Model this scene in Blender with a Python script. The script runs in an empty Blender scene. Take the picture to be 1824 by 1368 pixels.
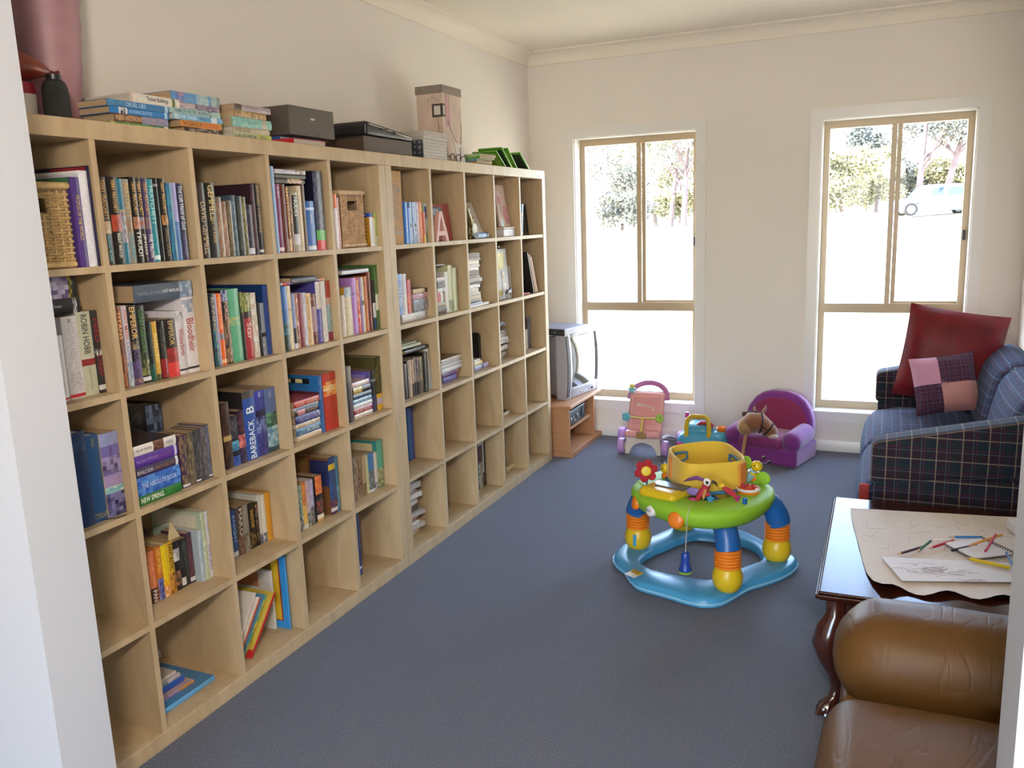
import bpy, bmesh, math, random
from mathutils import Vector, Matrix, noise
R = random.Random(7)
SC = bpy.context.scene
COL = SC.collection
PI = math.pi
def rad(a): return a * PI / 180
def lin(h):
    if isinstance(h, (tuple, list)): return tuple(h)[:3]
    if len(h) == 3: h = ''.join(c * 2 for c in h)
    o = []
    for i in (0, 2, 4):
        c = int(h[i:i + 2], 16) / 255
        o.append(c / 12.92 if c <= .04045 else ((c + .055) / 1.055) ** 2.4)
    return tuple(o)
MATS = {}
def mat(name, col='888888', rough=.5, metal=0., spec=.5, bump=0., bscale=200., var=0., vscale=8., coat=0., stretch=(1, 1, 1), sheen=0., trans=0., emit=None, estr=0.):
    """one procedural material: colour with a noise variation, optional bump"""
    if name in MATS: return MATS[name]
    m = bpy.data.materials.new(name); m.use_nodes = True
    nt = m.node_tree; b = nt.nodes['Principled BSDF']
    c = lin(col)
    b.inputs['Base Color'].default_value = (*c, 1)
    b.inputs['Roughness'].default_value = rough
    b.inputs['Metallic'].default_value = metal
    b.inputs['Specular IOR Level'].default_value = spec
    b.inputs['Coat Weight'].default_value = coat
    b.inputs['Coat Roughness'].default_value = .08
    b.inputs['Sheen Weight'].default_value = sheen
    b.inputs['Transmission Weight'].default_value = trans
    if emit: b.inputs['Emission Color'].default_value = (*lin(emit), 1); b.inputs['Emission Strength'].default_value = estr
    tc = nt.nodes.new('ShaderNodeTexCoord'); mp = nt.nodes.new('ShaderNodeMapping'); mp.inputs['Scale'].default_value = stretch
    nt.links.new(tc.outputs['Object'], mp.inputs['Vector'])
    if var:
        n = nt.nodes.new('ShaderNodeTexNoise'); n.inputs['Scale'].default_value = vscale; n.inputs['Detail'].default_value = 4
        nt.links.new(mp.outputs[0], n.inputs['Vector'])
        r = nt.nodes.new('ShaderNodeValToRGB')
        r.color_ramp.elements[0].position = .3; r.color_ramp.elements[1].position = .7
        r.color_ramp.elements[0].color = (*[x * (1 - var) for x in c], 1); r.color_ramp.elements[1].color = (*[min(1, x * (1 + var)) for x in c], 1)
        nt.links.new(n.outputs['Fac'], r.inputs['Fac']); nt.links.new(r.outputs['Color'], b.inputs['Base Color'])
    if bump:
        n2 = nt.nodes.new('ShaderNodeTexNoise'); n2.inputs['Scale'].default_value = bscale; n2.inputs['Detail'].default_value = 3
        nt.links.new(mp.outputs[0], n2.inputs['Vector'])
        bp = nt.nodes.new('ShaderNodeBump'); bp.inputs['Strength'].default_value = bump; bp.inputs['Distance'].default_value = .01
        nt.links.new(n2.outputs['Fac'], bp.inputs['Height']); nt.links.new(bp.outputs[0], b.inputs['Normal'])
    MATS[name] = m
    return m
def N(nt, t, **kw):
    n = nt.nodes.new(t)
    for k, v in kw.items():
        if k in n.inputs.keys(): n.inputs[k].default_value = v
        else: setattr(n, k, v)
    return n
I4 = Matrix.Identity(4)
def T(x, y, z): return Matrix.Translation((x, y, z))
def RX(a): return Matrix.Rotation(rad(a), 4, 'X')
def RY(a): return Matrix.Rotation(rad(a), 4, 'Y')
def RZ(a): return Matrix.Rotation(rad(a), 4, 'Z')
def SCL(x, y, z): return Matrix.Diagonal((x, y, z, 1))
def frame(p, d, up=(0, 0, 1)):
    """matrix at p whose z axis runs along d"""
    z = Vector(d).normalized(); u = Vector(up)
    if abs(z.dot(u)) > .99: u = Vector((1, 0, 0))
    x = u.cross(z).normalized(); y = z.cross(x)
    m = Matrix((x, y, z)).transposed().to_4x4(); m.translation = Vector(p)
    return m
class MB:
    """collects vertices and faces of one mesh"""
    def __init__(s): s.v = []; s.f = []; s.c = []; s.m = []; s.col = None; s.mi = 0; s.usecol = False
    def add(s, vs, fs, M=I4):
        o = len(s.v); s.v += [tuple(M @ Vector(p)) for p in vs]
        for f in fs: s.f.append([o + i for i in f]); s.c.append(s.col); s.m.append(s.mi)
        return s
    def box(s, lo, hi, M=I4):
        x0, y0, z0 = lo; x1, y1, z1 = hi
        return s.add([(x0, y0, z0), (x1, y0, z0), (x1, y1, z0), (x0, y1, z0), (x0, y0, z1), (x1, y0, z1), (x1, y1, z1), (x0, y1, z1)],
                     [(0, 3, 2, 1), (4, 5, 6, 7), (0, 1, 5, 4), (1, 2, 6, 5), (2, 3, 7, 6), (3, 0, 4, 7)], M)
    def quad(s, a, b, c, d, M=I4): return s.add([a, b, c, d], [(0, 1, 2, 3)], M)
    def soft(s, lo, hi, r, n=4, M=I4, bulge=(0, 0, 0), fn=None):
        """rounded box: cube grid pushed to radius r; bulge swells each pair of faces"""
        c = [(a + b) / 2 for a, b in zip(lo, hi)]; h = [(b - a) / 2 for a, b in zip(lo, hi)]
        r = min(r, *h)
        def cuts(hh):
            k = [-hh + r * (1 - math.cos(t * PI / 2 / n)) for t in range(n)]
            mid = max(1, int(4 if any(bulge) or fn else 1))
            ms = [-hh + r + (2 * hh - 2 * r) * t / mid for t in range(mid + 1)]
            if mid == 1 and hh - r > .002:
                e = min(.003, (hh - r) * .25); ms = [-hh + r, -hh + r + e, hh - r - e, hh - r]
            al = k + ms + [-q for q in reversed(k)]
            out = []
            for q in al:
                if not out or q - out[-1] > 1e-6: out.append(q)
            return out
        cs = [cuts(x) for x in h]
        idx = {}; vs = []; fs = []
        def vid(p):
            key = tuple(round(x, 6) for x in p)
            if key not in idx:
                q = [max(-(hh - r), min(hh - r, x)) for x, hh in zip(p, h)]
                d = Vector([x - y for x, y in zip(p, q)])
                w = Vector(q) + (d.normalized() * r if d.length > 1e-9 else d)
                for a in range(3):
                    if bulge[a]:
                        b1, b2 = [k for k in range(3) if k != a]
                        w[a] += bulge[a] * (w[a] / h[a]) * (1 - (w[b1] / h[b1]) ** 2) * (1 - (w[b2] / h[b2]) ** 2)
                w = Vector([w[k] + c[k] for k in range(3)])
                if fn: w = Vector(fn(w))
                idx[key] = len(vs); vs.append(tuple(w))
            return idx[key]
        for a in range(3):
            b, e = (a + 1) % 3, (a + 2) % 3
            for sg in (-1, 1):
                for i in range(len(cs[b]) - 1):
                    for j in range(len(cs[e]) - 1):
                        qs = []
                        for (ii, jj) in ((i, j), (i + 1, j), (i + 1, j + 1), (i, j + 1)):
                            p = [0, 0, 0]; p[a] = sg * h[a]; p[b] = cs[b][ii]; p[e] = cs[e][jj]; qs.append(vid(p))
                        if sg < 0: qs.reverse()
                        if len(set(qs)) == 4: fs.append(qs)
                        elif len(set(qs)) == 3: fs.append(list(dict.fromkeys(qs)))
        return s.add(vs, fs, M)
    def tube(s, pts, r, n=8, M=I4, caps=True, closed=False, flat=1.):
        """round tube along pts; r a number or a list"""
        P = [Vector(p) for p in pts]; k = len(P); vs = []; fs = []
        rr = r if isinstance(r, (list, tuple)) else [r] * k
        up = None
        for i in range(k):
            a = P[(i - 1) % k] if (i or closed) else P[0]; b = P[(i + 1) % k] if (i < k - 1 or closed) else P[-1]
            d = (b - a).normalized()
            if up is None: up = Vector((0, 0, 1)) if abs(d.z) < .9 else Vector((1, 0, 0))
            x = up.cross(d).normalized(); y = d.cross(x); up = y
            for j in range(n):
                t = 2 * PI * j / n
                vs.append(tuple(P[i] + x * math.cos(t) * rr[i] + y * math.sin(t) * rr[i] * flat))
        for i in range(k if closed else k - 1):
            for j in range(n):
                fs.append((i * n + j, i * n + (j + 1) % n, ((i + 1) % k) * n + (j + 1) % n, ((i + 1) % k) * n + j))
        if caps and not closed: fs += [tuple(reversed(range(n))), tuple((k - 1) * n + j for j in range(n))]
        return s.add(vs, fs, M)
    def lathe(s, prof, n=24, M=I4, caps=True, rf=None):
        """profile [(r, z)] turned about z; rf(angle) scales the radius"""
        vs = []; fs = []; k = len(prof)
        for r, z in prof:
            for j in range(n):
                t = 2 * PI * j / n; q = r * (rf(t) if rf else 1)
                vs.append((q * math.cos(t), q * math.sin(t), z))
        for i in range(k - 1):
            for j in range(n): fs.append((i * n + j, i * n + (j + 1) % n, (i + 1) * n + (j + 1) % n, (i + 1) * n + j))
        if caps: fs += [tuple(reversed(range(n))), tuple((k - 1) * n + j for j in range(n))]
        return s.add(vs, fs, M)
    def ball(s, c, r, n=12, M=I4):
        rx, ry, rz = r if isinstance(r, (list, tuple)) else (r, r, r)
        k = max(4, n // 2 + 1)
        prof = [(math.sin(PI * i / k), -math.cos(PI * i / k)) for i in range(k + 1)]
        prof[0] = (.02, -1); prof[-1] = (.02, 1)
        return s.lathe(prof, n, M @ T(*c) @ SCL(rx, ry, rz))
    def prism(s, poly, h0, h1, M=I4):
        """polygon in xy extruded from z = h0 to h1"""
        n = len(poly)
        vs = [(x, y, h0) for x, y in poly] + [(x, y, h1) for x, y in poly]
        return s.add(vs, [tuple(reversed(range(n))), tuple(range(n, 2 * n))] + [(i, (i + 1) % n, n + (i + 1) % n, n + i) for i in range(n)], M)
    def pillow(s, w, h, t, M=I4, n=14, pinch=.06, seed=1):
        """stuffed square cushion in xz, thickness along y"""
        vs = []; fs = []
        for sd in (-1, 1):
            for i in range(n + 1):
                for j in range(n + 1):
                    u = i / n * 2 - 1; v = j / n * 2 - 1
                    e = ((1 - u ** 4) * (1 - v ** 4)); e = max(e, 0) ** .55
                    px = u * (1 - pinch * (1 - v * v) * 1.0); pz = v * (1 - pinch * (1 - u * u))
                    wr = .05 * t * noise.noise((u * 2.2 + seed, v * 2.2, sd)) * e
                    vs.append((px * w / 2, sd * (t / 2 * e) + wr, pz * h / 2))
        m = (n + 1) ** 2
        for k in (0, 1):
            for i in range(n):
                for j in range(n):
                    a, b, c, d = [k * m + q for q in (i * (n + 1) + j, (i + 1) * (n + 1) + j, (i + 1) * (n + 1) + j + 1, i * (n + 1) + j + 1)]
                    fs.append((a, b, c, d) if k == 0 else (d, c, b, a))
        return s.add(vs, fs, M)
    def build(s, name, m, parent=None, smooth=40, loc=None):
        me = bpy.data.meshes.new(name)
        vs = s.v
        me.from_pydata(vs, [], s.f)
        for q in (m if isinstance(m, (list, tuple)) else [m]): me.materials.append(q)
        if any(s.m): me.polygons.foreach_set('material_index', s.m)
        if any(c is not None for c in s.c):
            a = me.color_attributes.new('Col', 'FLOAT_COLOR', 'CORNER')
            dat = []
            for f, c in zip(s.f, s.c): dat += [*(c or (.5, .5, .5)), 1.] * len(f)
            a.data.foreach_set('color', dat)
        me.update()
        if smooth:
            me.polygons.foreach_set('use_smooth', [True] * len(me.polygons))
            me.set_sharp_from_angle(angle=rad(smooth))
        o = bpy.data.objects.new(name, me); COL.objects.link(o)
        if parent is not None: o.parent = parent
        if loc is not None: o.location = loc
        return o
def tag(o, label, cat, group=None):
    o['label'] = label; o['category'] = cat
    if group: o['group'] = group
    return o
def thing(name, label, cat, loc=(0, 0, 0), rz=0, group=None):
    o = bpy.data.objects.new(name, None); COL.objects.link(o); o.empty_display_size = .05
    o.location = loc; o.rotation_euler = (0, 0, rad(rz))
    return tag(o, label, cat, group)
def struct(o): o['kind'] = 'structure'; return o
_TX = {}
def text_shape(s):
    """letters as faces, in a unit box"""
    if s in _TX: return _TX[s]
    cu = bpy.data.curves.new('t', 'FONT'); cu.body = s; cu.resolution_u = 2; cu.offset = .012
    o = bpy.data.objects.new('t', cu); COL.objects.link(o)
    dg = bpy.context.evaluated_depsgraph_get()
    me = bpy.data.meshes.new_from_object(o.evaluated_get(dg))
    vs = [tuple(v.co) for v in me.vertices]; fs = [tuple(p.vertices) for p in me.polygons]
    bpy.data.objects.remove(o); bpy.data.curves.remove(cu); bpy.data.meshes.remove(me)
    x0 = min(v[0] for v in vs); x1 = max(v[0] for v in vs); y0 = min(v[1] for v in vs); y1 = max(v[1] for v in vs)
    w, h = max(x1 - x0, 1e-4), max(y1 - y0, 1e-4)
    _TX[s] = ([((x - x0) / w, (y - y0) / h, 0) for x, y, z in vs], fs, w / h)
    return _TX[s]
def write(mb, s, M, w, h):
    """lettering filling w x h in the xy plane of M, origin at its lower left"""
    vs, fs, _ = text_shape(s)
    mb.add([(x * w, y * h, 0) for x, y, z in vs], fs, M)

def rest(o, z):
    """lowers or lifts a thing so that its lowest point stands at height z"""
    bpy.context.view_layer.update()
    lo = 1e9
    for q in [o] + list(o.children_recursive):
        if q.type == 'MESH':
            for v in q.data.vertices: lo = min(lo, (q.matrix_world @ v.co).z)
    m = o.matrix_world.copy(); m.translation.z += z - lo; o.matrix_world = m
    return o
SKY, SUN, FILL_LAMP, EXPOSURE = 6.3, 7.5, 215.0, 0.42
# ---------------------------------------------------------------- materials of the room
M_WALL = mat('wall_paint', 'e8e2da', .65, spec=.25, var=.015, vscale=1.5, bump=.03, bscale=90)
M_CEIL = mat('ceiling_paint', 'efe7d8', .8, spec=.2)
M_TRIM = mat('gloss_white_trim', 'e6e4e0', .3, spec=.5)
M_ALU = mat('beige_aluminium', 'b09d80', .35, spec=.5)
BLACK0 = mat('black_flex', '161616', .5)
M_DARK = mat('dark_plastic', '1c1a1a', .4)
def carpet():
    m = bpy.data.materials.new('loop_carpet'); m.use_nodes = True; nt = m.node_tree; b = nt.nodes['Principled BSDF']
    tc = N(nt, 'ShaderNodeTexCoord')
    n1 = N(nt, 'ShaderNodeTexNoise', Scale=260., Detail=2.); n2 = N(nt, 'ShaderNodeTexNoise', Scale=2.2, Detail=3.)
    v = N(nt, 'ShaderNodeTexVoronoi', Scale=170.)
    for n in (n1, n2, v): nt.links.new(tc.outputs['Object'], n.inputs['Vector'])
    r = N(nt, 'ShaderNodeValToRGB'); r.color_ramp.elements[0].color = (*lin('44464f'), 1); r.color_ramp.elements[1].color = (*lin('6c707e'), 1)
    r.color_ramp.elements[0].position = .3; r.color_ramp.elements[1].position = .72
    nt.links.new(n1.outputs['Fac'], r.inputs['Fac'])
    mx = N(nt, 'ShaderNodeMixRGB', blend_type='MULTIPLY'); mx.inputs['Fac'].default_value = .35
    r2 = N(nt, 'ShaderNodeValToRGB'); r2.color_ramp.elements[0].color = (.7, .7, .72, 1); r2.color_ramp.elements[1].color = (1, 1, 1, 1)
    nt.links.new(n2.outputs['Fac'], r2.inputs['Fac']); nt.links.new(r.outputs['Color'], mx.inputs[1]); nt.links.new(r2.outputs['Color'], mx.inputs[2])
    nt.links.new(mx.outputs[0], b.inputs['Base Color'])
    bp = N(nt, 'ShaderNodeBump', Strength=.5, Distance=.004); nt.links.new(v.outputs['Distance'], bp.inputs['Height']); nt.links.new(bp.outputs[0], b.inputs['Normal'])
    b.inputs['Roughness'].default_value = .85; b.inputs['Sheen Weight'].default_value = .25; b.inputs['Sheen Roughness'].default_value = .4
    b.inputs['Sheen Tint'].default_value = (.75, .85, 1, 1); b.inputs['Specular IOR Level'].default_value = .2
    return m
M_CARPET = carpet()
def pane_mat():
    m = bpy.data.materials.new('window_pane'); m.use_nodes = True; nt = m.node_tree
    nt.nodes.remove(nt.nodes['Principled BSDF']); out = nt.nodes['Material Output']
    tr = N(nt, 'ShaderNodeBsdfTransparent'); tr.inputs[0].default_value = (.96, .97, .97, 1)
    gl = N(nt, 'ShaderNodeBsdfGlossy', Roughness=.02); mx = N(nt, 'ShaderNodeMixShader'); fr = N(nt, 'ShaderNodeFresnel', IOR=1.4)
    nt.links.new(fr.outputs[0], mx.inputs[0]); nt.links.new(tr.outputs[0], mx.inputs[1]); nt.links.new(gl.outputs[0], mx.inputs[2]); nt.links.new(mx.outputs[0], out.inputs[0])
    return m
M_PANE = pane_mat()
XR, YF, ZC, ZO = 3.08, 4.42, 2.69, 2.42      # right wall, far wall, ceiling, head of the opening
NY0, NY1 = -.155, -.02                        # thickness of the wall with the opening
BX0, BX1, BY0 = -1.6, 4.4, -4.2              # the room behind the opening
OX0, OX1 = .690, 2.523
def bm1(lo, hi): return MB().box(lo, hi)
struct(bm1((BX0 - .2, BY0 - .2, -.12), (BX1 + .2, YF + .22, 0)).build('floor', M_CARPET, smooth=0))
struct(bm1((BX0 - .2, BY0 - .2, ZC), (BX1 + .2, YF + .22, ZC + .12)).build('ceiling', M_CEIL, smooth=0))
struct(bm1((-.12, NY1, 0), (0, YF + .2, ZC)).build('wall_left', M_WALL, smooth=0))
struct(bm1((XR, NY1, 0), (XR + .12, YF + .2, ZC)).build('wall_right', M_WALL, smooth=0))
# far wall with two window holes
W1 = (.332, 1.180); W2 = (1.953, 2.800); WZ = (.262, 2.100)
b = MB()
for x0, x1 in ((0, W1[0]), (W1[1], W2[0]), (W2[1], XR)): b.box((x0, YF, 0), (x1, YF + .2, ZC))
for x0, x1 in (W1, W2): b.box((x0, YF, 0), (x1, YF + .2, WZ[0])); b.box((x0, YF, WZ[1]), (x1, YF + .2, ZC))
struct(b.build('wall_far', M_WALL, smooth=0))
# wall with the wide opening one looks through
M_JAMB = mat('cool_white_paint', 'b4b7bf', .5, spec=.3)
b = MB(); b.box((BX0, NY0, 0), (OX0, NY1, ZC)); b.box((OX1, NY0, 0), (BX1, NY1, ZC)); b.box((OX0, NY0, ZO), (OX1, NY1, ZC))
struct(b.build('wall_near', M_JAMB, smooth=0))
# the room behind the opening: side walls and a back wall with a glazed door added for fill daylight
struct(bm1((BX0 - .12, BY0, 0), (BX0, NY1, ZC)).build('wall_back_left', M_WALL, smooth=0))
struct(bm1((BX1, BY0, 0), (BX1 + .12, NY1, ZC)).build('wall_back_right', M_WALL, smooth=0))
GX0, GX1, GZ = 1.0, 3.2, 2.15
b = MB(); b.box((BX0, BY0 - .12, 0), (GX0, BY0, ZC)); b.box((GX1, BY0 - .12, 0), (BX1, BY0, ZC)); b.box((GX0, BY0 - .12, GZ), (GX1, BY0, ZC))
struct(b.build('wall_back', M_WALL, smooth=0))
g = struct(thing('fill_door_1', 'made-up sliding glass door added to the back wall for fill daylight', 'door', (0, 0, 0))); del g['category']
b = MB()
for x in (GX0, (GX0 + GX1) / 2 - .03, GX1 - .06): b.box((x, BY0 - .1, .0), (x + .06, BY0 - .04, GZ))
b.box((GX0, BY0 - .1, 0), (GX1, BY0 - .04, .07)); b.box((GX0, BY0 - .1, GZ - .07), (GX1, BY0 - .04, GZ))
b.build('fill_door_frame', M_ALU, g, smooth=0)
MB().quad((GX0, BY0 - .07, .07), (GX1, BY0 - .07, .07), (GX1, BY0 - .07, GZ - .07), (GX0, BY0 - .07, GZ - .07)).build('glass', M_PANE, g, smooth=0)
# cornice
def cove(d):
    pr = [(0, 0), (.012, 0), (.012, .012)]
    for i in range(7):
        t = i / 6 * PI / 2; pr.append((.078 - .066 * math.cos(t), .014 + .060 * math.sin(t)))
    pr += [(.085, .074), (.085, .086), (0, .086)]
    return pr
def sweep(name, prof, kind):
    b = MB()
    if kind == 'far': M = Matrix(((0, 0, 1, 0), (-1, 0, 0, YF), (0, 1, 0, 0), (0, 0, 0, 1))); b.prism(prof, 0, XR, M)
    elif kind == 'left': M = Matrix(((1, 0, 0, 0), (0, 0, 1, 0), (0, 1, 0, 0), (0, 0, 0, 1))); b.prism(prof, NY1, YF, M)
    elif kind == 'right': M = Matrix(((-1, 0, 0, XR), (0, 0, 1, 0), (0, 1, 0, 0), (0, 0, 0, 1))); b.prism(prof, NY1, YF, M)
    o = b.build(name, M_TRIM if 'base' in name else M_CEIL, smooth=35)
    bmn = bmesh.new(); bmn.from_mesh(o.data); bmesh.ops.recalc_face_normals(bmn, faces=bmn.faces); bmn.to_mesh(o.data); bmn.free()
    return struct(o)
cv = [(x, ZC - .086 + z) for x, z in cove(0)]
sweep('trim_1', cv, 'far'); sweep('trim_2', cv, 'left'); sweep('trim_3', cv, 'right')
sk = [(0, 0), (.016, 0), (.016, .062), (.011, .074), (0, .078)]
sweep('baseboard_far', sk, 'far'); sweep('baseboard_left', sk, 'left'); sweep('baseboard_right', sk, 'right')
# windows
def window(n, x0, x1, mull, lock_x):
    w = struct(thing('window_%d' % n, 'tall sliding window with beige aluminium frame', 'window')); del w['category']
    z0, z1 = WZ; yf = YF + .11
    b = MB()   # white lining of the reveal, sill and architrave
    b.box((x0 - .065, YF - .016, z0 - .001), (x0 - .001, YF, z1 + .001)); b.box((x1 + .001, YF - .016, z0 - .001), (x1 + .065, YF, z1 + .001)); b.box((x0 - .065, YF - .016, z1 + .001), (x1 + .065, YF, z1 + .065))
    b.box((x0 - .065, YF - .016, z0 - .065), (x1 + .065, YF, z0 - .001))
    b.build('architrave', M_TRIM, w, smooth=0)
    b = MB(); b.box((x0 - .004, YF - .02, z0 - .018), (x1 + .004, yf, z0 + .004)); b.build('window_sill', M_TRIM, w, smooth=0)
    b = MB(); b.box((x0, YF, z0), (x0 + .006, yf, z1)); b.box((x1 - .006, YF, z0), (x1, yf, z1)); b.box((x0, YF, z1 - .006), (x1, yf, z1)); b.build('reveal', M_TRIM, w, smooth=0)
    y0, y1 = yf, yf + .055; zt = (.897, .957); fw = .042
    b = MB(); b.box((x0 + .006, y0, z0 + .004), (x0 + fw, y1, z1 - .006)); b.box((x1 - fw, y0, z0 + .004), (x1 - .006, y1, z1 - .006)); b.box((x0 + fw, y0, z1 - .05), (x1 - fw, y1, z1 - .006)); b.box((x0 + fw, y0, z0 + .004), (x1 - fw, y1, z0 + .055)); b.box((x0 + fw, y0, zt[0]), (x1 - fw, y1, zt[1]))
    b.box((x0 + fw, y0 - .006, zt[0] + .022), (x1 - fw, y0, zt[0] + .03))
    b.build('window_frame', M_ALU, w, smooth=0)
    ya, yb = y0 + .006, y0 + .03
    b = MB(); b.box((mull - .004, ya, zt[1]), (mull + .026, yb, z1 - .05)); b.box((mull + .030, ya + .014, zt[1]), (mull + .056, yb + .016, z1 - .05))
    b.box((mull + .056, yb, zt[1]), (x1 - fw, yb + .014, zt[1] + .014)); b.build('sash_frame', M_ALU, w, smooth=0)
    for nm, a, c, d, e, yy in (('fixed_pane', x0 + fw, mull, zt[1], z1 - .05, yf + .02), ('sliding_pane', mull + .05, x1 - fw, zt[1], z1 - .05, yf + .04), ('lower_pane', x0 + fw, x1 - fw, z0 + .055, zt[0], yf + .03)):
        MB().quad((a, yy, d), (c, yy, d), (c, yy, e), (a, yy, e)).build(nm, M_PANE, w, smooth=0)
    b = MB(); b.soft((x1 - fw + .004, y0 - .014, 1.345), (x1 - fw + .024, y0, 1.405), .006, 2); b.build('window_lock', M_DARK, w)
window(1, *W1, .748, 0); window(2, *W2, .352 + 2.0, 0)
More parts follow.
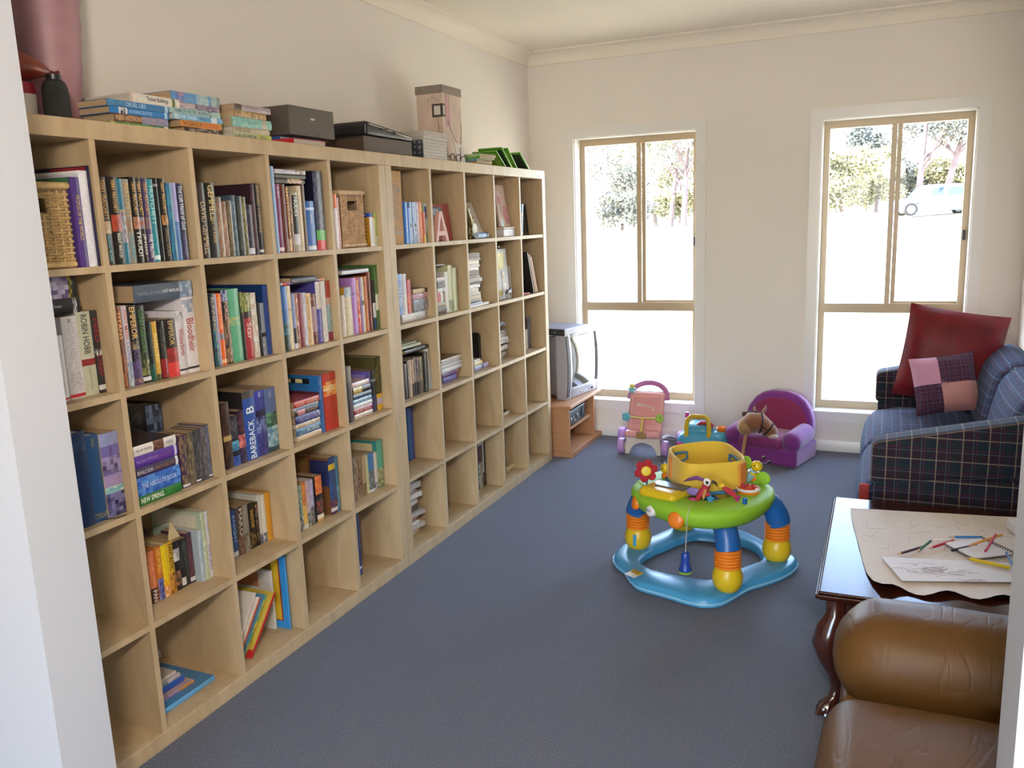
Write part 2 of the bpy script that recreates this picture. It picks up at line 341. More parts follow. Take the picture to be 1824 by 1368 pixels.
# fill lamp added out of view in place of a flash, hung as a pendant
lt = thing('added_fill_lamp', 'made-up round pendant lamp added for fill light behind the opening', 'lamp', (2.4, -1.6, 2.05))
MB().ball((0, 0, 0), .13, 24).build('fill_lamp_globe', mat('fill_lamp_glass', 'f4ead8', .4, emit='fff3e4', estr=FILL_LAMP), lt)
MB().tube([(0, 0, .125), (0, 0, ZC - 2.05)], .004, 6).build('cord', BLACK0, lt); MB().lathe([(.05, ZC - 2.075), (.05, ZC - 2.05)], 18).build('ceiling_rose', M_TRIM, lt); MB().lathe([(.04, .118), (.03, .15), (.006, .16)], 18).build('cap', BLACK0, lt)
BOOKS=[
("u",1,1,0.378,0.3207,0.0266,0.0000,0.2356,"purple hardback with small gold spine lettering, first from doorway, top row first column","4a3277 h d.25 t.3-.8:b9a25a:PEOPLES_OF_THE_WORLD r.02-.98,.93-1:3f6a4a"),
("u",1,1,0.378,0.3479,0.0273,0.0000,0.2530,"tall white book with plain spine, second from doorway, top row first column","d9d6de h d.27 r0-1,.97-1:ece9f0"),
("u",1,1,0.378,0.3758,0.0071,0.0000,0.2666,"thin tall navy book with a red top corner, third from doorway, top row first column","1c1c3e h d.28 p.1-.9:1c1c3e:3a3458 r.02-.5,.92-.99:8a2a2c"),
("u",1,2,0.375,0.4074,0.0304,0.0000,0.2395,"dark grey paperback with a teal foot, first from doorway, top row second column","37302c t.52-.97:b08a4a:TERRY_PRATCHETT p.36-.5:a58a68:d6c2a0 t.03-.35:6fa8ac:MAKING_MONEY"),
("u",1,2,0.375,0.4384,0.0321,0.0000,0.2406,"black book with gold name, white title, red panel, second from doorway, top row second column","17130f t.59-.97:d7b06a:TERRY_PRATCHETT p.38-.57:a8432c:7b2c20 t.08-.36:e8e2d2:NIGHT_WATCH"),
("u",1,2,0.375,0.4711,0.0168,0.0000,0.2361,"teal book with a pale pictured panel, third from doorway, top row second column","2a6b84 p.25-.62:9aa6b4:7a3c34 b.62-.64:b5a070"),
("u",1,2,0.375,0.4885,0.0247,0.0000,0.2356,"greyish tan book with a gold name, fourth from doorway, top row second column","8b8378 t.55-.95:caa768:PRATCHETT p.38-.53:9c8066:6c5a48 t.05-.35:4d8f98:GUARDS"),
("u",1,2,0.375,0.5138,0.0231,0.0000,0.2422,"black book with gold name and short white title, fifth from doorway, top row second column","1b1512 t.56-.95:d7b06a:TERRY_PRATCHETT p.4-.54:8c4a34:b08c6e t.08-.38:e9e2d4:THUD!"),
("u",1,2,0.375,0.5375,0.0198,0.0000,0.2410,"dark brown book with gold name and orange panel, sixth from doorway, top row second column","241b1a t.56-.96:d7b06a:TERRY_PRATCHETT p.4-.54:a85a34:6a86a0 t.08-.36:ddd5c8:JINGO"),
("u",1,2,0.375,0.5579,0.0196,0.0000,0.2397,"dark violet book with white title, seventh from doorway, top row second column","43335c t.56-.96:caa060:TERRY_PRATCHETT p.4-.54:8d6f5c:594a70 t.06-.34:ece6f2:THE_TRUTH"),
("u",1,2,0.375,0.5780,0.0220,0.0000,0.2384,"teal green book with pale lettering, eighth from doorway, top row second column","2a7f8c t.45-.92:9fd0d0:PRATCHETT b.03-.08:cfe8e8"),
("u",1,2,0.375,0.6007,0.0186,0.0000,0.2419,"glossy black book without lettering, ninth from doorway, top row second column","0e0c0d b.9-.93:7c7c80"),
("u",1,2,0.375,0.6198,0.0250,0.0000,0.2418,"black book with gold name and ochre panel, tenth from doorway, top row second column","1a1512 t.58-.96:d7b06a:TERRY_PRATCHETT p.44-.56:b8874a:7c4f2c t.06-.4:8a7d64:SMALL_GODS"),
("u",1,2,0.375,0.6454,0.0220,0.0000,0.2294,"blue and teal book, eleventh from doorway, top row second column","35648f p0-.95:2d5d88:3f8aa0"),
("u",1,2,0.375,0.6681,0.0201,0.0000,0.2300,"lavender to blue book, twelfth from doorway, top row second column","7f84b8 p0-.5:3a6aa5:5f7fb8 b.5-1:9a97c8"),
("u",1,2,0.375,0.6887,0.0257,0.0000,0.2294,"dark navy book with pale serif title, last towards windows, top row second column","33304e t.4-.97:cfd0da:The_Left_Hand_of_God t.06-.34:6d6a90:Paul_Hoffman"),
("u",1,3,0.375,0.7696,0.0347,0.0000,0.2330,"dark brown book with gold name low on spine, first from doorway, top row third column","2b2220 t.05-.75:b09870:DAVID_GEMMELL p.8-.95:2b2220:3d322c"),
("u",1,3,0.375,0.8049,0.0394,0.0000,0.2340,"black book with very large gold letters, second from doorway, top row third column","1c1814 t.5-.97:d9c07c:GEMMELL t.2-.55:b89a62:FALL_OF_KINGS p.3-.3:2a3040:4a463c"),
("u",1,3,0.375,0.8449,0.0267,0.0000,0.1908,"brown paperback with pale wear, third from doorway, top row third column","6f5745 p0-.9:6f5745:a08068"),
("u",1,3,0.375,0.8721,0.0225,0.0000,0.1776,"pinkish brown paperback, fourth from doorway, top row third column","80604f p0-.9:80604f:a88a78"),
("u",1,3,0.375,0.8952,0.0195,0.0000,0.1810,"olive brown paperback, fifth from doorway, top row third column","5a5040 p.1-.9:5a5040:8a7c58"),
("u",1,3,0.375,0.9153,0.0266,0.0000,0.1971,"slate blue paperback, sixth from doorway, top row third column","3c4c5a p.1-.9:34424e:62788a"),
("u",1,3,0.375,0.9425,0.0236,0.0000,0.1952,"dark teal grey paperback, seventh from doorway, top row third column","30383a p.1-.9:30383a:56604e"),
("u",1,3,0.375,0.9666,0.0218,0.0000,0.1932,"olive gold paperback, eighth from doorway, top row third column","5c5434 p.1-.9:463f2c:8c8048"),
("u",1,3,0.375,0.9891,0.0279,0.0000,0.1679,"purple black paperback with white foot, ninth from doorway, top row third column","2c2434 p.1-.9:2c2434:4a4258 b.02-.14:c8c8d4"),
("u",1,3,0.375,1.0175,0.0211,0.0000,0.2359,"maroon black book with tall cover, tenth from doorway, top row third column","33202a d.2 p.1-.9:2c1c26:54303a"),
("u",1,3,0.375,1.0392,0.0229,0.0000,0.2389,"black book with gold title, last towards windows, top row third column","1d171c d.21 t.3-.97:a8905a:BERNARD_CORNWELL b.03-.07:c8c8c8"),
("u",1,4,0.372,1.1321,0.0142,0.0000,0.2995,"thin tall pale blue book, first from doorway, top row fourth column","8fb0d8 h d.28"),
("u",1,4,0.372,1.1469,0.0302,0.0000,0.2403,"glossy plum hardback with small white lettering, second from doorway, top row fourth column","722c58 h d.22 t.8-.97:d8c0d0:The_Movie b.03-.08:d8c8d0"),
("u",1,4,0.372,1.1776,0.0223,0.0000,0.2399,"plain dark red hardback, third from doorway, top row fourth column","5c2a22 h d.2"),
("u",1,4,0.372,1.2005,0.0168,0.0000,0.2333,"red brown book with yellow lettering, fourth from doorway, top row fourth column","6e3024 t.25-.97:dcc25c:ENCYCLOPEDIA p.02-.2:a88a5c:d8b890"),
("u",1,4,0.372,1.2178,0.0177,0.0000,0.2029,"brown book with peach patches, fifth from doorway, top row fourth column","84563c p.05-.95:6a4030:c09a78"),
("u",1,4,0.372,1.2361,0.0318,0.0000,0.2129,"grey book with black title strip and white label, sixth from doorway, top row fourth column","a49a8a b.3-.95:242320 t.6-.92:e4e0d8:NUDES b.12-.3:c9c6cc"),
("u",1,4,0.372,1.2686,0.0260,0.0000,0.2363,"plain cream book, seventh from doorway, top row fourth column","c3b296 h d.2"),
("u",1,4,0.372,1.2951,0.0206,0.0000,0.2429,"dark brown book, eighth from doorway, top row fourth column","5b442e h d.22"),
("u",1,4,0.372,1.3163,0.0506,0.0000,0.1825,"blue book with white label and barcode foot, ninth from doorway, top row fourth column","2f5fa8 b.82-.87:b8cbe6 t.55-.72:d0dcf0:GUIDE b.02-.1:c8ccd8 d.2"),
("u",1,4,0.372,1.3676,0.0556,0.0000,0.2936,"tall speckled navy book with green and red blocks, last towards windows, top row fourth column","16172c h d.24 b0-.125:c8303a b.125-.255:58a84e p.28-.97:14152a:4a5070"),
("u",1,5,0.372,1.4922,0.0194,0.0000,0.2109,"thin book orange above and white below, first from doorway, top row fifth column","e2dce0 b.74-1:d85f22"),
("u",1,5,0.372,1.5122,0.0123,0.0000,0.1969,"thin pink book, second from doorway, top row fifth column","cf9c9c b.0-.1:c88"),
("u",1,5,0.368,1.7395,0.0267,0.0000,0.1378,"white book with blue top and golden cover, third from doorway, top row fifth column","e4dfe0 d.17 ca97c28 b.88-1:2c4a9a r0-1,.88-1:2c4a9a r.35-.8,.1-.7:c99a30"),
("u",1,5,0.368,1.7668,0.0148,0.0000,0.1280,"white book with orange top, fourth from doorway, top row fifth column","e2d8cc d.15 b.9-1:d8903a"),
("u",1,5,0.368,1.7822,0.0157,0.0000,0.1391,"lime green and white book, last towards windows, top row fifth column","aec568 d.15 b0-.3:d8dcc0"),
("u",1,6,0.368,2.0233,0.0247,0.0000,0.1849,"bright blue book next to cardboard box, first from doorway, top row sixth column","2f6fc0 d.2 t.3-.7:9fc0ee:ATLAS"),
("u",1,6,0.368,2.0486,0.0250,0.0000,0.1587,"second bright blue book, second from doorway, top row sixth column","3474c4 d.18"),
("u",1,6,0.368,2.0742,0.0185,0.0000,0.1853,"blue and white paperback with dark square, third from doorway, top row sixth column","7f9cc8 d.18 p.5-1:7090c0:b8c4d8 b.4-.48:1c2030 p.02-.38:5a6a90:c8ccd8"),
("u",1,6,0.368,2.0934,0.0188,0.0000,0.1834,"sky blue paperback, fourth from doorway, top row sixth column","6f93c4 d.18 p.0-1:5f86bc:a8b8d4"),
("u",1,6,0.368,2.1127,0.0176,0.0000,0.1856,"pale blue book with dark square, fifth from doorway, top row sixth column","9ab0d0 d.18 b.4-.48:20242e p.02-.36:4a5a80:d0d0dc"),
("u",1,6,0.368,2.1309,0.0178,0.0000,0.1858,"lilac white book, sixth from doorway, top row sixth column","bdb6cc d.18 p0-1:a8a4c4:d8d2dc"),
("u",1,6,0.368,2.1493,0.0215,0.0000,0.1880,"orange brown book, seventh from doorway, top row sixth column","b4562c d.18 p.1-.9:b4562c:d08050"),
("u",1,6,0.368,2.1714,0.0174,0.0000,0.1882,"orange book with yellow top, eighth from doorway, top row sixth column","d07c40 d.18 b.75-.95:d8b038"),
("u",1,6,0.368,2.1894,0.0198,0.0000,0.1400,"pink and red thin book, ninth from doorway, top row sixth column","c4685c d.18 b0-.25:d8b04c"),
("u",1,6,0.368,2.2099,0.0230,0.0000,0.1843,"pale green and white book, last towards windows, top row sixth column","a8c0b0 d.18 p0-.3:3a6a58:9ac0b0 b.6-.9:3a4a90"),  # added book standing in for a glossy reflection on its neighbours
("u",2,1,0.338,0.2233,0.0427,0.0000,0.1783,"white paperback with faint grey name, first from doorway, second row first column","d4d0d2 t.4-.97:b4aeb2:MATTHEW_REILLY t.08-.3:a8a2a8:SEVEN b.02-.05:c03038 d.12"),
("u",2,1,0.338,0.2666,0.0474,0.0000,0.2251,"tall thick white book with embossed name, second from doorway, second row first column","d8d4d6 t.42-.97:bcb6ba:MATTHEW_REILLY t.15-.32:c0b8bc:SIX b.02-.06:c03038 d.16 cc8c4cc"),
("u",2,1,0.338,0.3145,0.0456,0.0000,0.2321,"cream green book with dark serif name, third from doorway, second row first column","b9bba4 t.5-.97:3a3a34:ROBIN_HOBB b.36-.44:8a3030 t.08-.34:8a8a70:DRAGON_HAVEN d.16"),
("u",2,1,0.338,0.3607,0.0222,0.0000,0.2323,"black book with red lettering and white emblem, fourth from doorway, second row first column","2a2a2c t.6-.92:8a2a34:FEED p.46-.54:2a2a2c:d8d8d8 t.2-.46:8a2a34:DEEP b.04-.1:c8c8c8 d.16"),
("u",2,2,0.345,0.4382,0.0208,0.0000,0.2341,"worn orange and brown paperback, first from doorway, second row second column","8a5038 p.02-.98:5c3a2c:b0683a t.6-.95:e0a860:TITANS d.12"),
("u",2,2,0.345,0.4596,0.0171,0.0000,0.2349,"white and grey blue paperback, second from doorway, second row second column","b8b0bc t.1-.55:8090a8:LORDS_OF d.12 p.0-.3:7088a0:c8c4c8 t.6-.95:c86a50:FIRST_MAN"),
("u",2,2,0.345,0.4773,0.0313,0.0000,0.2336,"black book with big gold title and purple foot, third from doorway, second row second column","221c1c t.58-.98:d8b068:EMPEROR p.45-.55:221c1c:a89070 t.2-.44:6a5a90:ICONIX b0-.3:4a3a62 p.02-.08:4a3a62:c09050 d.13"),
("u",2,2,0.345,0.5092,0.0310,0.0000,0.2304,"black and green book, fourth from doorway, second row second column","20261e t.4-.95:5c8a50:CONN_IGGULDEN p.1-.4:2a3420:8a8a4a b.03-.08:d8d8d8 d.13"),
("u",2,2,0.345,0.5409,0.0187,0.0000,0.1793,"black to green paperback, fifth from doorway, second row second column","17201c d.11 p0-.3:1c4a38:24604a t.35-.9:3f4c44:KHAN"),
("u",2,2,0.345,0.5602,0.0212,0.0000,0.1811,"black paperback with bright gold edge, sixth from doorway, second row second column","2c2210 d.11 b.02-.98:c79a3a t.3-.8:f4dc8c:WARLORD p0-.1:3a4030:6a6030"),  # gold band is a highlight painted along the spine
("u",2,2,0.345,0.5820,0.0271,0.0000,0.1760,"black and red paperback with dark lettering, seventh from doorway, second row second column","1a1414 d.11 t.4-.9:50503c:GENGHIS p.02-.35:7a1c20:a02428"),
("u",2,2,0.345,0.6097,0.0432,0.0000,0.1782,"paperback fading from black to bright red, eighth from doorway, second row second column","1d1614 d.11 t.55-.97:c8a868:EMPEROR b.0-.25:cc3a34 p.25-.5:7a2420:b03030"),
("u",2,2,0.345,0.6535,0.0351,0.0000,0.1991,"white book with red title and crow drawing, ninth from doorway, second row second column","d4d0d6 t.3-.72:a04038:Winterbirth p.84-.98:d4d0d6:7a8494 d.16 cd8d4dc b.06-.09:30303a"),
("u",2,2,0.345,0.6891,0.0475,0.0000,0.2377,"large white book with red title, last towards windows, second row second column","dad6dc t.28-.72:a84a40:Bloodheir p.8-.97:dad6dc:7a90b0 d.2 cdcd8e2 b.05-.08:303040"),
("u",2,3,0.348,0.8029,0.0219,0.0000,0.2397,"dark paperback with teal foot, first from doorway, second row third column","27303a t.5-.95:b0a890:RUNNING p.25-.5:27303a:4a90a0 b0-.2:2c5560 d.12"),
("u",2,3,0.348,0.8254,0.0081,0.0000,0.2360,"thin lilac white paperback, second from doorway, second row third column","a9a4c0 d.12"),
("u",2,3,0.348,0.8341,0.0242,0.0000,0.2368,"bright orange book, third from doorway, second row third column","d9641e t.5-.95:e8b890:CHARLES_COVER p.36-.45:4a6a90:b08060 d.13 b.03-.08:e8b890"),
("u",2,3,0.348,0.8589,0.0295,0.0000,0.2460,"black book with blue emblem and gold glints, fourth from doorway, second row third column","1e1820 p.85-1:303468:9aa0b8 p.02-.6:2a1c18:b08a60 t.6-.84:c8a080:FORGE d.15"),  # gold glints are glare put into the spine colours
("u",2,3,0.348,0.8889,0.0539,0.0000,0.2457,"wide sea green hardback, fifth from doorway, second row third column","56a07c h p.5-.62:56a07c:c0b060 d.16"),
("u",2,3,0.348,0.9435,0.0134,0.0000,0.2323,"thin dark book with green picture top, sixth from doorway, second row third column","2c2a24 p.7-1:4a5a2c:a8a050 d.14"),
("u",2,3,0.348,0.9574,0.0369,0.0000,0.2276,"book with green garden picture top and red foot, seventh from doorway, second row third column","a82c30 b.0-.6:a02a30 t.3-.55:e0c0b8:Star p.62-.72:2a2420:503028 p.72-1:5a7030:b8b070 d.14"),
("u",2,3,0.348,0.9949,0.0272,0.0000,0.2247,"white flowered paperback, eighth from doorway, second row third column","cfc4b8 p.0-1:b8a898:e0dcd4 d.14"),
("u",2,3,0.348,1.0227,0.0169,0.0000,0.1883,"black paperback, ninth from doorway, second row third column","1c1c20 d.12 b.4-.5:3c4454"),
("u",2,3,0.348,1.0402,0.0239,0.0000,0.1847,"grey paperback with black band, tenth from doorway, second row third column","8a92a4 d.12 b.36-.44:20202a p.1-.3:7a8498:b0b4c0"),
("u",2,3,0.348,1.0647,0.0257,0.0000,0.2469,"tall blue folder, last towards windows, second row third column","1f3f86 h d.27 c16305f"),
("u",2,4,0.360,1.1434,0.0352,0.0000,0.2339,"blue to green landscape book, first from doorway, second row fourth column","2a5c9c b0-.25:26352c p.25-.45:2a5050:3c7a9a b.65-1:2f68b0 d.13"),
("u",2,4,0.360,1.1793,0.0229,0.0000,0.2342,"cream glossy book, second from doorway, second row fourth column","d8c4a0 p.02-.98:d8c4a0:f0dcb8 p.6-.66:d8c4a0:807870 d.13"),  # cream patches are glare painted into this spine
("u",2,4,0.360,1.2027,0.0181,0.0000,0.2027,"lilac paperback with black foot, third from doorway, second row fourth column","8088b0 b0-.38:241e22 b0-.1:d0d0d4 d.12"),
("u",2,4,0.360,1.2214,0.0179,0.0000,0.2011,"dark red book with pale stripes, fourth from doorway, second row fourth column","7a3038 p.0-1:6c2c34:d8b088 d.12"),
("u",2,4,0.360,1.2399,0.0286,0.0000,0.1995,"dusty red hardback, fifth from doorway, second row fourth column","82323c h p.0-1:74303a:8c4450 d.12"),
("u",2,4,0.360,1.2690,0.0206,0.0000,0.2008,"lilac white paperback, sixth from doorway, second row fourth column","c0bccc p.05-.95:b4b0c4:d8d4dc d.12"),
("u",2,4,0.360,1.2902,0.0128,0.0000,0.1979,"cream paperback with gold shine, seventh from doorway, second row fourth column","d8b884 p.05-.95:d8b884:8a5030 d.12"),  # the cream shine is glare, held in the base colour
("u",2,4,0.360,1.3036,0.0138,0.0000,0.1966,"pale gold paperback, eighth from doorway, second row fourth column","e0c494 p.0-1:e0c494:f0d8ac d.12"),  # pale gold tones are painted glare as well
("u",2,4,0.360,1.3180,0.0304,0.0000,0.1918,"mauve brown paperback, ninth from doorway, second row fourth column","9c8088 p.75-1:5c3024:a07a68 p0-.25:5a3030:8a5048 d.12"),
("u",2,4,0.360,1.3489,0.0295,0.0000,0.2356,"white and violet book with yellow lettering, tenth from doorway, second row fourth column","4c4690 b.56-1:d0ccd0 t.56-.96:d8a850:TONY_PARSONS p.02-.5:4c4690:6a66a8 d.14"),
("u",2,4,0.360,1.3791,0.0300,0.0000,0.2361,"greyish white paperback, eleventh from doorway, second row fourth column","c4bcb4 p.45-.56:4a4440:c0b0a0 p.0-1:c4bcb4:d8d0cc d.14"),
("u",2,4,0.360,1.4097,0.0344,0.0000,0.2350,"paperback red above and teal below, last towards windows, second row fourth column","8aa4a4 b.72-1:a83a2c b.6-.72:c0a090 b0-.15:8a3040 p.15-.6:78a0a8:a8b8b0 d.14"),
("u",2,5,0.350,1.5233,0.0251,0.0000,0.1676,"cream white paperback, first from doorway, second row fifth column","d0c4b4 p0-1:c8bcb0:dcd4cc d.12"),
("u",2,5,0.350,1.5489,0.0483,0.0000,0.1972,"cream book with grey picture at top, second from doorway, second row fifth column","c8b898 p.8-1:8a98a8:c0c8cc p.0-.8:c8b898:d4c8ac d.13 cc09040"),
("u",2,5,0.350,1.5978,0.0366,0.0000,0.2313,"violet book, third from doorway, second row fifth column","a878c0 p.7-.74:a878c0:5a3a80 d.14"),
("u",2,5,0.350,1.6349,0.0202,0.0000,0.2307,"shiny orange red book, fourth from doorway, second row fifth column","c84a30 p.05-.95:c03a28:f0b090 d.13"),  # pale flecks are glare painted over the orange red
("u",2,5,0.350,1.6557,0.0142,0.0000,0.2294,"purple book, fifth from doorway, second row fifth column","7a5a98 p.0-1:6a4a90:a888b8 d.13"),
("u",2,5,0.350,1.6705,0.0221,0.0000,0.2296,"white book with green block, sixth from doorway, second row fifth column","d4c8bc b.5-.58:5a5a34 d.13"),
("u",2,5,0.350,1.6932,0.0249,0.0000,0.2325,"copper brown book, seventh from doorway, second row fifth column","a8602c p.02-.98:a05828:c88048 d.14"),
("u",2,5,0.350,1.7187,0.0298,0.0000,0.2476,"dark red flowered hardback, eighth from doorway, second row fifth column","5c2418 h p.0-1:4c1c14:8c3c24 d.16"),
("u",2,5,0.350,1.7491,0.0232,0.0000,0.2098,"black book with white tag and blue foot, ninth from doorway, second row fifth column","1c1c20 b.25-.55:d8d8dc b0-.24:24426c d.15"),
("u",2,5,0.350,1.7729,0.0250,0.0000,0.2745,"tall green picture book, last towards windows, second row fifth column","4d6c38 h d.25 b.3-.55:dcdcc8 r.4-.62,.86-.95:c83a3c r.44-.58,.82-.9:e0d8dc p.55-.97:48683a:6a8a50"),
("u",2,6,0.345,1.9606,0.0504,0.0360,0.1863,"blue book with white lettering standing on silver book, first from doorway, second row sixth column","2c68b0 d.18 t.2-.75:d8e0ec:CHILDREN b.85-1:5c94cc"),
("u",2,6,0.345,2.0117,0.0358,0.0360,0.1834,"white book standing on silver book, second from doorway, second row sixth column","d4cfcc d.17 p.5-.95:d4cfcc:a8b8d0"),
("u",2,6,0.345,2.0480,0.0381,0.0360,0.1555,"thin crimson book standing on silver book, third from doorway, second row sixth column","b43c48 d.15 p.0-.6:b43c48:d06848"),
("u",2,7,0.345,2.4172,0.0350,0.0000,0.2030,"white binder with plain spine, first from doorway, second row seventh column","d4d0cc h d.2"),
("u",2,7,0.345,2.4528,0.0478,0.0000,0.2325,"cream green hardback with dark foot, second from doorway, second row seventh column","c4c4a0 h d.2 p.02-.25:4a5030:a8a880"),
("u",2,7,0.345,2.5012,0.0415,0.0000,0.2182,"pale green hardback, third from doorway, second row seventh column","bcc29c h d.22"),
("u",3,1,0.358,0.2303,0.0476,0.0000,0.2677,"dark blue hardback with black ribbon, first from doorway, third row first column","1c2f52 h d.17 p.8-.9:1c2f52:2c4668"),
("u",3,1,0.358,0.2785,0.0412,0.0000,0.2493,"blue hardback with gold emblems, second from doorway, third row first column","22456f h d.17 t.86-.96:8a7a48:SAGA p.04-.1:22456f:8a7a48"),
("u",3,1,0.358,0.3203,0.0626,0.0000,0.2438,"thick lilac fantasy book with pictured spine, third from doorway, third row first column","6c64a0 d.2 cc8b070 b.85-1:8890b8 t.72-.84:5a2c6a:THINGS p.52-.72:9a90bc:3a2a50 b.35-.5:9a88b0 p.28-.36:70a8b0:c8d8c0 p.0-.28:2c2850:7a78a8"),
("u",3,2,0.190,0.5400,0.0994,0.0000,0.2598,"black boxed book standing behind the stack, first from doorway, third row second column","14161c h d.15 t.1-.9:2c3038:SAGA p0-1:14161c:22242c"),
("u",3,2,0.355,0.6046,0.0315,0.0000,0.1694,"purple and gold worn paperback, second from doorway, third row second column","4a3248 p.0-.98:3c2a48:8a7450 b.02-.06:c8c8d0 d.11"),
("u",3,2,0.355,0.6366,0.0245,0.0000,0.1707,"brown worn paperback, third from doorway, third row second column","5c5044 p.05-.98:4a4438:8a7a5c d.11"),
("u",3,2,0.190,0.6400,0.0643,0.0000,0.2477,"dark blue patterned book behind the stack, fourth from doorway, third row second column","232c44 h d.15 p0-1:20283c:6a7a98 c15161a"),
("u",3,2,0.355,0.6617,0.0204,0.0000,0.1693,"dark grey paperback with white foot mark, fifth from doorway, third row second column","383a40 p.1-.98:32343a:5c5a5c b.03-.06:e0e0e0 d.11"),
("u",3,2,0.355,0.6827,0.0162,0.0000,0.1711,"charcoal paperback, sixth from doorway, third row second column","43444c p.1-.98:3a3c44:6c6a70 d.11"),
("u",3,2,0.355,0.6996,0.0176,0.0000,0.1733,"grey brown paperback, seventh from doorway, third row second column","505058 p.1-.98:44444c:7c7878 d.11"),
("u",3,2,0.355,0.7177,0.0189,0.0000,0.1774,"slate blue paperback, last towards windows, third row second column","4a5068 p.05-.98:404660:8088a0 b.03-.06:d8d8e0 d.11"),
("u",3,3,0.340,0.8113,0.0377,0.0000,0.2276,"dark brown paperback with gold patches, first from doorway, third row third column","332420 p.0-.98:2a1c1a:5a3a28 b.42-.5:b09858 d.12"),
("u",3,3,0.340,0.8496,0.0335,0.0000,0.1751,"dark paperback with blue flame, second from doorway, third row third column","1f1c26 p.3-.5:2c5878:60a8c8 p.55-.95:2c2830:5a5460 p.0-.2:2c4488:405aa8 d.11"),
("u",3,3,0.340,0.8837,0.0329,0.0000,0.1856,"dark paperback with red flame, third from doorway, third row third column","2a1c2c p.3-.55:8a2c3c:d88a84 p.6-.95:2a1c2c:6a3848 p.02-.3:24203c:4a3858 d.11"),
("u",3,3,0.340,0.9172,0.0605,0.0000,0.2441,"tall blue book lettered in white, fourth from doorway, third row third column","2a4c9a w.02-.58:dfe4f0:BAREBACK w.68-.78:dfe4f0:B d.24 c231f22 b.9-1:4a4438"),
("u",3,3,0.340,0.9783,0.0537,0.0000,0.2350,"violet blue book with dark castle panel, fifth from doorway, third row third column","3a3c8c b.9-1:3c48a0 t.9-.97:c8c0d8:Lian b.55-.7:22203a p.35-.6:2c2c60:7a88c0 p.0-.34:30306c:4c4c90 d.2"),
("u",3,3,0.340,1.0327,0.0577,0.0000,0.2333,"teal blue book with green castle panel, last towards windows, third row third column","586a98 t.86-.96:a0a8c0:Lian b.55-.62:202430 p.4-.62:2c5040:6a9a80 p.05-.4:5a88a0:a8c0cc b0-.08:2c4450 d.2"),
("u",3,4,0.352,1.3363,0.0227,0.0000,0.2279,"blue book with film strip on the cover, first from doorway, third row fourth column","2c5084 d.22 c2464a0 r.2-.9,.85-.94:1c1c20 r.35-.5,.86-.93:e0d8a0 r.6-.75,.86-.93:e0d8a0 r0-1,.55-.72:4c2434 p0-1:2c5084:5a78a8"),
("u",3,4,0.352,1.3597,0.0842,0.0000,0.2295,"orange red book with sunset spine, second from doorway, third row fourth column","b03420 d.26 cb02c22 p.6-.85:c8481c:f0b060 p.7-.78:f0a040:fff0c8 b.02-.12:b83428"),
("u",3,5,0.360,1.4938,0.0499,0.0000,0.2329,"black book with shiny edge in front of stack, first from doorway, third row fifth column","1c1418 d.14 b.72-1:4c443c p0-.7:1c1418:44303c"),  # shiny edge is glare put into the spine colours
("u",3,5,0.340,1.6954,0.0174,0.0000,0.1801,"violet book with pale framed cover, second from doorway, third row fifth column","40387c d.17 c5c50a0 r.08-.92,.1-.92:8478c0"),
("u",3,5,0.340,1.7134,0.0392,0.0000,0.1819,"black paperback with blue foot, third from doorway, third row fifth column","1e1b20 d.15 b.72-.78:8c8c94 b0-.4:3a3c64"),
("u",3,5,0.340,1.7532,0.0447,0.0000,0.2327,"tall dark green book with yellow foot, fourth from doorway, third row fifth column","3c3820 h d.24 c4c4628 b0-.3:d8a828 r0-1,0-.3:d8a828 p.3-.95:2c2c18:6c6430 b.1-.22:b8b0d0"),
("u",3,6,0.345,1.9717,0.0327,0.0000,0.1650,"black paperback with faint lettering, first from doorway, third row sixth column","231d1e d.11 t.4-.9:4a4448:NIGHTS"),
("u",3,6,0.345,2.0051,0.0196,0.0000,0.1735,"black paperback with white edge, second from doorway, third row sixth column","1f1a1c d.11 b.0-.96:28201f"),
("u",3,6,0.345,2.0253,0.0250,0.0000,0.1758,"cream paperback, third from doorway, third row sixth column","b09a80 p0-1:a08c74:d0bca0 d.11"),
("u",3,6,0.345,2.0508,0.0201,0.0000,0.1738,"tan paperback with dark foot, fourth from doorway, third row sixth column","a89078 b0-.35:3a302c d.11"),
("u",3,6,0.345,2.0715,0.0220,0.0000,0.1800,"grey brown paperback with dark foot, fifth from doorway, third row sixth column","6c6464 p.35-1:5c5658:a88a78 b0-.35:2a2426 d.11"),
("u",3,6,0.345,2.0941,0.0240,0.0000,0.1771,"navy and brown paperback, sixth from doorway, third row sixth column","44404c p.35-1:3c3c54:a88c6c b0-.35:241f20 d.11"),
("u",3,6,0.345,2.1187,0.0404,0.0000,0.1754,"brown paperback with olive patch, seventh from doorway, third row sixth column","54483c p.3-1:4c4438:8c8454 d.11"),
("u",3,6,0.345,2.1597,0.0412,0.0000,0.1912,"tall black book, eighth from doorway, third row sixth column","1c1b1e d.15 b.02-.2:3a4038"),
("u",3,6,0.345,2.2015,0.0104,0.0000,0.2051,"tall thin white book, last towards windows, third row sixth column","d8d4c8 d.16"),
("u",3,8,0.275,2.9085,0.0155,0.0000,0.1848,"tall black book standing behind lilac box, first from doorway, third row eighth column","1f1c1e h d.17 p.6-.95:1f1c1e:343034"),
("u",3,8,0.275,2.9246,0.0158,0.0000,0.1722,"black book with dark grey stripe behind lilac box, second from doorway, third row eighth column","242224 d.15 b.3-.6:2e2c30"),
("u",3,10,0.300,3.5268,0.0388,0.0000,0.1234,"thin white booklet, first from doorway, third row tenth column","d4ccc4 d.2"),
("u",3,10,0.300,3.5662,0.0471,0.0000,0.1940,"thin brown and blue magazine spine, second from doorway, third row tenth column","5c4a50 d.2 p0-1:4c3c48:7c7c98"),
